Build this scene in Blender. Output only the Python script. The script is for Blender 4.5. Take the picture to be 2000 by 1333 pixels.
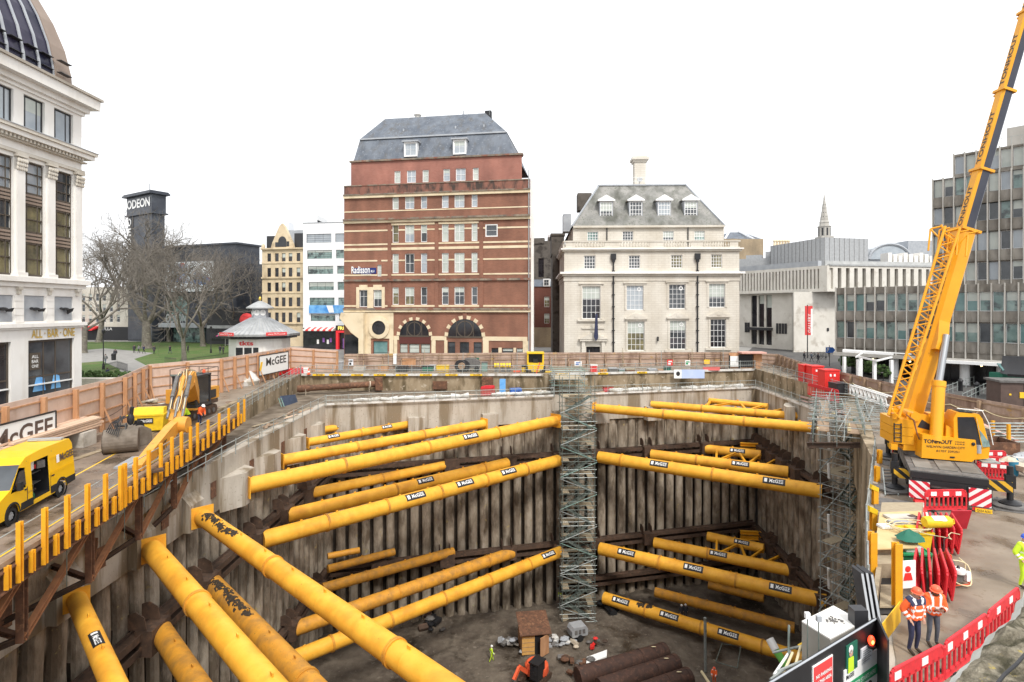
import bpy, math, random
from mathutils import Vector as V, Matrix, noise as mnoise
from mathutils.geometry import tessellate_polygon
for _o in list(bpy.data.objects): bpy.data.objects.remove(_o)
R = math.radians
SC = bpy.context.scene
COL = SC.collection
F, CX, CY, CAMZ = 1100.0, 1000.0, 605.0, 9.2      # photo pixels (2000 x 1333), metres
cam_d = bpy.data.cameras.new('camera'); cam = bpy.data.objects.new('camera', cam_d); COL.objects.link(cam)
cam.location = (0, 0, CAMZ); cam.rotation_euler = (R(90), 0, 0)
cam_d.sensor_width = 36; cam_d.lens = 36*F/2000; cam_d.shift_x = 0; cam_d.shift_y = -(666.5-CY)/2000
cam_d.clip_start = .1; cam_d.clip_end = 3000
SC.camera = cam
SUN_EL, SUN_AZ = 50, 158            # degrees; azimuth clockwise from +Y
w = bpy.data.worlds.new('World'); SC.world = w; w.use_nodes = True
nt = w.node_tree; nt.nodes.clear()
sky = nt.nodes.new('ShaderNodeTexSky'); sky.sky_type = 'NISHITA'; sky.sun_disc = False
sky.sun_elevation = R(SUN_EL); sky.sun_rotation = R(SUN_AZ); sky.dust_density = 4; sky.air_density = 1.5
hs = nt.nodes.new('ShaderNodeHueSaturation'); hs.inputs['Saturation'].default_value = .12
mx = nt.nodes.new('ShaderNodeMix'); mx.data_type = 'RGBA'; mx.inputs[0].default_value = .75
mx.inputs[7].default_value = (9.2, 9.35, 9.6, 1)          # an even cloud deck over the clear sky
bg = nt.nodes.new('ShaderNodeBackground'); bg.inputs[1].default_value = .1
wo = nt.nodes.new('ShaderNodeOutputWorld')
nt.links.new(sky.outputs[0], hs.inputs['Color']); nt.links.new(hs.outputs[0], mx.inputs[6])
nt.links.new(mx.outputs[2], bg.inputs[0]); nt.links.new(bg.outputs[0], wo.inputs[0])
sun_d = bpy.data.lights.new('sun', 'SUN'); sun_d.energy = 1.5; sun_d.angle = R(10); sun_d.color = (1, .96, .9)
sun = bpy.data.objects.new('sun', sun_d); COL.objects.link(sun)
_sd = V((math.sin(R(SUN_AZ))*math.cos(R(SUN_EL)), math.cos(R(SUN_AZ))*math.cos(R(SUN_EL)), math.sin(R(SUN_EL))))
sun.rotation_euler = _sd.to_track_quat('Z', 'Y').to_euler(); sun.location = (0, 0, 120)
SC.view_settings.view_transform = 'Standard'; SC.view_settings.look = 'None'
SC.view_settings.exposure = .85; SC.view_settings.gamma = 1
SC.cycles.max_bounces = 5; SC.cycles.diffuse_bounces = 3; SC.cycles.glossy_bounces = 3; SC.cycles.caustics_reflective = False
def P(px, py, D): return V(((px-CX)*D/F, D, CAMZ-(py-CY)*D/F))
def G(px, py, z=0.0): return P(px, py, (CAMZ-z)*F/(py-CY))
def ZAT(py, D): return CAMZ-(py-CY)*D/F
def XAT(px, D): return (px-CX)*D/F
Zup = V((0, 0, 1))
def perp(d):
    d = d.normalized(); u = Zup if abs(d.z) < .95 else V((1, 0, 0))
    a = d.cross(u).normalized(); return a, a.cross(d).normalized()
class MB:
    def __init__(s): s.v = []; s.f = []; s.m = []; s.k = 0; s.M = None
    def add(s, vs, fs):
        b = len(s.v)
        s.v += [s.M @ V(p) for p in vs] if s.M else [V(p) for p in vs]
        s.f += [tuple(i+b for i in f) for f in fs]; s.m += [s.k]*len(fs); return s
    def box(s, x0, y0, z0, x1, y1, z1):
        x0, x1 = min(x0, x1), max(x0, x1); y0, y1 = min(y0, y1), max(y0, y1); z0, z1 = min(z0, z1), max(z0, z1)
        return s.add([(x0,y0,z0),(x1,y0,z0),(x1,y1,z0),(x0,y1,z0),(x0,y0,z1),(x1,y0,z1),(x1,y1,z1),(x0,y1,z1)],
                     [(0,3,2,1),(4,5,6,7),(0,1,5,4),(1,2,6,5),(2,3,7,6),(3,0,4,7)])
    def cbox(s, c, sx, sy, sz, rz=0):            # base-centred box
        m = Matrix.Translation(V(c)) @ Matrix.Rotation(rz, 4, 'Z')
        vs = [m @ V((x*sx/2, y*sy/2, z*sz)) for z in (0, 1) for x, y in ((-1,-1),(1,-1),(1,1),(-1,1))]
        return s.add(vs, [(0,3,2,1),(4,5,6,7),(0,1,5,4),(1,2,6,5),(2,3,7,6),(3,0,4,7)])
    def bar(s, p, q, w, h, up=None):             # beam of section w x h
        p, q = V(p), V(q); d = (q-p)
        if d.length < 1e-6: return s
        d.normalize()
        if up is None: a, b = perp(d)
        else: a = d.cross(V(up)).normalized(); b = a.cross(d).normalized()
        a = a*w/2; b = b*h/2
        vs = [p-a-b, p+a-b, p+a+b, p-a+b, q-a-b, q+a-b, q+a+b, q-a+b]
        return s.add(vs, [(3,2,1,0),(4,5,6,7),(0,1,5,4),(1,2,6,5),(2,3,7,6),(3,0,4,7)])
    def ibeam(s, p, q, w, h, t=.03, up=None):
        p, q = V(p), V(q); d = (q-p).normalized()
        if up is None: a, b = perp(d)
        else: a = d.cross(V(up)).normalized(); b = a.cross(d).normalized()
        s.bar(p+b*(h/2-t/2), q+b*(h/2-t/2), w, t, b); s.bar(p-b*(h/2-t/2), q-b*(h/2-t/2), w, t, b)
        return s.bar(p, q, t, h-2*t, b)
    def tube(s, p, q, r, n=10, r2=None, cap=True):
        p, q = V(p), V(q); r2 = r if r2 is None else r2
        if (q-p).length < 1e-6: return s
        a, b = perp(q-p); vs = []
        for c, rr in ((p, r), (q, r2)):
            for i in range(n):
                t = 2*math.pi*i/n; vs.append(c+a*(rr*math.cos(t))+b*(rr*math.sin(t)))
        fs = [(i+n, (i+1) % n+n, (i+1) % n, i) for i in range(n)]
        if cap: fs += [tuple(range(n)), tuple(range(2*n-1, n-1, -1))]
        return s.add(vs, fs)
    def path(s, pts, r, n=6):
        for a, b in zip(pts, pts[1:]): s.tube(a, b, r, n)
        return s
    def ext(s, poly, d):                          # extrude a polygon of 3-D points by vector d
        poly = [V(p) for p in poly]; d = V(d); n = len(poly)
        nrm = V((0,0,0))
        for i in range(n): nrm += poly[i].cross(poly[(i+1) % n])
        if nrm.dot(d) > 0: poly = poly[::-1]
        vs = poly+[p+d for p in poly]
        return s.add(vs, [tuple(range(n)), tuple(range(2*n-1, n-1, -1))]+[(i+n, (i+1) % n+n, (i+1) % n, i) for i in range(n)])
    def quad(s, *ps): return s.add(ps, [tuple(range(len(ps)))])
    def lathe(s, prof, n=16, c=(0,0,0), axis=None, cap=True):
        c = V(c); m = Matrix.Identity(3) if axis is None else V((0,0,1)).rotation_difference(V(axis)).to_matrix()
        vs = []
        for r, z in prof:
            for i in range(n):
                t = 2*math.pi*i/n; vs.append(c+m @ V((r*math.cos(t), r*math.sin(t), z)))
        fs = []
        for j in range(len(prof)-1):
            for i in range(n):
                k = (i+1) % n; fs.append((j*n+i, j*n+k, (j+1)*n+k, (j+1)*n+i))
        if cap and prof[0][0] > 1e-4: fs.append(tuple(range(n-1, -1, -1)))
        if cap and prof[-1][0] > 1e-4: fs.append(tuple(range((len(prof)-1)*n, len(prof)*n)))
        return s.add(vs, fs)
    def ball(s, c, rx, ry=None, rz=None, n=10):
        ry = ry or rx; rz = rz or rx; c = V(c); vs = []; m = n//2+1
        for j in range(m+1):
            t = math.pi*j/m
            for i in range(n):
                u = 2*math.pi*i/n; vs.append(c+V((rx*math.sin(t)*math.cos(u), ry*math.sin(t)*math.sin(u), -rz*math.cos(t))))
        return s.add(vs, [(j*n+i, j*n+(i+1) % n, (j+1)*n+(i+1) % n, (j+1)*n+i) for j in range(m) for i in range(n)])
    def wall(s, u0, u1, z0, z1, holes, y=0.0, rev=.3):
        us = sorted({u0, u1, *[h[0] for h in holes], *[h[2] for h in holes]}); us = [u for u in us if u0-1e-6 <= u <= u1+1e-6]
        zs = sorted({z0, z1, *[h[1] for h in holes], *[h[3] for h in holes]}); zs = [z for z in zs if z0-1e-6 <= z <= z1+1e-6]
        for i in range(len(us)-1):
            for j in range(len(zs)-1):
                cu, cz = (us[i]+us[i+1])/2, (zs[j]+zs[j+1])/2
                if any(h[0] < cu < h[2] and h[1] < cz < h[3] for h in holes): continue
                s.quad((us[i],y,zs[j]), (us[i+1],y,zs[j]), (us[i+1],y,zs[j+1]), (us[i],y,zs[j+1]))
        for a, b, c, d in holes:
            y2 = y+rev
            s.quad((a,y,b),(a,y2,b),(c,y2,b),(c,y,b)); s.quad((a,y,d),(c,y,d),(c,y2,d),(a,y2,d))
            s.quad((a,y,b),(a,y,d),(a,y2,d),(a,y2,b)); s.quad((c,y,b),(c,y2,b),(c,y2,d),(c,y,d))
        return s
    def shell(s, u0, u1, z0, z1, d, y=0.0, top=True, sk=0.0):
        v1 = u1-sk
        s.quad((u0,y,z0),(u0,y,z1),(u0,d,z1),(u0,d,z0)); s.quad((u1,y,z0),(v1,d,z0),(v1,d,z1),(u1,y,z1))
        s.quad((u0,d,z0),(u0,d,z1),(v1,d,z1),(v1,d,z0))
        if top: s.quad((u0,y,z1),(u1,y,z1),(v1,d,z1),(u0,d,z1))
        return s
    def text(s, body, o, xd, yd, w=None, h=None, bold=0.0, wrap=None):
        vs, fs, W, H = text_geo(body, bold)
        sy = (h/H) if h else w/W; sx = (w/W) if w else sy
        o, xd, yd = V(o), V(xd).normalized(), V(yd).normalized()
        if wrap: return s.add([wrap((x-W/2)*sx, (y-H/2)*sy) for x, y in vs], fs)
        return s.add([o+xd*(x*sx)+yd*(y*sy) for x, y in vs], fs)
    def build(s, name, mats, parent=None, world=False, ang=35, **tags):
        me = bpy.data.meshes.new(name)
        if not isinstance(mats, (list, tuple)): mats = [mats]
        off = V((0,0,0))
        if parent is None and s.v:
            lo = [min(p[i] for p in s.v) for i in range(3)]; hi = [max(p[i] for p in s.v) for i in range(3)]
            off = V(((lo[0]+hi[0])/2, (lo[1]+hi[1])/2, lo[2]))
        me.from_pydata([tuple(p-off) for p in s.v], [], s.f)
        for m in mats: me.materials.append(m)
        if len(mats) > 1: me.polygons.foreach_set('material_index', s.m)
        me.polygons.foreach_set('use_smooth', [True]*len(s.f))
        me.set_sharp_from_angle(angle=R(ang)); me.update()
        o = bpy.data.objects.new(name, me); COL.objects.link(o); o.location = off
        if parent is not None: put(o, parent, world)
        return tag(o, **tags) if tags else o
def put(o, parent, world=False):
    o.parent = parent
    if world and parent.parent is None: o.matrix_parent_inverse = parent.matrix_basis.inverted()
_TG = {}
def text_geo(body, bold=0.0):
    k = (body, bold)
    if k not in _TG:
        c = bpy.data.curves.new('lettering', 'FONT'); c.body = body; c.offset = bold; c.resolution_u = 3; c.space_line = .95
        o = bpy.data.objects.new('lettering', c); COL.objects.link(o); bpy.context.view_layer.update()
        me = o.to_mesh(); vs = [(v.co.x, v.co.y) for v in me.vertices]; fs = [tuple(p.vertices) for p in me.polygons]
        ff = []
        for f in fs:
            A = sum(vs[f[i]][0]*vs[f[(i+1) % len(f)]][1]-vs[f[(i+1) % len(f)]][0]*vs[f[i]][1] for i in range(len(f)))
            ff.append(f if A > 0 else f[::-1])
        o.to_mesh_clear(); bpy.data.objects.remove(o); bpy.data.curves.remove(c)
        x0 = min(v[0] for v in vs); y0 = min(v[1] for v in vs)
        vs = [(x-x0, y-y0) for x, y in vs]
        _TG[k] = (vs, ff, max(v[0] for v in vs), max(v[1] for v in vs))
    return _TG[k]
def tag(o, label=None, cat=None, group=None, kind=None):
    if label: o['label'] = label
    if cat: o['category'] = cat
    if group: o['group'] = group
    if kind: o['kind'] = kind
    return o
def thing(name, label, cat, loc=(0,0,0), rz=0.0, group=None):
    o = bpy.data.objects.new(name, None); COL.objects.link(o); o.empty_display_size = .3
    o.location = loc; o.rotation_euler = (0, 0, rz); return tag(o, label, cat, group)
def dup(root, loc, rz=None, label=None):
    r = root.copy(); COL.objects.link(r); r.location = loc
    if rz is not None: r.rotation_euler = (0, 0, rz)
    if label: r['label'] = label
    kids = {}
    def rec(a, b):
        for ch in a.children:
            c = ch.copy(); COL.objects.link(c); c.parent = b; rec(ch, c)
    rec(root, r); return r
def mat(name, c, c2=None, ns=3.0, sc=(1,1,1), rough=.75, metal=0.0, bump=0.0, lo=.35, hi=.65, c3=None, ns3=1.0, sc3=(1,1,1), t3=.58, w3=.06, spec=.4, bd=.02, c4=None, ns4=12.0, t4=.62, wet=None):
    m = bpy.data.materials.new(name); m.use_nodes = True; n = m.node_tree.nodes; l = m.node_tree.links
    b = n['Principled BSDF']; b.inputs['Roughness'].default_value = rough; b.inputs['Metallic'].default_value = metal
    b.inputs['Specular IOR Level'].default_value = spec; b.inputs['Base Color'].default_value = (*c, 1)
    if c2 is None: return m
    tc = n.new('ShaderNodeTexCoord')
    def noi(scale, sv, det=6):
        mp = n.new('ShaderNodeMapping'); mp.inputs['Scale'].default_value = sv; l.new(tc.outputs['Object'], mp.inputs[0])
        t = n.new('ShaderNodeTexNoise'); t.inputs['Scale'].default_value = scale; t.inputs['Detail'].default_value = det; t.inputs['Roughness'].default_value = .6
        l.new(mp.outputs[0], t.inputs['Vector']); return t.outputs['Fac']
    def ramp(fac, a, z, ca, cz):
        r = n.new('ShaderNodeValToRGB'); r.color_ramp.elements[0].position = a; r.color_ramp.elements[1].position = z
        r.color_ramp.elements[0].color = (*ca, 1); r.color_ramp.elements[1].color = (*cz, 1); l.new(fac, r.inputs[0]); return r.outputs[0]
    f1 = noi(ns, sc); out = ramp(f1, lo, hi, c, c2)
    for cc, nsx, sx, tx, wx in ((c3, ns3, sc3, t3, w3), (c4, ns4, (1,1,1), t4, .03)):
        if cc is None: continue
        f = ramp(noi(nsx, sx), tx-wx, tx+wx, (0,0,0), (1,1,1))
        x = n.new('ShaderNodeMix'); x.data_type = 'RGBA'; l.new(f, x.inputs[0]); l.new(out, x.inputs[6]); x.inputs[7].default_value = (*cc, 1); out = x.outputs[2]
        if wet is not None and cc is c3:
            q = n.new('ShaderNodeMapRange'); l.new(f, q.inputs[0]); q.inputs[3].default_value = rough; q.inputs[4].default_value = wet; l.new(q.outputs[0], b.inputs['Roughness'])
    l.new(out, b.inputs['Base Color'])
    if bump:
        bp = n.new('ShaderNodeBump'); bp.inputs['Strength'].default_value = bump; bp.inputs['Distance'].default_value = bd
        l.new(noi(ns*3, sc, 8), bp.inputs['Height']); l.new(bp.outputs[0], b.inputs['Normal'])
    return m
def brick_mat(name, c1, c2, mortar, s=1.0, dk=(.62,.6,.6), lt=(1.12,1.05,1)):
    m = bpy.data.materials.new(name); m.use_nodes = True; n = m.node_tree.nodes; l = m.node_tree.links
    b = n['Principled BSDF']; b.inputs['Roughness'].default_value = .85; b.inputs['Specular IOR Level'].default_value = .25
    tc = n.new('ShaderNodeTexCoord'); sp = n.new('ShaderNodeSeparateXYZ'); cb = n.new('ShaderNodeCombineXYZ'); ad = n.new('ShaderNodeMath'); ad.operation = 'ADD'
    l.new(tc.outputs['Object'], sp.inputs[0]); l.new(sp.outputs[0], ad.inputs[0]); l.new(sp.outputs[1], ad.inputs[1]); l.new(ad.outputs[0], cb.inputs[0]); l.new(sp.outputs[2], cb.inputs[1])
    t = n.new('ShaderNodeTexBrick'); t.inputs['Scale'].default_value = s; t.inputs['Color1'].default_value = (*c1,1); t.inputs['Color2'].default_value = (*c2,1); t.inputs['Mortar'].default_value = (*mortar,1)
    t.inputs['Mortar Size'].default_value = .02; t.inputs['Brick Width'].default_value = .45; t.inputs['Row Height'].default_value = .15; l.new(cb.outputs[0], t.inputs['Vector'])
    ns = n.new('ShaderNodeTexNoise'); ns.inputs['Scale'].default_value = .35; ns.inputs['Detail'].default_value = 8; mp = n.new('ShaderNodeMapping'); mp.inputs['Scale'].default_value = (1,1,.45)
    l.new(tc.outputs['Object'], mp.inputs[0]); l.new(mp.outputs[0], ns.inputs['Vector'])
    r = n.new('ShaderNodeValToRGB'); r.color_ramp.elements[0].position = .3; r.color_ramp.elements[1].position = .7; r.color_ramp.elements[0].color = (*dk,1); r.color_ramp.elements[1].color = (*lt,1)
    l.new(ns.outputs['Fac'], r.inputs[0]); x = n.new('ShaderNodeMix'); x.data_type = 'RGBA'; x.blend_type = 'MULTIPLY'; x.inputs[0].default_value = 1
    l.new(t.outputs[0], x.inputs[6]); l.new(r.outputs[0], x.inputs[7]); l.new(x.outputs[2], b.inputs['Base Color']); return m
def emis(name, c, s=1.0):
    m = bpy.data.materials.new(name); m.use_nodes = True; b = m.node_tree.nodes['Principled BSDF']
    b.inputs['Base Color'].default_value = (*c, 1); b.inputs['Emission Color'].default_value = (*c, 1); b.inputs['Emission Strength'].default_value = s; return m
def stripes(name, c1, c2, scale, d=(1,0,1)):
    m = bpy.data.materials.new(name); m.use_nodes = True; n = m.node_tree.nodes; l = m.node_tree.links; b = n['Principled BSDF']; b.inputs['Roughness'].default_value = .45
    tc = n.new('ShaderNodeTexCoord'); dt = n.new('ShaderNodeVectorMath'); dt.operation = 'DOT_PRODUCT'; dt.inputs[1].default_value = d; l.new(tc.outputs['Object'], dt.inputs[0])
    mu = n.new('ShaderNodeMath'); mu.operation = 'MULTIPLY'; mu.inputs[1].default_value = scale; fr = n.new('ShaderNodeMath'); fr.operation = 'FRACT'; gt = n.new('ShaderNodeMath'); gt.operation = 'GREATER_THAN'; gt.inputs[1].default_value = .5
    l.new(dt.outputs['Value'], mu.inputs[0]); l.new(mu.outputs[0], fr.inputs[0]); l.new(fr.outputs[0], gt.inputs[0])
    x = n.new('ShaderNodeMix'); x.data_type = 'RGBA'; x.inputs[6].default_value = (*c1,1); x.inputs[7].default_value = (*c2,1); l.new(gt.outputs[0], x.inputs[0]); l.new(x.outputs[2], b.inputs['Base Color']); return m
M = dict(
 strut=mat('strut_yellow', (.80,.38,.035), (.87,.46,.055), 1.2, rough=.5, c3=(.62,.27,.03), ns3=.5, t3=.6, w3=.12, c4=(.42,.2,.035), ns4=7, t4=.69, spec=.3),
 casing=mat('casing_steel', (.085,.043,.03), (.05,.03,.024), 2, rough=.8, c3=(.12,.06,.04), ns3=2.5, t3=.6), digger=mat('digger_orange', (.70,.33,.05), (.62,.28,.04), 1.5, rough=.45, c4=(.3,.15,.05), ns4=5, t4=.66),
 soot=mat('dark_alley_stone', (.10,.088,.075), (.17,.15,.13), .5, rough=.95, c3=(.06,.052,.045), ns3=.5, t3=.55),  # dark tone for the stone in and beside the alley
 strut_dirty_shade=mat('strut_muddy_shade', (.60,.27,.03), (.70,.33,.035), 1.5, rough=.6, c3=(.40,.20,.045), ns3=1.1, t3=.56, w3=.12, c4=(.26,.14,.04), ns4=6, t4=.67),  # for muddy struts, and for collars with their shadow lines painted in
 grime=mat('black_grime', (.02,.016,.012), (.07,.05,.03), 9, rough=.9, bump=.5),
 post=mat('post_yellow', (.82,.40,.02), (.74,.33,.02), 2, rough=.5, c4=(.3,.15,.03), ns4=14, t4=.68),
 crane=mat('crane_yellow', (.82,.38,.015), (.76,.33,.012), .8, rough=.35, c4=(.5,.22,.02), ns4=6, t4=.7),
 van=mat('van_yellow', (.86,.50,.01), rough=.25), yellow=mat('yellow_plastic', (.82,.55,.02), (.7,.45,.02), 4, rough=.5),
 concrete=mat('cap_concrete', (.40,.35,.285), (.52,.47,.40), .8, sc=(1,1,.35), rough=.9, bump=.25, c3=(.23,.18,.12), ns3=.55, sc3=(1,1,.09), t3=.54, w3=.05, c4=(.3,.25,.2), ns4=5, t4=.64),
 concrete_pale=mat('pale_concrete', (.56,.52,.46), (.45,.41,.35), 1.5, rough=.9, c3=(.3,.26,.2), ns3=1.2, t3=.62),
 retain=mat('retaining_concrete', (.235,.175,.105), (.37,.295,.20), .7, sc=(1,1,.5), rough=.9, c3=(.12,.09,.05), ns3=.6, sc3=(1,1,.3), t3=.55, w3=.06, c4=(.44,.37,.28), ns4=1.5, t4=.63),
 pile=mat('pile_concrete', (.235,.19,.14), (.42,.36,.285), 1.0, sc=(1,1,.5), rough=.95, bump=1, bd=.1, c3=(.13,.10,.07), ns3=.8, sc3=(1,1,.35), t3=.54, w3=.08, c4=(.36,.29,.13), ns4=1.4, t4=.67),
 sooty_brick=mat('sooty_brick', (.27,.12,.085), (.20,.095,.07), .8, rough=.9, c3=(.06,.045,.038), ns3=.9, sc3=(1,1,.35), t3=.53, w3=.08),
 pile_gap=mat('pile_gap_clay_shade', (.04,.03,.021), (.07,.053,.038), 2, rough=1),  # dark soil, with the shade deep between piles put into the colour
 ledge=mat('ledge_mud', (.13,.10,.07), (.24,.195,.145), .6, rough=.9, c3=(.10,.075,.05), ns3=.5, t3=.55, w3=.08),
 soil=mat('pit_clay', (.085,.066,.05), (.175,.145,.11), .45, rough=.95, bump=1, bd=.2, c3=(.045,.035,.026), ns3=.22, t3=.55, w3=.06, c4=(.19,.16,.125), ns4=2.2, t4=.64, wet=.3),
 rust=mat('rusty_steel', (.17,.08,.045), (.09,.048,.03), 2.5, rough=.85, c3=(.24,.12,.065), ns3=3, t3=.6),
 rust_light=mat('orange_rust', (.32,.14,.06), (.22,.095,.045), 2.5, rough=.85),
 dark_steel=mat('dark_wet_steel', (.055,.036,.026), (.10,.06,.04), 2, rough=.7, c3=(.14,.08,.05), ns3=2.2, t3=.62),
 galv=mat('galvanised', (.28,.31,.30), (.41,.44,.42), 3, rough=.45, metal=.3),
 galv_dark=mat('dull_scaffold', (.11,.135,.12), (.19,.22,.195), 3, rough=.55, metal=.3),
 teal=mat('scaffold_green', (.17,.28,.24), (.26,.37,.33), 3, rough=.55, metal=.2),
 board=mat('scaffold_board', (.30,.24,.16), (.42,.35,.24), 5, sc=(1,6,1), rough=.9),
 ply=mat('hoarding_ply', (.56,.40,.31), (.66,.50,.41), .7, rough=.85, c3=(.47,.31,.22), ns3=.6, sc3=(1,1,.3), t3=.6, w3=.1),
 ply_old=mat('old_ply', (.36,.25,.19), (.48,.36,.285), .6, rough=.9, c3=(.2,.125,.09), ns3=.7, sc3=(1,1,.3), t3=.58, w3=.1, c4=(.45,.28,.1), ns4=.5, t4=.66),
 timber=mat('timber', (.42,.21,.10), (.55,.31,.17), 3, sc=(1,1,.2), rough=.85), timber_old=mat('weathered_timber', (.27,.18,.115), (.38,.27,.18), 3, rough=.9),
 asphalt=mat('asphalt', (.075,.073,.07), (.12,.115,.11), .5, rough=.85, c4=(.05,.05,.05), ns4=6, t4=.62),
 paving=mat('paving_slabs', (.25,.24,.225), (.33,.32,.30), .8, rough=.85),
 mud=mat('muddy_concrete', (.185,.145,.106), (.28,.23,.175), .5, rough=.7, c3=(.16,.12,.085), ns3=.4, t3=.55, w3=.05, c4=(.21,.16,.11), ns4=4, t4=.6, wet=.14, bump=.4),
 deck=mat('deck_plates', (.17,.12,.085), (.25,.19,.14), .5, rough=.65, c3=(.10,.075,.055), ns3=.45, t3=.54, w3=.05, c4=(.13,.09,.06), ns4=4, t4=.6, wet=.15),
 grass=mat('lawn', (.065,.125,.022), (.105,.175,.04), .35, rough=.95, bump=.6, c3=(.15,.145,.06), ns3=.22, t3=.58, w3=.12, c4=(.05,.10,.02), ns4=5, t4=.55),
 hedge=mat('hedge_leaves', (.03,.065,.015), (.07,.12,.03), 6, rough=.9, bump=1, bd=.1),
 bark=mat('plane_bark', (.13,.115,.095), (.22,.20,.165), 2, rough=.95, c3=(.3,.28,.22), ns3=1.6, t3=.62), twig=mat('twigs', (.135,.118,.10), (.20,.18,.155), 1, rough=.95),
 stone=brick_mat('portland_stone', (.70,.665,.60), (.66,.625,.56), (.61,.57,.51), .38, (.80,.77,.72), (1.04,1.04,1.03)),
 stone_white=mat('white_stone', (.80,.775,.73), (.86,.84,.80), .35, rough=.85, c3=(.71,.675,.615), ns3=.6, sc3=(1,1,.25), t3=.6, w3=.1),
 stone_side=mat('darker_stone', (.33,.29,.24), (.48,.44,.38), .4, rough=.9), buff=mat('buff_stone', (.66,.54,.36), (.74,.63,.45), .4, rough=.85, c3=(.5,.4,.26), ns3=.6, t3=.62, w3=.1),  # stone_side is a darker stone for side walls, cap and stack
 beige=mat('beige_terracotta', (.58,.46,.30), (.68,.56,.39), .4, rough=.85, c3=(.42,.33,.22), ns3=.5, t3=.6, w3=.1),
 brick=brick_mat('red_brick', (.31,.14,.094), (.255,.113,.076), (.27,.175,.13)), brick2=brick_mat('pink_red_brick', (.36,.155,.125), (.31,.125,.10), (.38,.23,.18)), brick3=brick_mat('dull_red_brick', (.20,.07,.05), (.16,.055,.04), (.2,.12,.1)), brick_y=brick_mat('yellow_stock_brick', (.42,.34,.22), (.36,.28,.18), (.4,.35,.27)),
 sooty=mat('sooty_cornice', (.13,.115,.095), (.30,.24,.18), .8, sc=(1,1,.4), rough=.9, c3=(.22,.1,.07), ns3=.9, t3=.55),
 slate=mat('slate', (.085,.10,.125), (.155,.175,.205), .5, sc=(1,1,.7), rough=.6, c3=(.10,.10,.10), ns3=.9, sc3=(1,1,.3), t3=.6, w3=.1, c4=(.2,.22,.25), ns4=3, t4=.62),
 slate_moss=mat('mossy_slate', (.185,.185,.172), (.30,.29,.27), .45, rough=.8, c3=(.095,.095,.08), ns3=.4, sc3=(1,1,.4), t3=.56, w3=.1, c4=(.14,.15,.12), ns4=3, t4=.6),
 lead=mat('lead_grey', (.33,.35,.38), (.42,.44,.46), .8, rough=.6), lead_roof=mat('lead_roof', (.33,.34,.34), (.45,.46,.46), .7, rough=.55),
 white=mat('white_paint', (.82,.82,.81), rough=.5), white_r=mat('white_render', (.80,.82,.83), (.85,.86,.87), .3, rough=.8),
 sheet=mat('white_sheeting', (.58,.57,.54), (.72,.71,.68), 2, rough=.6, c3=(.36,.32,.26), ns3=1.0, t3=.56), pale=mat('pale_panel', (.80,.83,.87), (.85,.87,.9), .2, rough=.7),
 black_stone=mat('black_granite', (.028,.033,.045), (.05,.056,.07), .5, rough=.35, c3=(.07,.08,.095), ns3=.4, t3=.6, w3=.1), black=mat('black_metal', (.02,.02,.022), rough=.45), rubber=mat('rubber', (.018,.018,.018), rough=.85), blackboard=mat('black_ply', (.014,.014,.016), (.022,.022,.024), 3, rough=.5),
 glass=mat('dark_glass', (.03,.035,.04), (.09,.10,.11), .35, rough=.08, spec=.7), glass_b=mat('blind_glass', (.42,.46,.42), (.55,.58,.53), .5, rough=.2, spec=.6), glass_g=mat('green_office_glass', (.12,.21,.195), (.30,.40,.37), .45, rough=.1, spec=.7, c3=(.04,.055,.055), ns3=.7, t3=.55, w3=.06), glass_sky=mat('sky_glass', (.30,.34,.38), (.42,.46,.49), .3, rough=.08, spec=.8), glass_k=mat('black_glass', (.012,.013,.016), (.035,.035,.04), .5, rough=.08, spec=.6), glass_w=mat('warm_glass', (.09,.085,.06), (.25,.22,.12), .6, rough=.1, spec=.6), glass_teal=mat('teal_glass', (.10,.21,.21), (.20,.33,.32), .4, rough=.15, spec=.6), glass_dome=mat('dome_glass', (.014,.016,.035), (.05,.045,.075), .35, rough=.25, spec=.15),
 bronze=mat('bronze_frame', (.075,.058,.045), (.10,.08,.06), 1, rough=.5), bronze_lt=mat('bronze_cladding', (.24,.18,.14), (.28,.215,.17), .6, rough=.5), frame_d=mat('dark_frame', (.03,.03,.033), rough=.4),
 conc_win=mat('stained_shade_concrete', (.165,.15,.13), (.26,.24,.21), .6, sc=(1,1,.4), rough=.9, c3=(.14,.125,.105), ns3=.9, sc3=(1,1,.2), t3=.54, w3=.08), conc_fin=mat('light_concrete', (.38,.36,.325), (.48,.46,.42), .7, sc=(1,1,.3), rough=.9), conc_white=mat('fin_concrete', (.60,.57,.51), (.70,.67,.61), .4, rough=.9, c3=(.5,.46,.4), ns3=.5, t3=.62),  # conc_win is stained concrete; its dark tone also paints shade in slots
 red=mat('red_plastic', (.70,.025,.03), (.6,.02,.025), 3, rough=.45), red_b=mat('barrier_red', (.68,.03,.04), (.55,.025,.035), 4, rough=.5, c4=(.4,.05,.04), ns4=8, t4=.66), red_pale=mat('faded_red', (.72,.17,.16), rough=.55), redc=mat('red_container', (.72,.035,.03), rough=.45), refl=mat('reflective_white', (.85,.85,.83), rough=.4), ban_red=mat('banner_red', (.70,.06,.06), rough=.6),
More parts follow.
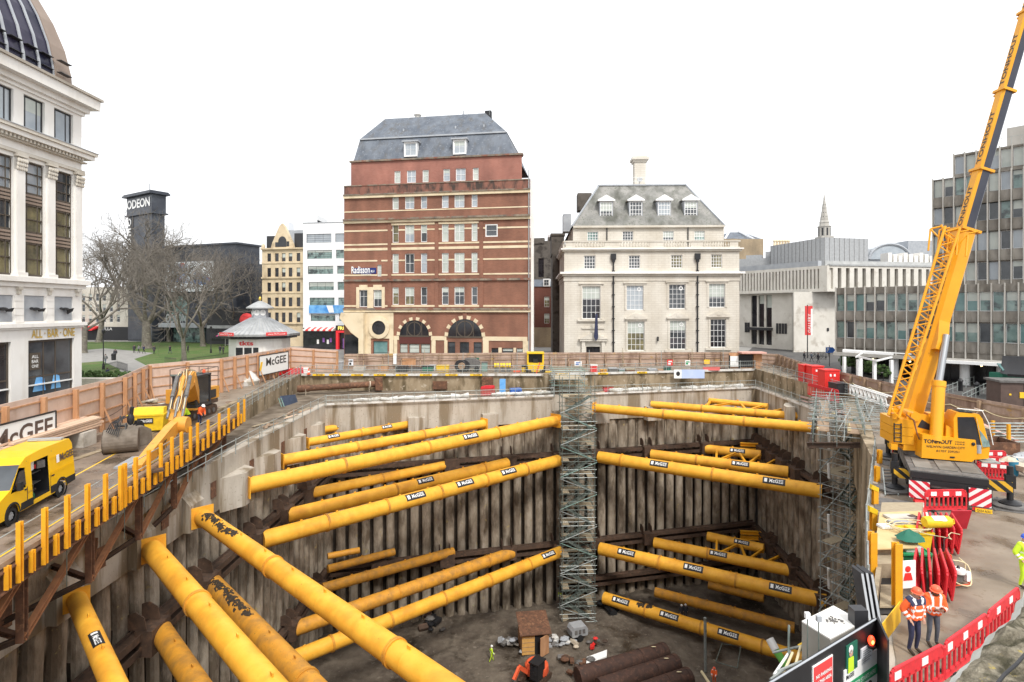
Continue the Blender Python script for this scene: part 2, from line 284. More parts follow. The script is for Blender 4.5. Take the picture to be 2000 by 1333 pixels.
 hv_o=mat('hivis_orange', (.95,.16,.035), (.85,.13,.03), 6, rough=.8), hv_y=mat('hivis_yellow', (.62,.85,.04), (.5,.75,.03), 6, rough=.8), navy=mat('navy_cloth', (.03,.035,.075), (.045,.05,.10), 8, rough=.9), skin=mat('skin', (.55,.33,.24), rough=.6), skin_d=mat('brown_skin', (.18,.095,.06), rough=.6), boots=mat('boots', (.05,.035,.025), rough=.8), cloth_k=mat('dark_cloth', (.03,.03,.035), (.06,.06,.07), 6, rough=.95), cloth_g=mat('grey_cloth', (.2,.2,.2), rough=.95), jean=mat('jeans', (.08,.10,.13), (.13,.15,.18), 6, rough=.9), hair=mat('dark_hair', (.03,.02,.015), rough=.7),
 hat_o=mat('orange_helmet', (.9,.13,.06), rough=.35), hat_w=mat('white_helmet', (.85,.85,.83), rough=.35), hat_b=mat('blue_helmet', (.04,.12,.6), rough=.35),
 moss=mat('mossy_stone', (.13,.11,.075), (.36,.32,.24), 13, rough=.95, bump=1, bd=.03, c3=(.07,.062,.035), ns3=7, t3=.53, w3=.08, c4=(.40,.31,.09), ns4=11, t4=.64), coping=mat('coping_edge', (.45,.45,.41), (.6,.6,.56), 3, rough=.9, bump=.6, bd=.02),
 gold=mat('gilt', (.75,.52,.10), rough=.35, metal=.5), sign_y=mat('sign_yellow', (.9,.55,.03), rough=.5), blue=mat('blue_paint', (.03,.12,.42), rough=.5), green=mat('green_plastic', (.03,.30,.12), rough=.6), green_d=mat('dark_green_sheet', (.02,.14,.09), rough=.7), orange=mat('orange_paint', (.85,.14,.05), (.7,.10,.04), 3, rough=.5), hose=mat('hose', (.68,.58,.36), rough=.7), tan=mat('tan_bag', (.5,.42,.32), (.62,.54,.42), 6, rough=.95), chrome=mat('chrome_rod', (.36,.37,.38), rough=.3, metal=.8), brown=mat('brown_metal', (.09,.06,.05), (.12,.08,.065), 2, rough=.6), bucket=mat('muddy_steel', (.13,.105,.08), (.21,.175,.14), 2, rough=.8), plank=mat('new_planks', (.62,.42,.29), (.72,.52,.38), 3, rough=.85), grey=mat('grey_metal', (.3,.31,.32), (.38,.39,.4), 2, rough=.5), dull=mat('dull_machine', (.10,.095,.09), (.18,.17,.16), 3, rough=.7), pink=mat('pink_boards', (.62,.33,.27), (.72,.45,.38), 3, rough=.9), purple=mat('purple_lit', (.28,.12,.4), rough=.5), skyblue=mat('poster_blue', (.05,.25,.65), (.25,.55,.85), .5, rough=.5), magenta=mat('magenta_cloth', (.6,.08,.25), rough=.7),
 tape=stripes('red_white_board', (.72,.05,.05), (.8,.75,.68), .8, (0,1,0)), chev_r=stripes('red_white_chevron', (.62,.02,.04), (.8,.78,.76), 2.6, (1,0,1)), chev_l=stripes('white_red_chevron', (.62,.02,.04), (.8,.78,.76), 2.6, (-1,0,1)), chev_y=stripes('black_yellow_chevron', (.02,.02,.02), (.75,.42,.03), 2.2, (1,0,1)), awn=stripes('striped_awning', (.75,.05,.05), (.82,.8,.76), .7, (1,0,0)),
)
FLOOR = -29.8
U = [(-26.5,13.0),(-26.5,49),(-30,80),(4.5,79.8),(37.5,87),(35.8,57),(22.4,34.3),(14.6,22.7),(10.1,14.8),(8.8,13.0)]
PT = [(-22.4,13.2),(-22.4,67.6),(35.6,82.2),(34,57.6),(22,34.3),(14.2,22.7),(9.7,14.8),(8.5,13.2)]
def tess(loops, z): 
    ps = [[V((x, y, 0)) for x, y in lp] for lp in loops]
    tri = tessellate_polygon(ps); flat = [V((p.x, p.y, z)) for lp in ps for p in lp]; fs = []
    for a, b, c in tri:
        n = (flat[b]-flat[a]).cross(flat[c]-flat[a]); fs.append((a,b,c) if n.z > 0 else (a,c,b))
    return flat, fs
def sheet(name, loops, z, m, kind='structure', **t):
    mb = MB(); mb.add(*tess(loops, z)); o = mb.build(name, m); o['kind'] = kind; return o
sheet('ground', [[(-900,-80),(900,-80),(900,1500),(-900,1500)], U], 0, M['asphalt'])
sheet('site_yard', [[(22.4,34.3),(35.8,57),(37.5,87),(4.5,79.8),(-30,80),(-26.5,49),(-26.5,22),(-29.5,22),(-31.6,45.7),(-35.8,55.5),(-32.4,62.5),(-33,84),(-27,86.4),(0,89),(37.5,94),(44,92),(39.6,77),(37,54),(37.8,41),(38.5,20),(26,7),(10,7),(8.8,13),(10.1,14.8),(14.6,22.7)]], .005, M['mud'])
sheet('ledge', [U, [(x*1.0, y) for x, y in PT]], -2.3, M['ledge'])
def grid_sheet(name, x0, x1, y0, y1, z, st, amp, m, sc=.25):
    mb = MB(); nx = int((x1-x0)/st); ny = int((y1-y0)/st)
    vs = [(x0+(x1-x0)*i/nx, y0+(y1-y0)*j/ny, z+amp*mnoise.fractal(V((i*st*sc, j*st*sc, 1.3)), .8, 2, 5)) for j in range(ny+1) for i in range(nx+1)]
    mb.add(vs, [(j*(nx+1)+i, j*(nx+1)+i+1, (j+1)*(nx+1)+i+1, (j+1)*(nx+1)+i) for j in range(ny) for i in range(nx)])
    o = mb.build(name, m); o['kind'] = 'structure'; return o
grid_sheet('pit_floor', -24, 38, 12, 86, FLOOR, .5, .3, M['soil'])
def seg_off(poly, i, d):
    a, b = V(poly[i]), V(poly[(i+1) % len(poly)]); t = (b-a).normalized(); return a, b, t, V((-t.y, t.x))
def poly_off(poly, d):
    n = len(poly); out = []
    for i in range(n):
        p0, p1, p2 = V(poly[i-1]), V(poly[i]), V(poly[(i+1) % n]); a = (p1-p0).normalized(); b = (p2-p1).normalized()
        na = V((-a.y, a.x)); nb = V((-b.y, b.x)); mdir = (na+nb).normalized(); out.append(p1+mdir*(d/max(.3, mdir.dot(na))))
    return out
PO = poly_off(PT, 1.1)          # polygons run clockwise seen from above, so +d is outwards
UO = poly_off(U, .5)
rnd = random.Random(4)
def pile_strip(A, B, ztop, zbot, mb, nin, pitch=1.5):
    A, B = V(A), V(B); L = (B-A).length; t = (B-A)/L; n = max(2, round(L/pitch)); pw = L/n
    zs = [ztop-.0]; 
    while zs[-1] > zbot: zs.append(max(zbot, zs[-1]-1.6))
    for k in range(n):
        ph = rnd.uniform(-.06, .06); rr = rnd.uniform(.5, .6); hw = pw*rnd.uniform(.34, .40)
        prof = [(0, -.75, 1), (.5*pw-hw, -.55, 1)]+[(.5*pw-hw*math.cos(math.pi*j/6), rr*math.sin(math.pi*j/6)*.75+ph-.12, 0) for j in range(7)]+[(.5*pw+hw, -.55, 1), (pw, -.75, 1)]
        rows = []
        for z in zs:
            row = []
            for u, d, g in prof:
                p = A+t*(k*pw+u); q = mnoise.noise(V((p.x*.5, p.y*.5, z*.35)))*.1
                if z > -9.2: d = max(d, -.2+.08*math.sin(k*2.1+z))
                elif z > -11: d = d if d > -.2 else d*.7
                row.append(V((p.x, p.y, 0))+V((nin.x, nin.y, 0))*(d+q)+V((0,0,z)))
            rows.append(row)
        m = len(prof); vs = [p for r in rows for p in r]
        for j in range(len(zs)-1):
            for i in range(m-1):
                mb.k = 1 if (prof[i][2] or prof[i+1][2]) and zs[j] < -9 else 0  # pile flanks take the dark gap tone too, widening the painted shade
                mb.add([vs[j*m+i], vs[j*m+i+1], vs[(j+1)*m+i+1], vs[(j+1)*m+i]], [(0,1,2,3)])
names = ['concrete pile wall along the left side of the pit under the steel gantry', 'concrete pile wall across the back of the pit', 'concrete pile wall on the right of the pit behind the scaffold stair', 'concrete pile wall running towards the mobile crane', 'concrete pile wall beside the orange guard posts', 'short concrete pile wall by the stored barriers', 'concrete pile wall stub by the black hoarding', 'concrete pile wall along the near side of the pit']
walls = []
for i in range(len(PT)):
    a, b, t, nl = seg_off(PT, i, 0); nin = V((nl.x, nl.y)); mid = (a+b)/2
    nin = -nin                                          # inwards
    upper = i in (0, 1, 2); ztop = -2.25 if upper else -.03; zb = -6.1 if i in (0,) else (-5.7 if i == 1 else -5.2)
    r = thing('pile_wall', names[i], 'wall', (mid.x, mid.y, FLOOR)); walls.append(r)
    j = (i+1) % len(PT); c = MB(); q = V((PO[i].x, PO[i].y)), V((PO[j].x, PO[j].y))
    c.ext([(a.x,a.y,zb),(b.x,b.y,zb),(q[1].x,q[1].y,zb),(q[0].x,q[0].y,zb)], (0,0,ztop-zb))
    c.build('capping_beam', M['concrete'] if i != 3 else M['retain'], r, True)
    pm = MB(); off = V((nin.x, nin.y))*-.5
    pile_strip(a+off-V((t.x,t.y))*.5, b+off+V((t.x,t.y))*.5, zb+.05, FLOOR-.6, pm, nin); pm.k = 1; e_ = V((t.x,t.y))*1.5; c0, c1 = a+off*2.6-e_, b+off*2.6+e_; pm.quad((c0.x,c0.y,FLOOR-1),(c1.x,c1.y,FLOOR-1),(c1.x,c1.y,zb+1),(c0.x,c0.y,zb+1)); pm.build('piles', [M['retain' if i == 3 else 'pile'], M['retain' if i == 3 else 'pile_gap']], r, True, ang=50)
    if i == 0:   # recess marks and corbels of the left beam
        for D, s in ((45.8, 1.2), (51.5, 1.05), (58.2, .95), (64.5, .85)):
            k = MB(); y0 = D-.7*s; x = -22.4
            k.ext([(x, y0-1.5*s, -6.4),(x, y0+1.9*s, -6.4),(x+1.0*s, y0+1.2*s, -6.4),(x+1.0*s, y0-.2, -6.4)], (0,0,2.6)); k.build('corbel', M['concrete'], r, True)
        for D in (38.8, 33.4, 27.6):
            k = MB(); x = -22.38; y = D+.25
            k.box(x, y-.85, -6.0, x+.55, y+.85, -4.2); k.ext([(x, y-.85, -4.2),(x+.55, y-.85, -4.2),(x, y-.85, -3.55)], (0,1.7,0)); k.build('strut_seat', M['concrete'], r, True)
        for D in (24.8, 30.6, 36.3, 42.2, 48.4, 55, 61): 
            k = MB(); k.box(-22.38, D-.38, -4.9, -22.34, D+.38, -3.7); k.build('recess_plate', M['rust'], r, True)
        for D in (26.2, 31.5, 37.0):
            k = MB(); k.box(-22.38, D-.9, -4.4, -22.345, D+.9, -2.5); k.build('dark_opening', M['pile'], r, True)
    if i == 1:
        for X in (-12.0, -3.0, 6.2, 11.8, 19.2):
            yy = 67.6+(X+22.4)*(14.6/58); k = MB(); k.cbox((X, yy+.1, -6.0), 2.0, 2.4, 1.9, .25); k.build('corbel', M['concrete'], r, True)
    if i == 2:
        for D in (61.6, 68.8):
            k = MB(); k.ext([(34.3, D-.6, -5.3),(34.9, D+3, -5.3),(33.6, D+.9, -5.3),(33.2, D-.6, -5.3)], (0,0,2.7)); k.build('corbel', M['concrete'], r, True)
r = thing('retaining_wall', 'stained concrete retaining wall above the ledge round the back of the pit', 'wall', (4.5, 80, -2.3))
for i in (0, 1, 2, 3, 4):
    a, b = V(U[i]), V(U[i+1]); c0, c1 = UO[i], UO[i+1]; k = MB()
    k.ext([(a.x,a.y,-2.4),(b.x,b.y,-2.4),(c1.x,c1.y,-2.4),(c0.x,c0.y,-2.4)], (0,0,2.46)); k.build('wall_face', M['retain'], r, True)
k = MB(); k.box(34, 57.0, -2.4, 36, 57.5, 0); k.build('wall_face', M['retain'], r, True)
for px in (860, 635): 
    p = P(px, 752, 80); k = MB(); k.box(p.x-1, p.y-.6, p.z-.55, p.x+1, p.y-.05, p.z+.55) if px == 860 else None
    if px == 860: k.build('steel_plate', M['rust'], r, True)
def waling(label, A, B, z, nin, brk=(), h=.8, dep=.9):
    A, B = V((*A, z)), V((*B, z)); nin = V((*nin, 0)).normalized(); d = (B-A).normalized()
    r = thing('waling', label, 'steel waling', (A+B)/2)
    for s in (-1, 1):
        k = MB(); k.ibeam(A+nin*dep*.5+V((0,0,s*h*.5)), B+nin*dep*.5+V((0,0,s*h*.5)), h*.55, dep*.9, .06, nin); k.build('beam', M['dark_steel'], r, True)
    for f in brk:
        p = A+(B-A)*f
        for o in (-.9, .35):
            q = p+d*o; k = MB(); k.ext([q+nin*.05+V((0,0,h)), q+nin*1.15+V((0,0,h)), q+nin*1.0+V((0,0,h+.75)), q+nin*.5+V((0,0,h+1.05)), q+nin*.05+V((0,0,h+.9))], d*.06); k.build('stiffener_plate', M['dark_steel'], r, True)
        q = p+nin*(.5+dep*.5); k = MB(); k.M = None; k.bar(q-d*.9-V((0,0,.0)), q+d*.9, 1.0, 1.5, (0,0,1)); k.build('strut_seat', M['dark_steel'], r, True)
NL = (1, 0); tb = V((58, 14.6)).normalized(); NB = (tb.y, -tb.x); tr = V((-1.6, -24.6)).normalized(); NR = (tr.y, -tr.x)
waling('rusty upper steel waling with upright fan plates along the left wall', (-22.3,22), (-22.3,67), -10.2, NL, [((D-22)/45) for D in (33.5,39.5,47.5,53.2,59.2)])
waling('rusty lower steel waling along the left wall', (-22.3,22), (-22.3,67), -22, NL, [((D-22)/45) for D in (50.9,55,62.6)])
waling('upper steel waling across the back wall', (-22,67.6), (35,82), -10.2, NB, [.25, .375, .49, .58, .71, .86])
waling('middle steel waling across the back wall', (-22,67.6), (35,82), -22, NB, [.1, .24, .375, .49, .58, .71])
waling('lowest steel waling at the foot of the back wall', (6,74.8), (35,82), -27.2, NB, [])
waling('upper steel waling with fan plates on the right wall', (35.4,81), (34.1,59), -10.3, NR, [.05,.18,.33,.48,.65,.9])
waling('middle steel waling on the right wall', (35.4,81), (34.1,59), -22.3, NR, [.3,.6,.9])
def decal(mb, txt, c, a, f, r, W, H, rr):
    """letters laid on the pipe: c centre on the axis, a axis, f direction facing out"""
    s = a.cross(f)
    def wrap(x, y): t = y/r; return c+a*x+(f*math.cos(t)+s*math.sin(t))*rr if True else None
    return wrap
def strut(p, q, r, label, collars=(), labels=(), m='strut', endp=True, plateend=False, mud=(), group='yellow tubular struts'):
    p, q = V(p), V(q); a = (q-p).normalized(); L = (q-p).length
    if a.x < 0: a_txt = -a
    else: a_txt = a
    root = thing('tubular_strut', label, 'steel strut', p, 0, group)
    k = MB(); n = 28; pf = [(.001,0),(r,0)]
    for i in range(1, int(L/3.3)): z = i*L/int(L/3.3); pf += [(r,z-.12),(r,z-.035),(r*1.008,z-.02),(r*1.008,z+.02),(r,z+.035),(r,z+.12)]
    k.lathe(pf+[(r,L),(.001,L)], n, p, a); k.build('pipe', M[m], root, True, ang=40)
    for c in collars:
        k = MB(); o = p+a*(L*c); k.lathe([(r,-.1),(r*1.11,-.1),(r*1.11,-.025),(r*1.06,-.02),(r*1.06,.02),(r*1.11,.025),(r*1.11,.1),(r,.1)], n, o, a, cap=0); k.build('collar', M['strut_dirty_shade'], root, True)  # darker yellow puts the collars' shadow lines into their colour
    if plateend:
        for o, s in ((p, 1), (q, -1)):
            if s == -1 and plateend == 1: continue
            k = MB(); u = V((a.x, a.y, 0)).normalized(); k.bar(o, o+a*.08, r*2.6, r*2.6, (0,0,1)); k.build('end_plate', M[m], root, True)
    up = (Zup-a*Zup.dot(a)).normalized(); nl = int(L/3.2)
    for i in range(1, nl):
        k = MB(); o = p+a*(L*i/nl)+up*r*.98; k.bar(o, o+up*.16, .05, .22, a); k.build('lifting_lug', M[m], root, True)
    for c in labels:
        o = p+a*(L*c); f = (V((0,0,CAMZ+14))-o); f = (f-a*f.dot(a)).normalized(); f = (f*.8+up*.25).normalized(); f = (f-a*f.dot(a)).normalized()
        s = (up-f*up.dot(f)).normalized(); W, H = min(2.3, 1.9*r/.6), .62*r/.6
        def wr(x, y, rr): t = y/r; return o+a_txt*x+(f*math.cos(t)+s*math.sin(t))*rr
        k = MB(); N = 6; vs = [wr(sx*W/2, -H/2+H*i/N, r+.012) for i in range(N+1) for sx in (-1, 1)]
        k.add(vs, [(2*i, 2*i+1, 2*i+3, 2*i+2) for i in range(N)]); pl = k.build('name_plate', M['black'], root, True)
        k = MB(); k.text('McGEE', o, a, up, W*.62, H*.52, .025, wrap=lambda x, y: wr(x+W*.1, y, r+.022)); k.build('lettering', M['refl'], pl, True)
        k = MB(); vs = [wr(-W*.43+W*.13*sx, -H*.27+H*.54*i/2, r+.022) for i in range(3) for sx in (0, 1)]
        k.add(vs, [(0,1,3,2),(2,3,5,4)]); k.build('emblem', M['refl'], pl, True)
    for (c0, c1, seed, side) in mud:
        rg = random.Random(seed); k = MB(); b2 = a.cross(up)
        for i in range(150):
            c = L*(c0+(c1-c0)*rg.random()); t = side+rg.gauss(0, .2)+.12*math.sin(c*1.7); w0 = rg.uniform(.03, .13)*(1.4 if i % 5 == 0 else 1); n_ = 7; vs = []
            for q in range(n_):
                g = 6.283*q/n_; e = w0*rg.uniform(.55, 1.3); tt = t+e*math.sin(g)/r; vs.append(p+a*(c+e*1.7*math.cos(g))+(up*math.cos(tt)+b2*math.sin(tt))*(r+.007+.0001*i))
            k.add(vs, [tuple(range(n_))])
        k.build('mud_patch', M['grime'], root, True)
    return root
def pxstrut(p, q, z, r, label, cx=(), lx=(), z2=None, **kw):
    A, B = G(*p, z), G(*q, z if z2 is None else z2)
    def fr(px):      # fraction along the strut at photo column px
        num = (px-CX)*A.y-F*A.x; den = F*(B.x-A.x)-(px-CX)*(B.y-A.y); return num/den
    return strut(A, B, r, label, [fr(x) for x in cx], [fr(x) for x in lx], **kw)
ZL = (-5.1, -10.2, -22.0); ZR = (-3.8, -10.3, -22.3, -28.3)
pxstrut((480,950),(1085,822),ZL[0],.66,'longest yellow strut of the top row on the left, ending by the scaffold stair',(671,835,970),(914,),plateend=2)
pxstrut((548,900),(945,828),ZL[0],.53,'second yellow strut from the front in the top left row, without a name plate',(696,826),(),plateend=2)
pxstrut((598,865),(805,828),ZL[0],.45,'third yellow strut of the top row on the left with two name plates',(703,),(649,753),plateend=2)
pxstrut((630,840),(705,828),ZL[0],.40,'shortest yellow strut of the top row in the far left corner',(),(665,),plateend=2)
pxstrut((512,1055),(1090,900),ZL[1],.73,'long yellow strut of the second row on the left with three name plates',(638,754,858,947,1025),(807,903,988),mud=[(.05,.3,3,-2.0)])
pxstrut((560,1008),(990,905),ZL[1],.66,'middle yellow strut of the second row on the left with one name plate',(772,944),(827,))
pxstrut((600,965),(875,908),ZL[1],.55,'short yellow strut of the second row on the left without a name plate',(746,),())
pxstrut((520,1308),(1095,1078),ZL[2],.70,'longest strut of the third row on the left, a name plate at its far end',(647,762,866,955,1032),(1067,))
pxstrut((572,1230),(1000,1080),ZL[2],.70,'dull yellow strut second in the third row on the left',(778,952),(),m='strut_dirty_shade')
pxstrut((630,1150),(885,1078),-21.2,.56,'orange yellow strut third in the third row on the left',(716,),(),m='strut_dirty_shade')
pxstrut((640,1112),(770,1078),-20.4,.44,'fourth and thinner strut of the third row on the left',(),(),m='strut_dirty_shade')
pxstrut((640,1087),(702,1075),-19.8,.36,'shortest strut of the third row deep in the left corner',(),(),m='strut_dirty_shade')
pxstrut((1160,797),(1632,839.5),ZR[0],.56,'long yellow strut of the top row on the right reaching the scaffold platform',(1297,1454,1618),(),plateend=1)
pxstrut((1272,790),(1560,813),ZR[0],.46,'second yellow strut of the top row on the right',(1371,1476),())
pxstrut((1385,783),(1500,794),ZR[0],.38,'short yellow strut of the top row tucked into the far right corner',(),())
pxstrut((1170,893),(1606,960),ZR[1],.76,'front yellow strut of the second row on the right with two name plates',(1215,1393),(1290,1513))
pxstrut((1272,888),(1540,922),ZR[1],.66,'middle yellow strut of the second row on the right',(1361,),(1447,))
pxstrut((1378,877),(1486,889),ZR[1],.62,'short yellow strut of the second row in the far right corner',(),(1441,))
pxstrut((1172,1072),(1614,1175),ZR[2],.80,'front yellow strut of the third row on the right with three name plates',(1289,1438),(1226,1356,1525))
pxstrut((1278,1060),(1548,1116),ZR[2],.68,'middle yellow strut of the third row on the right',(1383,),(1404,))
pxstrut((1382,1048),(1492,1072),ZR[2],.62,'short yellow strut of the third row in the far right corner',(),(1450,))
pxstrut((1180,1168),(1568,1288),ZR[3],.74,'lowest yellow strut near the pit floor with three name plates',(1262,1370,1489),(1215,1309,1424),m='strut',mud=[(.2,.28,9,.2)])
pxstrut((1280,1157),(1552,1227),ZR[3],.62,'dull orange strut near the pit floor behind the lowest one',(1361,1426),(),m='strut_dirty_shade')
pxstrut((1384,1143),(1492,1170),ZR[3],.5,'short strut low in the far right corner half hidden by the third row',(),(),m='strut_dirty_shade')
def near(X, D, z, r, label, cl=(), lb=(), sl=1.0, **kw):
    L = (D-13.6); return strut((X, D, z), (X+L*sl, D-L, z), r, label, cl, lb, **kw)
near(-21.4, 38.9, ZL[0], .55, 'long yellow foreground strut crossing above the others, with a black flaking top', (.30,.61), (), 1.07, plateend=1, mud=[(.03,.17,5,.35)])
near(-21.5, 33.6, ZL[0], .57, 'thick yellow foreground strut with one collar running out of the bottom left', (.31,), (), plateend=1)
near(-21.5, 27.8, ZL[0], .42, 'leftmost yellow strut in the foreground with a name plate', (), (.28,), plateend=1)
near(-21.2, 39.8, ZL[1], .66, 'muddy yellow strut one row lower between two foreground struts', (.40,), (), m='strut_dirty_shade', mud=[(.02,.2,11,.2)])
near(-21.4, 34.2, ZL[1], .60, 'short visible yellow strut one row lower at the bottom left', (), (), m='strut_dirty_shade')
near(-21.2, 50.2, ZL[2], .56, 'deep yellow strut glimpsed between the foreground struts', (), (), m='strut_dirty_shade')
def truss(label, z, pa, pb, pc, pd, nd):
    A, B, C, D = G(*pa, z), G(*pb, z), G(*pc, z), G(*pd, z)
    r = thing('bracing_frame', label, 'steel bracing', (A+B+C+D)/4, 0, 'yellow bracing between the right hand struts')
    for i in range(nd):
        s = A+(B-A)*((i+.5)/nd); e0 = C+(D-C)*(i/nd); e1 = C+(D-C)*((i+1)/nd)
        for e in (e0, e1):
            k = MB(); k.ibeam(s, e, .26, .26, .05); k.build('brace', M['post'], r, True)
    k = MB(); e = D+(D-C)*.25+(B-A)*.15; k.ibeam(B, e, .26, .26, .05); k.build('brace', M['post'], r, True)
for z, lab, pts in ((ZR[0], 'yellow zigzag bracing between the two far struts of the top row', ((1340,793),(1500,806),(1390,781),(1500,790))), (ZR[1], 'yellow zigzag bracing between the far struts of the second row', ((1370,898),(1490,912),(1400,878),(1486,888))), (ZR[2], 'yellow zigzag bracing between the far struts of the third row', ((1370,1078),(1490,1102),(1400,1052),(1492,1072)))):
    truss(lab, z, *pts, 2)
for z, lab, y in ((-10.3, 'pair of yellow beams above the short strut of the second row', 868), (-22.3, 'pair of yellow beams above the short strut of the third row', 1040)):
    r = thing('spare_beams', lab, 'steel beams', P(1465, y, 79)); 
    for j in (0, 1):
        k = MB(); k.ibeam(P(1446, y+j*10, 79), P(1486, y+2+j*10, 78.6), .5, .45, .06, (0,0,1)); k.build('beam', M['post'], r, True)
A, B = P(580,760,75.5), P(738,750,79); r = thing('rusty_prop', 'rusty brown pipe propped across the upper left corner of the pit', 'steel pipe', A)
k = MB(); k.tube(A, B, .42, 20); k.build('pipe', M['rust'], r, True)
d = (B-A).normalized(); k = MB(); k.bar(B-d*.4, B+d*.6, 1.3, 1.7, (0,0,1)); k.build('end_plate', M['rust'], r, True)
k = MB(); k.tube(A+d*.2, A+d*1.6, .5, 20); k.build('socket', M['rust'], r, True)
for f in (.12, .9):
    k = MB(); o = A+(B-A)*f; k.tube(o-d*.07, o+d*.07, .46, 16); k.bar(o+V((0,-.45,0)), o+V((0,-.45,-1.0)), .16, .03); k.build('sling', M['tan'], r, True)
r = thing('sheet_cover', 'dark blue tarpaulin board leaning on the left ledge', 'board', P(562,802,66)); k = MB()
k.ext([P(546,776,67), P(575,773,70), P(584,800,70), P(556,806,66.6)], (.08,.1,.12)); k.build('tarpaulin', mat('dark_blue_tarp', (.03,.045,.08), (.05,.07,.11), 3, rough=.5), r, True)
k = MB(); k.tube(P(544,778,66.8), P(556,812,66.4), .06, 6); k.tube(P(549,778,66.8), P(561,812,66.4), .06, 6); k.build('prop', M['teal'], r, True)
def railing(label, pts, step, h, rails, m, group='site guard rails', pr=.04, rr=.032, mesh=0, toe=None, cat='railing'):
    pts = [V(p) for p in pts]; root = thing('guard_rail', label, cat, pts[0], 0, group)
    for a, b in zip(pts, pts[1:]):
        L = (b-a).length; n = max(1, round(L/step)); mid = None
        for i in range(n+(1 if b is pts[-1] else 0)):
            k = MB(); o = a+(b-a)*(i/n); k.tube(o-V((0,0,.05)), o+V((0,0,h+.12)), pr, 6); k.build('post', M[m], root, True)
        for f in rails:
            k = MB(); u = V((0,0,h*f)); k.tube(a+u, b+u, rr, 5); k.build('rail', M[m], root, True)
        if mesh:
            k = MB()
            for j in range(mesh): u = V((0,0,h*(.08+.85*j/mesh))); k.tube(a+u, b+u, .010, 3, cap=False)
            nv = int(L/.35)
            for j in range(nv): o = a+(b-a)*(j/nv); k.tube(o+V((0,0,.08*h)), o+V((0,0,h*.93)), .008, 3, cap=False)
            k.build('wire_mesh', M[m], root, True)
        if toe:
            k = MB(); k.bar(a+V((0,0,.13)), b+V((0,0,.13)), .05, .24, (0,0,1)); k.build('toe_board', M[toe], root, True)
    return root
def z3(pts, z): return [(x, y, z) for x, y in pts]
tp = PT
railing('long guard rail along the ledge on the back left of the pit', z3([(-22.2,67.3),(5.5,74.2)], -2.25), 2.6, 1.15, (.5, 1), 'galv', mesh=3, toe='sheet')
railing('guard rail along the ledge on the back right of the pit', z3([(10.5,75.6),(35.4,81.9)], -2.25), 2.6, 1.15, (.5, 1), 'galv', mesh=3, toe='sheet')
railing('guard rail on the ledge above the right wall', z3([(35.3,81.6),(33.9,58)], -2.25), 2.4, 1.15, (.5, 1), 'galv', mesh=3, toe='sheet')
railing('guard rail at street level behind the back left ledge', z3([(-30,80.1),(-12,80),(5.5,79.9)], .06), 2.4, 1.2, (.5, 1), 'galv', mesh=5)
railing('guard rail at street level behind the back right ledge', z3([(8.5,80.7),(37.4,86.8)], .06), 2.4, 1.2, (.5, 1), 'galv', mesh=5)
railing('guard rail at street level behind the right ledge', z3([(37.4,86.6),(35.9,59)], .06), 2.4, 1.2, (.5, 1), 'galv', mesh=5)
railing('guard rail climbing along the upper left edge of the pit', z3([(-24.3,50),(-29.9,79.6)], .06), 2.4, 1.2, (.5, 1), 'galv', mesh=5)
railing('guard rail on the left ledge beyond the gantry', z3([(-22.2,50),(-22.3,67.2)], -2.25), 2.4, 1.15, (.5, 1), 'galv', mesh=2)
railing('guard rail on the left ledge below the steel gantry', z3([(-21.2,28),(-22.2,49.6)], -2.25), 2.4, 1.1, (.55, 1), 'galv', rr=.035)
r = thing('edge_boards', 'white edge boards with small yellow name plates along the back beam', 'edge boards', (-12, 79.7, -.2))
for a, b in (((-29.8,79.75),(4.4,79.55)), ((6.5,80.1),(37.3,86.7))):
    k = MB(); k.bar((*a,-.02), (*b,-.02), .1, .32, (0,0,1)); k.build('board', M['sheet'], r, True)
for px in (623,655,698,742,785,832,882,930,1100,1180,1262):
    X = XAT(px, 79.6); yy = 79.6 if X < 5 else 80.1+(X-6.5)*.214-.05; yy -= .13
    p = V((X, yy, -.05)); k = MB(); k.box(X-.85, yy, -.16, X+.85, yy+.02, .1); pl = k.build('name_plate', M['sign_y'], r, True)
    k = MB(); k.text('McGEE', (X-.35, yy-.01, -.1), (1,0,0), (0,0,1), .95, .17, .02); k.build('lettering', M['frame_d'], pl, True)
rg = random.Random(8)
for (px0, px1, lab) in ((690, 915, 'white plastic sheeting lying along the ledge left of the scaffold stair'), (960, 1075, 'short run of white sheeting beside the scaffold stair'), (1190, 1310, 'white sheeting roll on the ledge right of the scaffold stair'), (1330, 1450, 'crumpled pale sheeting near the far right corner')):
    k = MB(); pts = []
    for i in range(14):
        px = px0+(px1-px0)*i/13; X0 = XAT(px, 75); yy = 67.6+(X0+22.4)*.2517+1.5; pts.append(V((XAT(px, yy), yy, -2.0+rg.uniform(-.05,.1))))
    for a, b in zip(pts, pts[1:]): k.tube(a, b, rg.uniform(.14,.36), 8, rg.uniform(.14,.36))
    o = k.build('plastic_sheeting', M['sheet']); tag(o, lab, 'sheeting')
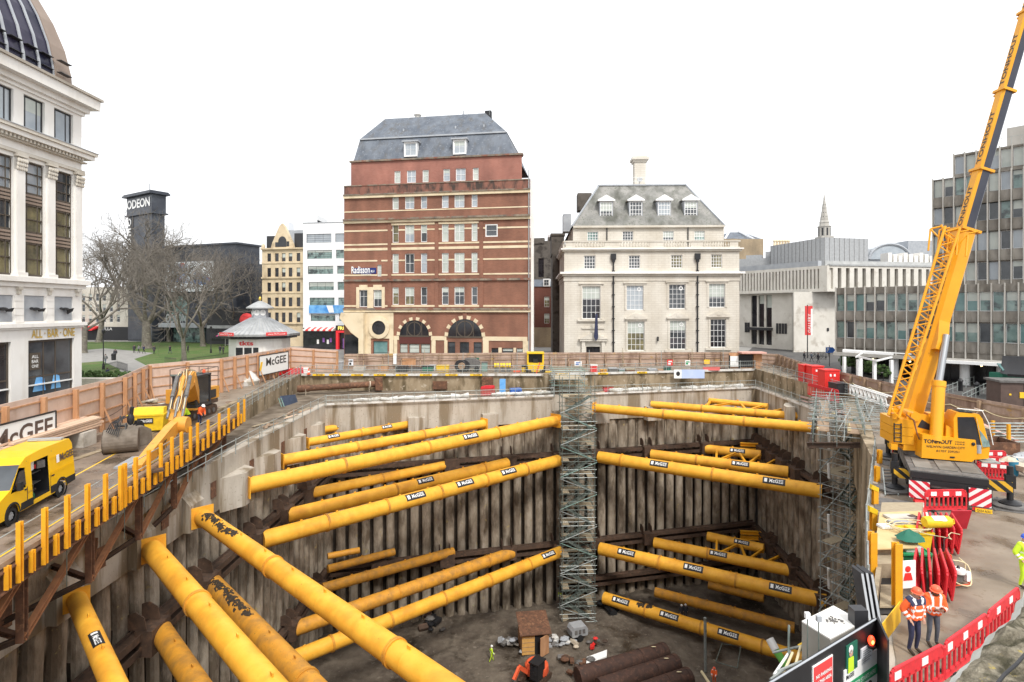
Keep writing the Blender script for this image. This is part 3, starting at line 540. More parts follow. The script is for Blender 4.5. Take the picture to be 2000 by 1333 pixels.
def hoarding(label, pts, h, posts, m, pm, rails=4, step=2.4, ins=1, pw=.22, buttress=.35):
    pts = [V((x, y, 0)) for x, y in pts]; hs = h if isinstance(h, (list, tuple)) else [h]*len(pts)
    root = thing('hoarding', label, 'hoarding', pts[0])
    for i in range(len(pts)-1):
        a, b = pts[i], pts[i+1]; d = (b-a).normalized(); n = V((d.y, -d.x, 0))*ins; L = (b-a).length
        k = MB(); k.ext([a, b, b+V((0,0,hs[i+1])), a+V((0,0,hs[i]))], -n*.05); k.build('panel', M[m], root, True)
        for f in [(j+.6)/rails for j in range(rails)]:
            k = MB(); k.bar(a+V((0,0,hs[i]*f))+n*.035, b+V((0,0,hs[i+1]*f))+n*.035, .07, .10, (0,0,1)); k.build('rail', M[pm], root, True)
        ns = max(1, round(L/step))
        for j in range(ns+(1 if i == len(pts)-2 else 0)):
            o = a+(b-a)*(j/ns)+n*(.07+pw*.5); hh = hs[i]+(hs[i+1]-hs[i])*j/ns
            k = MB(); k.bar(o, o+V((0,0,hh-.12)), pw, pw*1.2, n); k.build('post', M[pm], root, True)
            if buttress: 
                k = MB(); k.bar(o+n*buttress*2.4+V((0,0,.05)), o+V((0,0,hh*.55)), .1, .1, n); k.build('buttress', M[pm], root, True)
    return root
LH = [(-28.0,22),(-29,32),(-31.6,45.7),(-35.8,55.5),(-32.4,62.5),(-31.9,70.5),(-33,84),(-25.6,82.8)]
LHH = [3.8,3.8,3.8,3.8,3.8,3.8,3.6,3.2]
hoarding('tall pink plywood hoarding with timber posts along the left of the site', LH, LHH, 1, 'ply', 'timber', step=3.2, pw=.24)
hoarding('low weathered plywood hoarding across the back of the site', [(-25.6,86.2),(0,89),(18,91.4),(37.5,94)], [2.4,2.4,2.25,2.1], 1, 'ply_old', 'timber_old', 3, 3.0, pw=.12)
hoarding('brown plywood hoarding sweeping along the right of the site', [(37.5,94),(43,91),(39.7,77.6),(38,65.4),(37,53.9),(37.4,48.9),(37.9,41.5),(39,32),(41,24)], [2.1,2.0,2.0,2.0,2.0,2.0,2.0,2.0,2.0], 1, 'ply_old', 'timber_old', 3, 3.0, pw=.2)
def sign(name, label, cat, o, xd, w, h, m, fm=None, lines=(), tm='frame_d', extra=None, group=None, up=(0,0,1)):
    o, xd, up = V(o), V(xd).normalized(), V(up).normalized(); n = xd.cross(up); r = thing(name, label, cat, o, 0, group)
    k = MB(); k.ext([o, o+xd*w, o+xd*w+up*h, o+up*h], -n*.05); k.build('board', M[m], r, True)
    if fm:
        k = MB(); e = n*.02
        for a, b in ((o, o+xd*w), (o+up*h, o+xd*w+up*h), (o, o+up*h), (o+xd*w, o+xd*w+up*h)): k.bar(a+e*.2, b+e*.2, .08*h/2+.02, .06, n)
        k.build('frame', M[fm], r, True)
    for (s, x, y, tw, th, mm) in lines:
        k = MB(); k.text(s, o+xd*(x*w)+up*(y*h)+n*.012, xd, up, tw*w if tw else None, th*h if th else None, .02); k.build('lettering', M[mm], r, True)
    if extra: extra(r, o, xd, up, n)
    return r
def on_line(pts, px):      # where the viewing column px meets a polyline in plan
    for (x0, y0), (x1, y1) in zip(pts, pts[1:]):
        c = (px-CX)/F; den = (x1-x0)-c*(y1-y0)
        if abs(den) < 1e-9: continue
        t = (c*y0-x0)/den
        if -1e-6 <= t <= 1+1e-6: return V((x0+(x1-x0)*t, y0+(y1-y0)*t, 0)), V((x1-x0, y1-y0, 0)).normalized()
p0, d0 = on_line(LH, -46); p1, _ = on_line(LH, 86); nn = V((d0.y, -d0.x, 0))
W_ = (p1-p0).length
def stripe(r, o, xd, up, n):
    k = MB(); k.text('Demolition | Construction | Groundworks', o+xd*(.08*W_)+up*.25+n*.012, xd, up, .82*W_, .16, 0); k.build('lettering', M['grey'], r, True)
sign('name_board', 'large white name board fixed to the hoarding behind the yellow van', 'sign', p0+nn*.35+V((0,0,.75)), d0, W_, 2.0, 'refl', 'frame_d', [('McGEE', .1, .30, .85, .55, 'brown')], extra=stripe)
p0, d0 = on_line(LH[3:], 500); p1, _ = on_line(LH[3:], 542); nn = V((d0.y, -d0.x, 0)); W_ = (p1-p0).length
def stripe2(r, o, xd, up, n):
    k = MB(); k.ext([o+n*.012+up*.6, o+xd*.5+up*.6+n*.012, o+xd*.9+up*1.7+n*.012, o+xd*.4+up*1.7+n*.012], n*.01); k.build('emblem', M['sign_y'], r, True)
sign('name_board', 'smaller white name board on the far left hoarding by the corner', 'sign', p0+nn*.4+V((0,0,.9)), d0, W_, 2.5, 'refl', 'frame_d', [('McGEE', .22, .42, .7, .42, 'frame_d')], extra=stripe2)
E0, E1 = V((-17.2,15.5,0)), V((-23.9,49.6,0)); ed = (E1-E0).normalized(); en = V((ed.y, -ed.x, 0))*1
def e_at(px): c = (px-CX)/F; t = (c*E0.y-E0.x)/((E1.x-E0.x)-c*(E1.y-E0.y)); return E0+(E1-E0)*t
gr = thing('steel_gantry', 'raised steel gantry road with orange posts overhanging the left pit wall', 'gantry', (-22.4, 30, -2.3))
k = MB(); k.ext([(-28.2,15.5,-.28),(E0.x-.1,15.5,-.28),(E1.x-.1,49.6,-.28),(-31,49.6,-.28),(-29.5,33,-.28)], (0,0,.30)); k.build('deck', M['deck'], gr, True)
k = MB(); k.ibeam(E0+V((0,0,-.45)), E1+V((0,0,-.45)), .35, .8, .06, (0,0,1)); k.build('edge_beam', M['rust'], gr, True)
k = MB(); k.bar(E0-en*.12+V((0,0,.12)), E1-en*.12+V((0,0,.12)), .3, .2, (0,0,1)); k.build('timber_kerb', M['timber_old'], gr, True)
k = MB(); k.bar(E0-en*.75+V((0,0,.024)), E1-en*.75+V((0,0,.024)), .1, .006, (0,0,1)); k.bar(E0-en*3.6+ed*12+V((0,0,.024)), E1-en*4.2-ed*8+V((0,0,.024)), .09, .006, (0,0,1)); k.build('yellow_line', M['sign_y'], gr, True)
long_px = [25,75,120,160,196,226,234,256,282,306,328,347,365,379,400,422,441,460,472]
short_px = [1,50,98,141,179,213,244,270,295,318,338,358,390,411,432,451,466]
for px in long_px: 
    o = e_at(px)+en*.22; k = MB(); k.ibeam(o+V((0,0,-.75)), o+V((0,0,1.45 if px < 380 else 1.25)), .15, .20, .04, ed); k.build('guard_post', M['post'], gr, True)
for px in short_px:
    o = e_at(px)+en*.22; k = MB(); k.ibeam(o+V((0,0,-.7)), o+V((0,0,.12)), .14, .19, .04, ed); k.build('stub_post', M['post'], gr, True)
for hz in (.55, 1.15):
    k = MB(); k.tube(E0+en*.02+V((0,0,hz)), E1+en*.02+V((0,0,hz)), .026, 6); k.build('hand_rail', M['galv'], gr, True)
Ds = [17.5, 21.6, 26.3, 31.2, 36.0, 41.0, 46.2]
def e_D(D): return E0+(E1-E0)*((D-E0.y)/(E1.y-E0.y))
for i, D in enumerate(Ds):
    o = e_D(D)-en*.35; k = MB(); k.ibeam(o+V((0,0,-.8)), o+V((0,0,-3.5 if D < 40 else -2.3)), .28, .28, .04, ed); k.build('column', M['rust'], gr, True)
    k = MB(); k.ibeam(V((-26.4, D+.6, -.6)), o+V((0,0,-.6)), .25, .5, .04, (0,0,1)); k.build('cross_beam', M['dark_steel'], gr, True)
    if D < 40:
        for (q, mm, nm) in ((V((-22.5, D+1.2, -3.3)), 'rust', 'tie_beam'), (V((-22.5, D-1.6, -4.6)), 'dark_steel', 'knee_brace')):
            k = MB(); k.ibeam(o+V((0,0,-3.35)), q, .22, .22, .035); k.build(nm, M[mm], gr, True)
    if i < len(Ds)-1:
        o2 = e_D(Ds[i+1])-en*.35; k = MB(); k.ibeam(o+V((0,0,-3.4 if D < 40 else -2.2)), o2+V((0,0,-.9)), .24, .24, .04); k.build('diagonal_brace', M['rust_light'], gr, True)
        if D < 36: 
            k = MB(); k.ibeam(o+V((0,0,-3.3)), V((-22.4, D+4.0, -3.2)), .24, .24, .04); k.build('raking_brace', M['rust_light'], gr, True)
for D in (19.5, 24, 29, 34, 38.5):
    k = MB(); o = e_D(D); k.tube(o+V((-.1,0,-.8)), o+V((-.1,0,-2.6)), .02, 5); k.build('hanger', M['galv_dark'], gr, True)
def scaffold(label, c, rz, wx, wy, z0, z1, lift, seed, over=1.2, m='galv_dark', m2='teal', boards=True):
    r = thing('scaffold_stair', label, 'scaffold', c, rz); rg = random.Random(seed); nl = round((z1-z0)/lift); lift = (z1-z0)/nl
    xs = [-wx/2, 0, wx/2]; ys = [-wy/2, wy/2]; Z0 = z0-c[2]
    for x in xs:
        for y in ys:
            k = MB(); k.tube((x,y,Z0), (x,y,Z0+nl*lift+over), .045, 6); k.build('standard', M[m if rg.random() < .75 else 'galv'], r)
    for i in range(nl+1):
        z = Z0+i*lift; k = MB()
        for y in ys:
            for dz in (0, .5, 1.0): k.tube((-wx/2-.35*rg.random(), y, z+dz), (wx/2+.35*rg.random(), y, z+dz), .03, 5)
        for x in xs:
            for dz in (0, 1.0): k.tube((x, -wy/2-.2, z+dz), (x, wy/2+.2, z+dz), .03, 5)
        k.build('ledgers', M['galv' if i % 3 == 0 else m], r)
        if boards is True or i % 3 == 0:
            k = MB(); k.box(-wx/2+.1, wy/2-1.0, z+.06, wx/2-.1, wy/2-.05, z+.11); k.box(wx/2-.9 if i % 2 else -wx/2+.1, -wy/2+.1, z+.06, wx/2-.1 if i % 2 else -wx/2+.9, wy/2-1.02, z+.11); k.build('platform', M['board'], r)
        if i < nl:
            s = 1 if i % 2 else -1; k = MB()
            k.tube((-s*wx*.56, -wy/2-.08, z+.1), (s*wx*.56, -wy/2-.08, z+lift-.1), .048, 5); k.build('brace', M[m2 if rg.random() < .45 else 'galv'], r)
            k = MB(); k.tube((s*wx*.5, wy/2+.08, z+.1), (-s*wx*.5, wy/2+.08, z+lift-.1), .045, 5); k.build('brace', M[m], r)
            k = MB(); a0 = V((-s*wx*.38, -wy*.2, z+.12)); a1 = V((s*wx*.38, -wy*.2, z+lift+.08))
            for yy in (-.35, .35): k.bar(a0+V((0,yy,0)), a1+V((0,yy,0)), .05, .2)
            for j in range(9): p = a0+(a1-a0)*((j+.5)/9); k.box(p.x-.12, p.y-.34, p.z-.02, p.x+.12, p.y+.34, p.z+.02)
            for yy in (-.38, .38): k.tube(a0+V((0,yy,.95)), a1+V((0,yy,.95)), .03, 5)
            k.build('stair_flight', M['galv_dark'], r)
    return r
c = P(1126, 1190, 72); scaffold('scaffold stair tower standing in the middle of the back wall', (c.x, 71.6, FLOOR), .05, 4.1, 2.6, FLOOR, -1.8, 2.05, 3, over=2.6)
r = thing('scaffold_bridge', 'scaffold bridge from the street edge to the middle stair tower', 'scaffold', (7.6, 76.5, -2.3))
for x in (5.6, 7.6, 9.6):
    for y in (74.4, 77, 79.4):
        k = MB(); k.tube((x,y,-2.3), (x,y,2.4 if y > 79 else 1.2), .05, 6); k.build('standard', M['galv'], r, True)
for z in (-1.6, -.8, 0, .6, 1.1):
    k = MB()
    for y in (74.4, 77, 79.4): k.tube((5.2,y,z), (10,y,z), .04, 5)
    for x in (5.6, 9.6): k.tube((x,74.0,z), (x,79.8,z), .04, 5)
    k.build('ledgers', M['teal' if z in (-.8, 1.1) else 'galv'], r, True)
k = MB(); k.box(5.7, 74.5, -.05, 9.5, 79.3, 0); k.build('platform', M['board'], r, True)
c = V((XAT(1662, 48), 48, 0))
scaffold('scaffold stair tower against the right pit wall left of the crane', (XAT(1662,49), 49.5, FLOOR), .50, 3.7, 2.6, FLOOR, -1.0, 2.0, 9, over=2.0, m='galv', boards=2)
r = thing('ladder_beam', 'bright yellow vertical tubes on the corner of the right scaffold stair', 'scaffold tube', G(1618, 850, -2)); 
for (y0, y1) in ((845,880),(905,935),(1005,1040),(1110,1150)):
    k = MB(); k.tube(P(1618,y0,46), P(1619.5,y1,46), .11, 6); k.build('tube', M['sheet'], r, True)
r = thing('scaffold_platform', 'scaffold platform with many rails between the right wall and the crane', 'scaffold', (29, 49, -1)); rg = random.Random(5)
px0 = [(31.2,57.5),(24.2,44.2)]; A = V((32.6,56.5,0)); B = V((24.8,42.6,0)); d = (B-A).normalized(); n = V((d.y,-d.x,0)); n = n if n.x < 0 else -n
for i in range(8):
    for j in (-3.4, -1.6, .2, 1.8):
        o = A+(B-A)*(i/7)-n*j*-1; k = MB(); k.tube(o+V((0,0,-1.2)), o+V((0,0,.75+rg.random()*.4)), .033, 6); k.build('standard', M['galv' if (i+j) % 2 > .9 else 'teal'], r, True)
for j in (-3.4, -1.6, .2, 1.8):
    for z in (-.9, -.6, -.3, 0, .3, .6, .85):
        k = MB(); k.tube(A+n*j-d*.6+V((0,0,z)), B+n*j+d*.6+V((0,0,z)), .028, 5); k.build('ledger', M['galv' if z > .3 else 'galv_dark'], r, True)
for i in range(8):
    k = MB(); o = A+(B-A)*(i/7)
    for z in (-.4, .3, .8): k.tube(o-n*3.8+V((0,0,z)), o+n*2.2+V((0,0,z)), .035, 5)
    k.tube(o+n*1.8+V((0,0,-.9)), o+d*1.6+n*1.8+V((0,0,1.0)), .035, 5)
    for q in range(3): e = o+n*rg.uniform(-3.4,1.6)+d*rg.uniform(-1,1); k.tube(e+V((0,0,-.6)), e+d*rg.uniform(-1.8,1.8)+n*rg.uniform(-1,1)+V((0,0,1.1)), .03, 5)
    k.build('transoms', M['galv'], r, True)
for j in (-2.9, -.9, 1.1): k = MB(); k.bar(A+n*j+V((0,0,-.1)), B+n*j+V((0,0,-.1)), .8, .05, (0,0,1)); k.build('boards', M['timber_old'], r, True)
k = MB(); k.ibeam(A+n*1.9+V((0,0,-1.3)), B+n*1.9+V((0,0,-1.3)), .3, .5, .05, (0,0,1)); k.ibeam(B+n*2.2+V((0,0,-1.3)), B-n*4+V((0,0,-.6)), .3, .4, .05, (0,0,1)); k.build('support_beam', M['dark_steel'], r, True)
for i in range(14):
    o = A+(B-A)*rg.random()+n*rg.uniform(-3,1.6); k = MB(); k.cbox((o.x,o.y,-.04), rg.uniform(.15,.3), rg.uniform(.15,.35), rg.uniform(.1,.3), rg.random()*3); k.build('fitting_crate', M[rg.choice(['teal','sheet','board','hose','galv'])], r, True)
class Fac:
    """facade frame: u along the front, y into the building, z up; measured at photo columns a and b"""
    def __init__(s, name, label, A, B, cat='building'):
        s.A, s.B = V((A[0], A[1], 0)), V((B[0], B[1], 0)); s.d = (s.B-s.A).normalized(); s.L = (s.B-s.A).length
        s.root = thing(name, label, cat, s.A, math.atan2(s.d.y, s.d.x))
    def u(s, px): c = (px-CX)/F; return (c*s.A.y-s.A.x)/(s.d.x-c*s.d.y)
    def ud(s, px, dep): c = (px-CX)/F; ax, ay = s.A.x-s.d.y*dep, s.A.y+s.d.x*dep; return (c*ay-ax)/(s.d.x-c*s.d.y)
    def D(s, px): return s.A.y+s.d.y*s.u(px)
    def z(s, py, px): return ZAT(py, s.D(px))
    def zd(s, py, px, dep): return ZAT(py, s.D(px)+dep)
    def b(s, mb, name, m, par=None, **k): return mb.build(name, m, par or s.root, **k)
def fxy(px, D): return (XAT(px, D), D)
wrg = random.Random(77)
def window(par, u0, z0, u1, z1, y=.2, nx=2, nz=2, fm='white', pm='glass', fr=.07, mu=.04, dep=.06, name='window', xs=None, zs=None):
    k = MB(); w, h = u1-u0, z1-z0
    k.box(u0, y-dep, z0, u0+fr, y, z1); k.box(u1-fr, y-dep, z0, u1, y, z1); k.box(u0+fr, y-dep, z0, u1-fr, y, z0+fr); k.box(u0+fr, y-dep, z1-fr, u1-fr, y, z1)
    for i in (xs or [i/nx for i in range(1, nx)]): k.box(u0+w*i-mu/2, y-dep*.7, z0+fr, u0+w*i+mu/2, y-.003, z1-fr)
    for j in (zs or [j/nz for j in range(1, nz)]): k.box(u0+fr, y-dep*.8, z0+h*j-mu/2, u1-fr, y-.006, z0+h*j+mu/2)
    o = k.build(name, M[fm], par); k = MB(); k.box(u0+.01, y-.012, z0+.01, u1-.01, y+.03, z1-.01); k.build('pane', M[pm], o)
    if pm != 'glass_b' and name == 'window' and wrg.random() < .4: k = MB(); k.box(u0+fr, y-.02, z1-fr-h*wrg.uniform(.2,.55), u1-fr, y-.013, z1-fr); k.build('blind', M['glass_b'], o)
    return o
f = Fac('brick_hotel', 'tall red brick hotel with cream bands and a grey slate mansard roof', fxy(672, 101), fxy(1036, 95.5))
mid = 853; Z = lambda y: f.z(y, mid); L = f.L; rt = f.root
cols = [766.5,778.5, 791,809, 822,834, 863,876, 887.5,907, 921,932.5]
rows = {'A': (328.7,352.9), 'B': (381,407), 'C': (436,472.6), 'D': (495,533), 'E': (561,595.5)}
z_cor, z_par, z_att = Z(432), Z(357), Z(308)
holes = []; wins = []
us = [f.u(c) for c in cols]
for rk, (ya, yb) in rows.items():
    for i in range(6):
        h = (us[2*i], Z(yb), us[2*i+1], Z(ya)); wins.append((rk, i, h))
        if rk != 'A': holes.append(h)
ex = (f.u(948), Z(465), f.u(972), Z(441)); sm = (f.u(737), Z(539), f.u(745), Z(516))
archw = [(f.u(702), Z(600), f.u(718), Z(566)), (f.u(729.5), Z(600), f.u(746), Z(566))]
gd = [(f.u(781), Z(690.5), f.u(796), Z(673)), (f.u(799), Z(690.5), f.u(819), Z(673)), (f.u(822), Z(690.5), f.u(840), Z(673)), (f.u(875), Z(690.5), f.u(889), Z(668)), (f.u(898), Z(690.5), f.u(916), Z(668)), (f.u(925), Z(690.5), f.u(941), Z(668)), (f.u(960), Z(692), f.u(973), Z(679)), (f.u(981), Z(692), f.u(1002), Z(679)), (f.u(1009), Z(692), f.u(1022), Z(679))]
door = (f.u(729), Z(700), f.u(757), Z(668))
holes += [ex, sm]+archw+gd+[door]
k = MB(); k.wall(0, L, 0, z_par, holes, 0, .28); k.shell(0, L, 0, z_par, 24, sk=9); f.b(k, 'wall', M['brick'])
ua, ub = .9, L-1.6
k = MB(); k.wall(ua, ub, z_par, z_att, [h for r_, i, h in wins if r_ == 'A'], .9, .28); k.shell(ua, ub, z_par, z_att, 22, .9, sk=9); f.b(k, 'attic_wall', M['brick2'])
pm = {'A': ['glass_b','glass_sky','glass_b','glass_sky','glass_sky','glass_b'], 'B': ['glass_b','glass_sky','glass_sky','glass_sky','glass_sky','glass_sky'], 'C': ['glass_w','glass_sky','glass','glass_b','glass_b','glass_b'], 'D': ['glass_b','glass','glass_sky','glass_b','glass_b','glass_b'], 'E': ['glass_w','glass_w','glass','glass','glass','glass']}
for rk, i, h in wins:
    wide = i in (1, 4); window(rt, *h, y=.22 if rk != 'A' else 1.12, nx=2 if wide else 1, nz=2, pm=pm[rk][i], fr=.11, mu=.06, dep=.08)
window(rt, *ex, nx=1, nz=2, y=.1, fr=.18); window(rt, *sm, nx=1, nz=2, pm='glass_b')
for h in archw: window(rt, *h, nx=2, nz=2, zs=[.62], fr=.12)
for i, h in enumerate(gd): window(rt, *h, nx=1, nz=2, fm='bronze' if i < 3 else 'frame_d', pm='glass_teal' if i < 3 and 0 else ('glass_b' if i < 3 else 'glass'), zs=[.55])
window(rt, *door, nx=1, nz=2, fm='frame_d', pm='glass_teal', name='door', zs=[.3])
def band(za, zb, m, out=.06, skip=None, nm='stone_band', u0=0, u1=None, y0=0):
    k = MB(); segs = [(u0, L if u1 is None else u1)]
    for a, b in (skip or []): segs = [s for (p, q) in segs for s in ((p, min(q, a)), (max(p, b), q)) if s[1]-s[0] > .02]
    for p, q in segs: k = MB(); k.box(p, y0-out, za, q, y0+.04, zb); o = f.b(k, nm, M[m])
    return o
sk = [(us[2*i], us[2*i+1]) for i in range(6)]; skc = sk+[(ex[0], ex[2])]
for y, t, s in ((409.5,2.2,None),(448,3,skc),(475.5,3.2,None),(485,5,None),(508,3,sk+[(sm[0],sm[2])]),(536.5,3,[(sm[0],sm[2])]),(598,3.5,[(archw[0][0],archw[0][2]),(archw[1][0],archw[1][2])])):
    band(Z(y+t/2), Z(y-t/2), 'buff', skip=s)
band(Z(438.5), Z(434.5), 'buff', .1, u0=f.u(760), u1=f.u(935))
band(Z(383), Z(377.5), 'buff', .35, nm='cornice'); band(Z(377.5), Z(375), 'sooty', .5, nm='cornice_cap'); band(Z(358.5), z_par+.05, 'sooty', .12, nm='parapet_coping'); band(Z(374.5), Z(358.6), 'sooty_brick', .03, nm='stained_parapet')
band(Z(433), Z(428), 'buff', .35, nm='cornice'); band(Z(428), Z(424.5), 'sooty', .65, nm='cornice_cap')
band(Z(549), Z(545), 'sooty', .3, nm='cornice'); band(Z(610), Z(605.5), 'buff', .35, nm='cornice'); band(Z(605.5), Z(602), 'sooty', .5, nm='cornice_cap')
k = MB(); k.box(ua-.2, .6, z_att, ub+.2, 1.6, z_att+.3); k.box(ua-.2, 1.6, z_att, ub-8, 21, z_att+.28); k.ext([(ub-8,1.6,z_att),(ub+.2,1.6,z_att),(ub-8,21,z_att)],(0,0,.29)); f.b(k, 'attic_coping', M['sooty'])
for px in (761, 853, 940):
    k = MB(); u = f.u(px); k.box(u-.35, -.1, Z(601), u+.35, .02, Z(551)); k.box(u-.35, -.1, Z(544), u+.35, .02, Z(434)); f.b(k, 'brick_pier', M['brick'])
k = MB()
for a in archw: 
    k.box(a[0]-.55, -.14, a[1]-.2, a[0], .02, a[3]+.5); k.box(a[2], -.14, a[1]-.2, a[2]+.55, .02, a[3]+.5); k.box(a[0], -.14, a[3], a[2], .02, a[3]+.9)
f.b(k, 'window_surround', M['buff'])
k = MB()
uc, zc = f.u(741.5), Z(641); u0, u1 = f.u(715), f.u(769); zt = Z(611)
n = 28; ring = [(uc+1.35*math.cos(2*math.pi*i/n), zc+1.35*math.sin(2*math.pi*i/n)) for i in range(n)]
k.box(u0, -.2, Z(697), door[0]-.4, .02, zt); k.box(door[2]+.4, -.2, Z(697), u1, .02, zt); k.box(door[0]-.4, -.2, door[3]+.5, door[2]+.4, .02, zt)
f.b(k, 'stone_bay', M['buff'])
k = MB(); k.lathe([(1.25,0),(1.95,0),(1.95,.22),(1.25,.28)], 28, (uc, -.2, zc), (0,-1,0), cap=0); f.b(k, 'round_frame', M['buff'])
k = MB(); k.lathe([(0,0),(1.3,0),(1.3,.06),(0,.06)], 28, (uc, -.2, zc), (0,-1,0)); f.b(k, 'round_window', M['glass_k'])
k = MB(); k.ext([(0-.3,-1.2,Z(622)),(.0,-1.2,zt),(u0,-1.2,zt),(u0,-1.2,Z(700)),(u0-.9,-1.2,Z(700)),(u0-.9,-1.2,Z(662)),(1.8,-1.2,Z(650))], (0,1.18,0)); f.b(k, 'porch', M['buff'])
k = MB(); k.box(.1, -.06, 0, u0-.95, -.02, Z(655)); f.b(k, 'porch_opening', M['glass_k'])
for px, pr, py, wd in ((809.6, 30, 656, 'brick'), (908, 34, 657, 'brick')):
    uc, zs_, rr = f.u(px), Z(py), pr*f.D(px)/F
    k = MB(); k.ext([(uc+rr*math.cos(math.pi*i/20), -.03, zs_+rr*.98*math.sin(math.pi*i/20)) for i in range(21)], (0,.05,0)); a = f.b(k, 'arched_window', M['glass_k'])
    k = MB()
    for fx in (-.5, 0, .5): k.box(uc+fx*rr-.06, -.09, zs_, uc+fx*rr+.06, -.031, zs_+rr*math.sqrt(1-fx*fx)*.97)
    k.lathe([(rr*.42,0),(rr*.48,0),(rr*.48,.05),(rr*.42,.05)], 24, (uc,-.04,zs_+rr*.42), (0,-1,0), cap=0); k.box(uc-rr, -.12, zs_-.25, uc+rr, -.03, zs_); f.b(k, 'arch_glazing', M['bronze'], a)
    for i in range(15):
            q = i % 2; k = MB()
            t0, t1 = math.pi*i/15, math.pi*(i+1)/15; ra, rb = rr, rr*1.2+(.5 if i == 7 else 0)
            k.ext([(uc+ra*math.cos(t0), -.16, zs_+ra*math.sin(t0)), (uc+rb*math.cos(t0), -.16, zs_+rb*math.sin(t0)), (uc+rb*math.cos(t1), -.16, zs_+rb*math.sin(t1)), (uc+ra*math.cos(t1), -.16, zs_+ra*math.sin(t1))], (0,.17,0)); f.b(k, 'voussoir', M['brick' if q else 'buff'])
k = MB(); k.box(f.u(780), -.08, Z(672), f.u(841), -.0, Z(657)); f.b(k, 'fascia_panel', mat('dark_red_panel', (.10,.028,.022), rough=.6))
k = MB()
for a, b in ((762,779.5),(842,872),(943,1030)):
    k = MB(); k.box(f.u(a), -.1, Z(665), f.u(b), .02, Z(657)); f.b(k, 'stone_dressing', M['buff'])
for px in (949,1027): k = MB(); k.box(f.u(px)-.5, -.1, 0, f.u(px)+.5, .02, Z(665)); f.b(k, 'stone_dressing', M['buff'])
for a, b in ((973.8,980),(1003,1008)): k = MB(); k.box(f.u(a), -.1, 0, f.u(b), .02, Z(678)); f.b(k, 'stone_dressing', M['buff'])
k = MB(); 
for a, b in ((770,776),(843,851),(868,874)): k = MB(); k.box(f.u(a), -.12, 0, f.u(b), -.02, Z(665)); f.b(k, 'stone_pier', M['buff'])
def frustum(mb, lo, hi, z0, z1):
    (a,b,c,d), (e,g,h,i) = lo, hi
    vs = [(a,b,z0),(c,b,z0),(c,d,z0),(a,d,z0),(e,g,z1),(h,g,z1),(h,i,z1),(e,i,z1)]
    mb.add(vs, [(0,1,5,4),(1,2,6,5),(2,3,7,6),(3,0,4,7),(4,5,6,7)])
um0, um1 = f.u(690), f.u(1006); zb = z_att+.3; zm = f.zd(265,mid,3.3); zr = f.zd(226,mid,7.5)
k = MB(); frustum(k, (f.ud(690,1.6),1.6,f.ud(1007,1.6),19), (f.ud(703,3.4),3.4,f.ud(989,3.4),17.5), zb, zm); m_ = f.b(k, 'mansard_roof', M['slate'])
k = MB(); frustum(k, (f.ud(703,3.4)-.1,3.3,f.ud(989,3.4)+.1,17.6), (f.ud(752,7.5),7.5,f.ud(948,7.5),14), zm, zr); f.b(k, 'upper_roof', M['slate'])
k = MB(); k.box(f.ud(703,3.3), 3.1, zm-.12, f.ud(989,3.3), 3.5, zm+.14); f.b(k, 'lead_roll', M['lead'])
for pa, pb in ((782,810),(879,907)):
    a, b = f.u(pa)+.1, f.u(pb)-.1; z0, z1 = zb+.5, zb+3.1; k = MB(); k.wall(a, b, z0, z1, [(a+.2,z0+.2,b-.2,z1-.2)], 1.5, .2); k.shell(a, b, z0, z1, 5, 1.5); dm = f.b(k, 'dormer', M['white'])
    k = MB(); k.box(a-.3, 1.2, z1, b+.3, 5, z1+.25); f.b(k, 'dormer_roof', M['lead'], dm); window(dm, a+.2, z0+.2, b-.2, z1-.2, 1.65, 2, 2, pm='glass_sky')
k = MB(); u = f.u(783); k.tube((u,9,zr-.6),(u,9,zr+.5),.45,12); k.lathe([(.45,.5),(.75,.9),(.5,1.1)],12,(u,9,zr)); f.b(k, 'roof_cowl', M['conc_white'])
k = MB(); u = f.u(932); k.box(u-.6, 9, zr-.3, u+.6, 10, zr+1.0); f.b(k, 'roof_tank', M['black'])
k = MB(); u = f.u(880); k.tube((u,9,zr-.3),(u,9,zr+1.2),.3,8,.1); f.b(k, 'roof_vent', M['lead'])
k = MB(); ya = 8.6
for px in range(760, 942, 22): k.tube((f.u(px),ya,zr),(f.u(px),ya,zr+1.1),.03,4)
k.tube((f.u(757),ya,zr+1.1),(f.u(942),ya,zr+1.1),.03,4); f.b(k, 'roof_rail', M['galv'])
for px, zz in ((770, zm+1.4),(876,zm+1.4),(934,zm+1.4)):
    k = MB(); k.box(f.u(px)-.12,3.2+1.4,zz-.3,f.u(px)+.12,5,zz+.6); f.b(k, 'roof_vent', M['lead'])
k = MB(); k.box(f.u(1011), 1.0, z_par, f.u(1015), 1.8, z_att+.6); k.box(L+.02, .3, 0, L+.45, 1.2, z_par); f.b(k, 'pale_flank', M['stone_white'])
k = MB(); u = f.u(1036); k.tube((u-.25,-.15,0),(u-.25,-.15,Z(340)),.1,6); f.b(k, 'downpipe', M['grey'])
k = MB(); k.text('Radisson', (f.u(687), -.14, Z(533)), (1,0,.02), (0,0,1), f.u(723)-f.u(687), 1.25, .02); k.text('EDWARDIAN', (f.u(706), -.14, Z(536.5)), (1,0,0), (0,0,1), 1.9, .28); f.b(k, 'sign_lettering', M['white'])
k = MB(); k.box(f.u(690), -.1, Z(533.5), f.u(735), -.02, Z(522)); f.b(k, 'sign_board', mat('navy_sign', (.015,.03,.16), rough=.4))
k = MB(); k.text('BLU', (f.u(725), -.14, Z(531)), (1,0,0), (0,0,1), .65, .4, .02); f.b(k, 'sign_lettering', M['refl'])
f = Fac('stone_house', 'white stone building with a balustrade, four dormers and a mossy mansard roof', fxy(1102, 100), fxy(1444, 99)); rt = f.root; L = f.L; mid = 1275
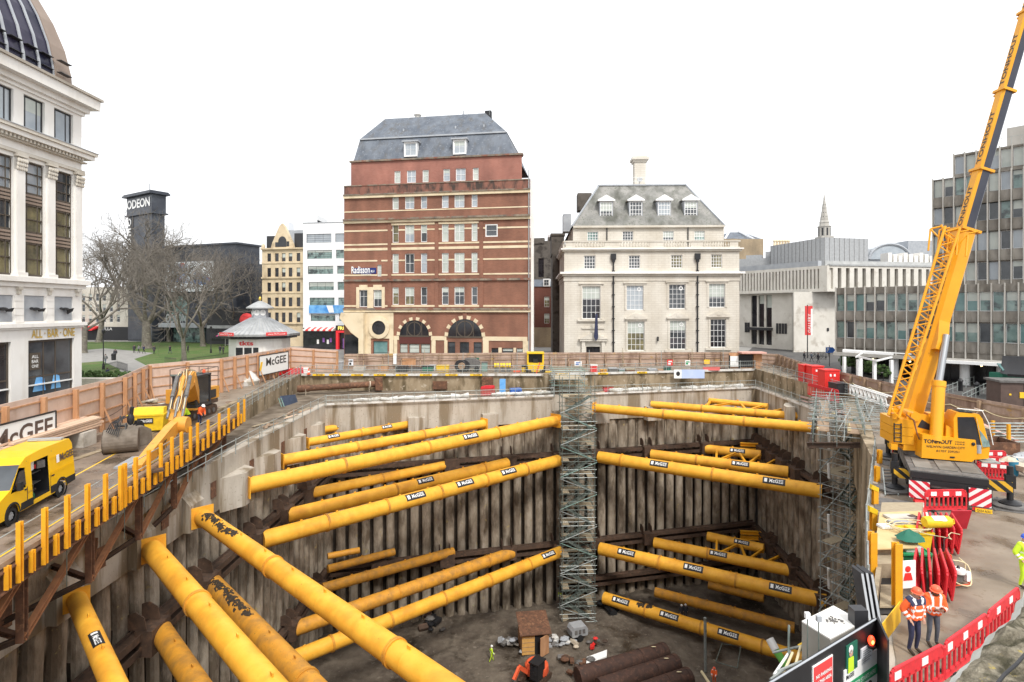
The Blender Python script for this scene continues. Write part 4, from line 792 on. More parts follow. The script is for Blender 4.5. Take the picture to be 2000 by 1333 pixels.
zx = lambda x: 1040+x*.33; zy = lambda y: 280+y*.33; Z = lambda y: f.z(zy(y), mid); Uu = lambda x: f.u(zx(x))
up = [(332,512,398,579),(545,510,610,579),(790,510,855,579),(980,510,1043,578)]
r2 = [(305,664,373,744),(570,664,637,742),(820,662,887,740),(1058,660,1122,738)]
r3 = [(295,846,402,1040),(557,842,657,988),(808,836,905,980),(1045,832,1140,972)]
r4 = [(562,1055,663,1228),(813,1050,908,1220),(1053,1042,1145,1208)]
H = lambda r: (Uu(r[0]), Z(r[3]), Uu(r[2]), Z(r[1]))
zc, zb = Z(772), Z(583); holes = [H(r) for r in r2+r3+r4]; dr = (Uu(318), 0, Uu(400), Z(1205)); holes.append(dr)
k = MB(); k.wall(0, L, 0, Z(632), holes, 0, .35); f.b(k, 'wall', M['stone'])
k = MB(); k.shell(0, L, 0, Z(632), 26); f.b(k, 'side_wall', M['stone'])
ua, ub = f.ud(zx(240),2.2), f.ud(zx(1133),2.2); k = MB(); k.wall(ua, ub, Z(632), Z(486), [H(r) for r in up], 2.2, .3); f.b(k, 'upper_wall', M['stone'])
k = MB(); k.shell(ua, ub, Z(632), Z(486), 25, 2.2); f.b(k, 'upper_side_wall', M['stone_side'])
pk = ['glass','glass_b','glass_w','glass_sky']; gm = ['glass_k','glass_sky','glass','glass']
for i, r in enumerate(up): window(rt, *H(r), 2.4, 4, 4, fr=.1, mu=.07, pm='glass_g' if i in (0,3) else 'glass')
for i, r in enumerate(r2): window(rt, *H(r), .25, 4, 4, fr=.12, mu=.07, pm=['glass','glass','glass_w','glass_w'][i])
for i, r in enumerate(r3): window(rt, *H(r), .25, 4, 5, fr=.1, mu=.06, pm=['glass_k','glass_sky','glass','glass'][i])
for i, r in enumerate(r4): window(rt, *H(r), .25, 4, 5, fr=.1, mu=.06, pm=['glass_w','glass','glass_k'][i])
for r in (r3[1], r3[2], r4[0], r4[1]):
    k = MB(); h = H(r); uu, zz = h[2]-.75, h[3]-.7; k.lathe([(.22,0),(.36,0),(.36,.05),(.22,.05)], 16, (uu,.2,zz), (0,-1,0), cap=0); f.b(k, 'fan_vent', M['white'])
window(rt, *dr, .3, 2, 2, 'bronze', 'glass_k', name='door')
def cor(za, zb_, out, m='stone', nm='cornice', u0=0, u1=L, y=0, ends=True):
    k = MB(); k.box(u0-(out if ends else 0), y-out, za, u1+(out if ends else 0), y+.06, zb_)
    if ends: k.box(u0-out, y+.06, za, u0+.02, 25, zb_); k.box(u1-.02, y+.06, za, u1+out, 25, zb_)
    return f.b(k, nm, M[m])
cor(Z(786), Z(774), .35); cor(Z(774), Z(762), .75, 'stone_white', 'cornice_cap'); cor(Z(815), Z(790), .12, nm='frieze')
cor(Z(640), Z(630), .35); cor(Z(630), Z(622), .6, 'stone_white', 'cornice_cap'); cor(Z(490), Z(478), .5, u0=ua, u1=ub, y=2.2, ends=False)
k = MB(); k.box(0, -.3, Z(622), L, 0, Z(615)); k.box(-.1, -.35, Z(585), L+.1, .05, Z(577))
for a, b in ((195,250),(425,515),(690,775),(935,1005),(1165,1215)): k.box(Uu(a), -.25, Z(615), Uu(b), 0, Z(585))
f.b(k, 'parapet', M['stone'])
k = MB(); k.box(-.2, .05, Z(622), .1, 24, Z(577)); f.b(k, 'side_parapet', M['stone'])
for a, b in ((250,425),(515,690),(775,935),(1005,1165)):
    n = 10
    for i in range(n):
        u = Uu(a)+(Uu(b)-Uu(a))*(i+.5)/n; h = Z(585)-Z(615); k = MB(); k.lathe([(.09,0),(.18,h*.25),(.09,h*.6),(.11,h)], 8, (u,-.13,Z(615))); f.b(k, 'baluster', M['stone'])
for i, r in enumerate(r3+r4):      # surrounds and sills
    h = H(r); k = MB(); e = .35
    k.box(h[0]-e, -.1, h[1], h[0], .02, h[3]); k.box(h[2], -.1, h[1], h[2]+e, .02, h[3]); k.box(h[0]-e, -.12, h[3], h[2]+e, .02, h[3]+e); k.box(h[0]-e-.25, -.3, h[3]+e, h[2]+e+.25, .02, h[3]+e+.2) if i < 4 else None
    if i == 0 or i >= 4: k.box(h[0]-.9, -.35, h[1]-.45, h[2]+.9, .02, h[1]-.12)
    f.b(k, 'window_surround', M['stone'])
for r in r4:
    h = H(r); c = (h[0]+h[2])/2; z0 = h[3]+.35; k = MB()
    k.box(c-2.0, -.4, z0, c+2.0, .02, z0+.22); k.ext([(c-2.0,-.4,z0+.22),(c+2.0,-.4,z0+.22),(c,-.4,z0+1.15)], (0,.42,0)); k.box(c-.3,-.47,z0+.3,c+.3,-.401,z0+.75); f.b(k, 'pediment', M['stone'])
c = (dr[0]+dr[2])/2; z0 = Z(1172); k = MB(); k.box(c-2.4,-.7,z0,c+2.4,.02,z0+.35); k.ext([(c-2.6,-.8,z0+.35),(c+2.6,-.8,z0+.35),(c,-.8,z0+1.6)], (0,.82,0))
for s in (-1, 1): k.box(c+s*1.75-.3,-.5,0,c+s*1.75+.3,.02,z0)
k.box(c-2,-.2,Z(1100),c+2,.02,Z(1090)); f.b(k, 'porch', M['stone'])
for x in (478, 975):
    k = MB(); u = Uu(x); k.tube((u,-.22,0),(u,-.22,Z(690)),.13,8); k.box(u-.45,-.5,Z(690),u+.45,-.02,Z(655)); k.box(u-.25,-.4,Z(705),u+.25,-.02,Z(690))
    for j in range(9): zz = 1.2+j*2.1; k.box(u-.24,-.36,zz,u+.24,-.05,zz+.18)
    f.b(k, 'downpipe', M['black'])
for x in (450, 940):
    k = MB(); u = Uu(x); k.tube((u,2.05,Z(630)),(u,2.05,Z(490)),.1,6); f.b(k, 'downpipe', M['black'])
z0, z1 = Z(480), f.zd(zy(252),mid,7.8); k = MB(); ux = lambda x, dp: f.ud(zx(x), dp); frustum(k, (ux(233,1.9),1.9,ux(1140,1.9),24), (ux(390,7.8),7.8,ux(910,7.8),18), z0, z1); rf = f.b(k, 'mansard_roof', M['slate_moss'])
k = MB(); k.box(ux(388,7.6),7.6,z1,ux(912,7.6),18.2,z1+.25); f.b(k, 'roof_kerb', M['lead'], rf)
for xa, xb in ((233,390),(1140,910)): k = MB(); k.bar(V((ux(xa,1.85),1.85,z0)), V((ux(xb,7.75),7.75,z1)), .3, .2); f.b(k, 'hip_roll', M['lead'], rf)
for x in (437, 612, 780, 937):
    w2 = 1.22; u = ux(x,3.3); za, zb2 = Z(438)+.3, f.zd(zy(342),mid,3.3); y = 3.3; k = MB(); k.wall(u-w2, u+w2, za, zb2, [(u-w2+.12,za+.12,u+w2-.12,zb2-.1)], y, .15); k.shell(u-w2, u+w2, za, zb2, 8, y); dm = f.b(k, 'dormer', M['lead'])
    k = MB(); k.box(u-w2-.35, y-.3, zb2, u+w2+.35, y+.1, zb2+.25); k.ext([(u-w2-.35,y-.3,zb2+.25),(u+w2+.35,y-.3,zb2+.25),(u,y-.3,zb2+1.15)], (0,4.5,0)); f.b(k, 'dormer_pediment', M['white'], dm)
    window(dm, u-w2+.12, za+.12, u+w2-.12, zb2-.1, y+.12, 4, 4, fr=.12, mu=.08, pm='glass' if x != 780 else 'glass_sky')
u0, u1 = ux(604,11), ux(672,11); zt = f.zd(zy(75),mid,11); k = MB(); k.box(u0, 11, z1-.5, u1, 13, zt-1.2); k.box(u0-.25, 10.8, zt-1.2, u1+.25, 13.2, zt-.8); k.box(u0-.5, 10.5, zt-.8, u1+.5, 13.5, zt-.3); k.box(u0-.2, 10.9, zt-.3, u1+.2, 13.1, zt); f.b(k, 'chimney', M['stone'])
k = MB(); k.box(Uu(322)-.2, 17, z1-3, Uu(345)+2, 20, z1+.6); f.b(k, 'rear_chimney', M['soot'])
k = MB(); k.lathe([(0,0),(.5,.15),(.55,.3)], 10, (Uu(688),8.5,z1+1.2), (0,-1,.3)); k.tube((Uu(688),8.6,z1),(Uu(688),8.6,z1+1.2),.06,5); f.b(k, 'dish_aerial', M['grey'])
k = MB()
for x in range(400, 911, 46): k.tube((Uu(x),8,z1+.2),(Uu(x),8,z1+1.6),.035,4)
for zz in (.9, 1.6): k.tube((Uu(392),8,z1+zz),(Uu(910),8,z1+zz),.03,4)
f.b(k, 'roof_rail', M['refl'])
k = MB(); k.box(-1.4, 17, 0, -.05, 26, Z(600)); k.box(-1.6, 17, Z(600), 1, 26, Z(470)); k.box(-1.8,16.8,Z(470),1.2,26,Z(455)); f.b(k, 'rear_wing', M['soot'])
k = MB(); k.box(.3, 8, Z(490)+.2, 1.8, 11, Z(370)); f.b(k, 'roof_hut', M['lead'])
p = V((Uu(367), -.6, Z(1150))); k = MB(); k.tube(p, p+V((0,-1.1,4.6)), .05, 6); f.b(k, 'flag_pole', M['white'])
k = MB(); q = p+V((0,-1.05,4.3)); k.ext([q, q+V((.35,.1,-.2)), q+V((.5,.3,-4.4)), q+V((.1,.3,-4.9)), q+V((-.25,.2,-4.2))], (0,.12,0)); f.b(k, 'flag', M['navy'])
k = MB(); u = Uu(740); k.box(u-.12,-.5,Z(1170),u+.12,-.1,Z(1145)); k.tube((u,-.1,Z(1155)),(u,-.5,Z(1155)),.05,5); f.b(k, 'wall_lamp', M['black'])
f = Fac('stone_warehouse', 'dark stone building seen down the alley behind the hotel', fxy(1034, 150), fxy(1092, 148)); k = MB(); k.wall(0, f.L, 0, f.z(471,1060), [(2.4,f.z(542,1050),3.9,f.z(505,1050))], 0, .4); k.shell(0, f.L, 0, f.z(471,1060), 12); f.b(k, 'wall', M['soot'])
window(f.root, 2.4, f.z(542,1050), 3.9, f.z(505,1050), .3, 2, 3, 'frame_d', 'glass_k')
k = MB(); k.box(-.3,-.3,f.z(476,1060),4,1,f.z(469,1060)+.5); k.box(4.5,2,f.z(471,1060),6.6,5,f.z(462,1060)); f.b(k, 'parapet', M['soot'])
k = MB()
for i in range(5): k.tube((4.7+i*.4,3,f.z(462,1060)),(4.7+i*.4,3,f.z(462,1060)+.7),.13,6)
f.b(k, 'chimney_pots', M['rust_light'])
f = Fac('brick_terrace', 'dull red brick house at the end of the alley with white sash windows', fxy(1036, 138), fxy(1088, 137)); hs = [(f.u(a), f.z(d,1060), f.u(b), f.z(c,1060)) for a,b,c,d in ((1063,1073,580,600),(1063,1073,613,632),(1038,1043,582,600),(1038,1043,615,632))]
k = MB(); k.wall(0, f.L, 0, f.z(560,1060), hs, 0, .3); k.shell(0, f.L, 0, f.z(560,1060), 9); f.b(k, 'wall', M['brick3'])
for h in hs: window(f.root, *h, .2, 2, 3, pm='glass_w')
k = MB(); frustum(k, (-.2,-.2,f.L+.2,9), (-.2,3,f.L+.2,9), f.z(560,1060), f.z(545,1060)); f.b(k, 'roof', M['slate']); k = MB(); k.box(0,-.1,0,f.L,.02,f.z(640,1060)); f.b(k, 'ground_floor', M['brick_y'])
k = MB(); h = (f.u(1061),f.z(560,1060),f.u(1074),f.z(545,1060)); k.box(h[0],-.3,h[1],h[2],3,h[3]); dm = f.b(k, 'dormer', M['white']); window(dm, h[0]+.2,h[1]+.2,h[2]-.2,h[3]-.2,-.31,2,2)
f = Fac('bar_building', 'white stone corner building with tall bronze windows, a bar below and a curved glass roof', (-45, 33), (-45, 58.9)); rt = f.root; L = f.L
uD = lambda D: D-33.0
bays = [(uD(55.4-3.45*i), uD(57.7-3.45*i)) for i in range(6)]; bays[1] = (uD(51.95), uD(54.2))
holes = [(a-.05, 25.8, b+.05, 29.1) for a, b in bays]+[(a, 12.3, b, 23.0) for a, b in bays]+[(a, 8.1, b, 10.5) for a, b in bays]
shop = [(uD(52.4), .3, uD(57.9), 6.3), (uD(45.0), .3, uD(50.6), 6.3), (uD(38), .3, uD(43.6), 6.3)]; holes += shop
k = MB(); k.wall(0, L, 0, 31, holes, 0, .45); k.shell(0, L, 0, 31, 20); f.b(k, 'wall', M['stone_white'])
def cor2(z0, z1, out, m='stone_white', nm='cornice'):
    k = MB(); k.box(-.1, -out, z0, L+out, .05, z1); k.box(L-.02, .05, z0, L+out, 20, z1); return f.b(k, nm, M[m])
cor2(29.75, 30.3, .5); cor2(30.3, 31.3, 1.15); cor2(31.3, 31.55, 1.35, 'stone_side', 'cornice_cap'); cor2(29.4, 29.75, .2)
cor2(24.9, 25.35, .8); cor2(25.35, 25.65, 1.0, 'stone', 'cornice_cap'); cor2(25.65, 25.72, 1.05, 'lead', 'lead_flashing'); cor2(23.4, 23.7, .2, 'stone'); cor2(24.45, 24.6, .35, 'stone')
k = MB(); n = int(L/.42)
for i in range(n): k.box(i*.42, -.6, 24.6, i*.42+.22, .02, 24.9)
f.b(k, 'dentils', M['stone'])
cor2(11.75, 12.2, .55); cor2(11.3, 11.75, .25); cor2(7.55, 7.9, .35); cor2(7.35, 7.55, .15)
for i, (a, b) in enumerate(bays):
    window(rt, a-.05, 25.8, b+.05, 29.1, .3, 3, 1, 'frame_d', 'glass_sky', fr=.16, mu=.12, xs=[.18,.72])
    k = MB(); y = .38
    for z0, z1 in ((12.3, 12.5),(22.85,23.0)): k.box(a, y-.12, z0, b, y, z1)
    for z0 in (15.3, 18.9): 
        k.box(a, y-.16, z0, b, y, z0+1.25)
    for xx in (a, a+.45, b-.62, b-.1): k.box(xx, y-.2, 12.5, xx+.1, y-.161, 22.85)
    for zz in (13.9, 17.6, 20.9, 21.9): k.box(a, y-.15, zz, b, y, zz+.09)
    wf = f.b(k, 'window', M['bronze'])
    k = MB()
    for z0 in (15.3, 18.9):
        for j in range(3): k.box(a+.1, y-.235, z0+.18+j*.33, b-.1, y-.205, z0+.38+j*.33)
    f.b(k, 'louvre_panel', M['bronze_lt'], wf)
    for z0, z1, pmm in ((12.5,15.3,'glass_w'),(16.55,18.9,'glass_w' if i < 2 else 'glass'),(20.15,22.85,'glass_sky' if i else 'glass')):
        k = MB(); k.box(a+.02, y-.02, z0, b-.02, y+.05, z1); f.b(k, 'pane', M[pmm], wf)
    k = MB(); k.box(a+.02, .1, 8.12, b-.02, .5, 10.48); f.b(k, 'wall_panel', M['lead'])
    c = (a+b)/2; k = MB(); k.ball((c,-.15,9.25), .5,.2,.16,8); k.ext([(c+.2,-.2,9.2),(c+.95,-.3,9.35),(c+.8,-.25,9.0),(c+.3,-.2,8.75 if i == 0 else 9.0)], (0,.1,0)); k.ball((c-.55,-.2,9.3), .2,.14,.13,8); k.tube((c,-.1,9.2),(c,.12,9.2),.08,6)
    f.b(k, 'bird_sculpture', M['black'])
for i in range(6):      # pilasters with capitals
    for c in ([(bays[i][0]+bays[i+1][1])/2] if i < 5 else [])+([L-.62] if i == 0 else []):
        k = MB(); k.box(c-.42, -.25, 12.6, c+.42, .02, 21.9); k.box(c-.55, -.4, 12.2, c+.55, .02, 12.6); f.b(k, 'pilaster', M['stone_white'])
        k = MB(); k.box(c-.55,-.45,23.1,c+.55,.02,23.4)
        for row in range(3):
            for j in range(5): k.ball((c-.44+.22*j, -.3-.05*row, 22.05+.36*row), .13,.13,.2,6)
        f.b(k, 'capital', M['stone'])
    a = bays[i][1]+.5
    k = MB(); k.box(a-.22,-.3,11.0,a+.22,.02,11.3); k.box(a-.15,-.2,10.6,a+.15,.02,11.0); f.b(k, 'bracket', M['stone'])
for i in range(6):
    a = bays[i][0]; k = MB()
    for z in (8.0, 8.65, 9.3, 9.95): k.box(a-1.0,-.06,z+.03,a-.1,.0,z+.6)
    f.b(k, 'rusticated_pier', M['stone_white'])
for i, h in enumerate(shop):
    window(rt, *h, .3, 3, 2, 'bronze', 'glass_k' if i else 'glass', fr=.2, mu=.14, xs=[.36,.62], zs=[.42], name='shop_window')
    k = MB(); k.box(h[0]+.1, .1, 2.0, h[2]-.1, .26, 2.12); f.b(k, 'door_rail', M['refl'])
k = MB(); 
for a, w_ in ((.8, 1.5),(2.9,1.2)): k.ext([(shop[0][0]+a,-.0+.27,1.4),(shop[0][0]+a+w_,.27,1.4),(shop[0][0]+a+w_*.85,.27,2.6),(shop[0][0]+a+w_*.3,.27,2.9)], (0,.012,0))
f.b(k, 'blue_poster', M['skyblue'])
k = MB(); k.text('ALL · BAR · ONE', (uD(52.7), -.06, 6.5), (1,0,0), (0,0,1), 5.2, .82, .015); f.b(k, 'sign_lettering', M['gold'])
h = shop[0]; k = MB(); k.box(h[0]+.25,.12,3.5,h[0]+1.5,.2,5.1); sb = f.b(k, 'sign_board', M['bronze'])
k = MB()
for i, s in enumerate(('ALL','BAR','ONE')): k.text(s, (h[0]+.5,.105,4.6-i*.45), (1,0,0), (0,0,1), .75, .3, .01)
f.b(k, 'lettering', M['refl'], sb)
prof = [(1.0,31.5),(1.15,33.5),(1.7,36),(2.7,38.7),(4.1,41.3),(6.2,44),(9,46.3),(13,48)]
k = MB()
for (y0, z0), (y1, z1) in zip(prof, prof[1:]): k.quad((-1,y0,z0),(L-2.3,y0,z0),(L-2.3-(y1>4)*0,y1,z1),(-1,y1,z1))
dm = f.b(k, 'glass_roof', M['glass_dome'])
k = MB()
for (y0, z0), (y1, z1) in zip(prof, prof[1:]):
    e0, e1 = L-.2-max(0,(y0-1))*.25, L-.2-max(0,(y1-1))*.25
    k.quad((L-2.3,y0-.25,z0),(e0,y0-.25,z0),(e1,y1-.25,z1),(L-2.3,y1-.25,z1)); k.quad((L-2.3,y0-.25,z0),(L-2.3,y1-.25,z1),(L-2.3,y1+.1,z1),(L-2.3,y0+.1,z0)); k.quad((e0,y0-.25,z0),(e0,y0+8,z0),(e1,y1+8,z1),(e1,y1-.25,z1))
f.b(k, 'roof_end_cladding', M['bronze_lt'])
for i in range(13):
    u = L-2.35-i*1.75; k = MB()
    for (y0, z0), (y1, z1) in zip(prof, prof[1:]): k.bar((u,y0-.1,z0),(u,y1-.1,z1), .1, .28, (1,0,0))
    f.b(k, 'roof_rib', M['lead'], dm)
for i in range(13):
    u = L-2.3-i*1.75
    for z in (33.2, 34.4): 
        k = MB(); k.box(u-1.5, .85, z, u-.2, 1.4, z+.05); f.b(k, 'open_vent', M['frame_d'], dm)
k = MB()
for z in (33.0, 34.2): k.box(L-2.4, .2, z, L-1.0, .7, z+.07); 
f.b(k, 'open_vent', M['frame_d'], dm)
f = Fac('cinema', 'black granite cinema with a tall square sign tower and a big screen', fxy(322, 163), fxy(462, 153)); L = f.L; rt = f.root; zt = 27.0
k = MB(); k.box(0, 0, 0, L, 8, zt); k.box(-.4, -.4, zt, L+.4, 8.4, zt+.5); k.box(L, 3, 0, L+3.5, 14, zt-5.2); f.b(k, 'auditorium', M['black_stone'])
a, b = f.u(317), f.u(418); z0, z1 = f.z(570,367), f.z(512,367); k = MB(); k.box(a, -.5, z0, b, -.02, z1); sc_ = f.b(k, 'screen', emis('screen_white', (.80,.85,.88), .12))
m_ = mat('screen_picture', (.75,.82,.88), (.03,.18,.5), .16, rough=.4, lo=.45, hi=.6, c3=(.6,.12,.06), ns3=.3, t3=.62, w3=.05); k = MB(); k.ext([(a+3,-.52,z1-.3),(a+9,-.52,z1-.3),(b-.4,-.52,z0+3.5),(b-.4,-.52,z0+1.5),(a+4,-.52,z0+3)], (0,.01,0)); f.b(k, 'screen_picture', m_, sc_)
k = MB(); k.box(2, -3.5, 4.2, 17, 0, 5.4); f.b(k, 'canopy', M['lead']); k = MB(); k.box(4, -.3, 0, 16, -.02, 4.2); k.box(1, -.3, 6, 9, -.02, 13); f.b(k, 'glass_entrance', M['glass_g'])
k = MB(); k.text('ODEON', (5, -3.55, 5.45), (1,0,0), (0,0,1), 8, 2.6, .03); f.b(k, 'sign_lettering', M['grey'])
for (p0_, p1_, q0, q1, mm) in ((411,430,612,634,'purple'),(432,458,606,636,'blackboard')):
    k = MB(); k.box(f.u(p0_), -.3, f.z(q1,430), f.u(p1_), -.02, f.z(q0,430)); pp = f.b(k, 'poster_panel', M[mm])
    if mm == 'blackboard':
        k = MB(); k.text('TASTE', (f.u(p0_)+.3,-.32,f.z(626,430)), (1,0,0), (0,0,1), 2.4, .7); k.lathe([(.7,0),(.95,0),(.95,.05),(.7,.05)], 14, (f.u(445),-.31,f.z(612,430)), (0,-1,0), cap=0); f.b(k, 'lettering', M['refl'], pp)
g = Fac('x', None, fxy(250, 165), fxy(297, 158)); tw = g.root; bpy.data.objects.remove(tw)
import mathutils
tm = Matrix.Translation(g.A) @ Matrix.Rotation(math.atan2(g.d.y, g.d.x), 4, 'Z'); gl = g.L; zT = 42.6
def gb(fn, name, m, par=None):
    k = MB(); k.M = tm; fn(k); return k.build(name, M[m] if isinstance(m, str) else m, par or rt, True)
gb(lambda k: (k.box(0, 0, 0, gl, 3.4, zT-6), k.box(-.2,-.25,zT-6,gl+.3,3.6,zT-.9), k.box(-.6,-.6,zT-6.4,gl+.7,4,zT-6), k.box(-1.1,-1.2,zT-.9,gl+1.1,4.4,zT-.4), k.box(-.8,-.9,zT-.4,gl+.9,4.1,zT), k.tube((gl*.6,2,zT),(gl*.6,2,zT+3),.08,5)), 'sign_tower', 'black_stone')
gb(lambda k: k.box(2.0, -.06, zT-20, 3.3, .0, zT-6.6), 'dark_slot', 'black')
gb(lambda k: k.text('ODEON', (.15,-.35,zT-4.3), (1,0,0), (0,0,1), gl*.95, 2.6, .03), 'sign_lettering', 'refl')
for i, s in enumerate('DEON'): gb(lambda k: k.text(s, (.35,-.12,zT-9.1-i*2.85), (1,0,0), (0,0,1), 1.7, 2.2, .03), 'sign_lettering', 'refl')
f = Fac('shop_terrace', 'pale terrace with a red awning seen behind the bare trees', fxy(140, 172), fxy(252, 168)); hs = []
for i in range(7):
    for j in range(3): hs.append((1.2+i*2.5, 5.4+j*3.2, 2.4+i*2.5, 7.6+j*3.2))
k = MB(); k.wall(0, f.L, 0, 16, hs, 0, .25); k.shell(0, f.L, 0, 16, 9); f.b(k, 'wall', M['stone'])
for h in hs: window(f.root, *h, .2, 1, 2)
k = MB(); k.box(0,-.2,0,f.L,-.02,4); f.b(k, 'shop_front', M['black']); k = MB(); k.ext([(2,-.2,4.2),(2,-2.4,3.2),(2,-2.4,2.9),(2,-.2,3.6)], (8,0,0)); f.b(k, 'awning', M['red'])
k = MB(); k.text('BELLA', (11,-.3,3.0), (1,0,0), (0,0,1), 4.0, .8); f.b(k, 'sign_lettering', M['refl'])
f = Fac('grey_terrace', 'dark shopfront with lit posters under the trees to the left of the red brick hotel', fxy(404, 150), fxy(520, 146)); k = MB(); k.box(0,0,0,f.L,4,9.5); f.b(k, 'wall', M['frame_d'])
k = MB(); k.box(1,-.1,1,8,-.0,4.5); k.box(9,-.1,1,15,0,4); f.b(k, 'shop_front', M['glass_k']); k = MB(); k.ball((f.u(487),-1,6.5),2.2,.9,1.8,10); f.b(k, 'red_awning', M['ban_red'])
k = MB(); k.box(f.u(405),-.2,4.2,f.u(470),-.02,5); f.b(k, 'lit_fascia', M['grey'])
f = Fac('gabled_block', 'beige terracotta building with a pointed gable and five columns of windows', fxy(512, 142), fxy(598, 140)); zx = lambda x: 400+x*.2776; zy = lambda y: 350+y*.2776; Z = lambda y: f.z(zy(y), 555); Uu = lambda x: f.u(zx(x)-1.5)
hs = []
for j, (ya, yb) in enumerate(((522,580),(625,688),(728,792),(834,897),(940,1008))):
    for c in (458,512,560,608,664): hs.append((Uu(c-13), Z(yb), Uu(c+13), Z(ya)))
gb_ = [(Uu(504-9+8),Z(478),Uu(521+8),Z(440)),(Uu(583),Z(470),Uu(601),Z(430))]; L = f.L
k = MB(); k.wall(0, L, 0, Z(490), hs, 0, .3); k.shell(0, L, 0, Z(490), 12); f.b(k, 'wall', M['beige'])
for h in hs: window(f.root, *h, .22, 1, 2, 'bronze', 'glass_k')
k = MB(); u0, u1, um = Uu(470), Uu(632), Uu(550); k.ext([(u0,-.1,Z(490)),(u1,-.1,Z(490)),(u1-.4,-.1,Z(450)),(um+.8,-.1,Z(335)),(um,-.1,Z(312)),(um-.8,-.1,Z(335)),(u0+.4,-.1,Z(450))], (0,.8,0)); f.b(k, 'gable', M['beige'])
k = MB(); uc = Uu(553); k.ext([(uc+1.1*math.cos(math.pi*i/10),-.16,Z(440)+1.3*math.sin(math.pi*i/10)) for i in range(11)]+[(uc-1.1,-.16,Z(478)),(uc+1.1,-.16,Z(478))], (0,.05,0)); k.box(gb_[0][0],-.16,Z(478),gb_[0][2],-.11,Z(445)); k.box(gb_[1][0],-.16,Z(475),gb_[1][2],-.11,Z(440)); f.b(k, 'gable_window', M['glass_k'])
for y, o in ((490,.5),(590,.15),(695,.3),(800,.15),(905,.35),(1015,.4)): 
    k = MB(); k.box(-o*.4,-o,Z(y+5),L+o*.4,.03,Z(y-5)); f.b(k, 'string_course', M['beige'])
k = MB(); k.box(.6,1,Z(490),Uu(480),10,Z(395)); k.box(Uu(620),1,Z(490),L-.3,10,Z(380)); f.b(k, 'roof', M['frame_d']); k = MB(); k.box(Uu(470),8,Z(490),Uu(625),11,Z(328)); f.b(k, 'roof_plant', M['lead'])
for s in (.2, L-.2):
    k = MB(); k.ball((s,.2,Z(480)), .5,.5,1.0,8); k.tube((s,.2,Z(470)),(s,.2,Z(445)),.2,6,.02); f.b(k, 'finial', M['beige'])
f = Fac('white_office', 'white rendered block with strip windows above a diner with a striped awning', fxy(592, 132), fxy(690, 130)); Z = lambda y: f.z(zy(y), 640); Uu = lambda x: f.u(zx(x)); L = f.L
hs = []
for ya, yb, xa, xb in ((385,447,715,890),(500,560,720,895),(612,668,725,903),(725,782,732,907),(835,888,738,912),(950,1000,745,918)):
    hs.append((Uu(xa), Z(yb), Uu(xb), Z(ya))); hs.append((Uu(xb+27), Z(yb), Uu(1030), Z(ya)))
k = MB(); k.wall(0, L, 4.9, Z(308), hs, 0, .25); k.shell(0, L, 0, Z(308), 14); f.b(k, 'wall', M['white_r'])
for i, h in enumerate(hs): window(f.root, *h, .2, 1, 4, 'frame_d' if i % 2 == 0 else 'grey', 'glass_g' if i > 1 else 'glass_sky', xs=[.33,.66] if i % 2 == 0 else [.5])
k = MB(); k.box(-.1,-.1,Z(308),L,.1,Z(303)); f.b(k, 'coping', M['lead'])
k = MB(); k.box(Uu(738),-.35,Z(945),Uu(1030),-.05,Z(888)); b_ = f.b(k, 'blue_banner', M['skyblue']); k = MB(); k.ext([(Uu(880),-.37,Z(940)),(Uu(915),-.37,Z(940)),(Uu(905),-.37,Z(890)),(Uu(860),-.37,Z(890))], (0,.01,0)); f.b(k, 'banner_flash', M['refl'], b_)
k = MB(); k.box(0,0,0,L,.2,4.9); f.b(k, 'diner_front', M['glass_k'])
k = MB(); k.ext([(Uu(715),-.02,Z(1044)),(Uu(715),-1.6,Z(1060)),(Uu(715),-1.6,Z(1068)),(Uu(715),-.02,Z(1066))], (Uu(922)-Uu(715),0,0)); f.b(k, 'awning', M['awn'])
k = MB(); k.box(Uu(930),-.6,Z(1065),Uu(1040),-.02,Z(1030)); sb = f.b(k, 'sign_board', M['black']); k = MB(); k.text("FRIDAY'S", (Uu(946),-.62,Z(1060)), (1,0,0), (0,0,1), 4.4, .8, .03); f.b(k, 'sign_lettering', emis('lit_yellow', (.95,.75,.15), .5), sb)
k = MB(); k.box(Uu(932),-.7,0,Uu(948),-.02,Z(1070)); k.box(Uu(932),-.7,Z(1080),Uu(1040),-.61,Z(1066)); f.b(k, 'red_door_frame', emis('lit_red', (.75,.03,.04), .25))
k = MB(); k.box(Uu(975),-.3,.2,Uu(1010),-.05,2.5); f.b(k, 'lit_window', M['purple'])
for i, x in enumerate((790,830,860,880)):
    k = MB(); k.box(Uu(x),-.1,1.2+.4*(i%2),Uu(x+14),-.02,2.2+.4*(i%2)); f.b(k, 'lit_poster', M['purple' if i%2 else 'refl'])
f = Fac('white_slab', 'plain pale slab block rising behind the gabled building', fxy(474, 205), fxy(520, 205)); k = MB(); k.box(0,0,0,f.L+8,12,f.z(433,500)); k.box(-2,2,0,0,8,f.z(457,500)); k.tube((.8,1,f.z(433,500)),(.8,1,f.z(424,500)),.2,5); f.b(k, 'wall', M['pale'])
f = Fac('white_block', 'pale rooftop block behind the white office', fxy(574, 185), fxy(620, 185)); k = MB(); k.box(0,0,0,f.L,10,f.z(430,600)); k.box(f.u(588),-.3,0,f.L,10,f.z(420,600)); f.b(k, 'wall', M['white_r'])
c = P(508, 690, 106); kz = lambda y: ZAT(y, 106); sx = 106/F
r = thing('ticket_kiosk', 'octagonal ticket kiosk with a lead roof and a clock lantern', 'kiosk', (c.x, 106, 0))
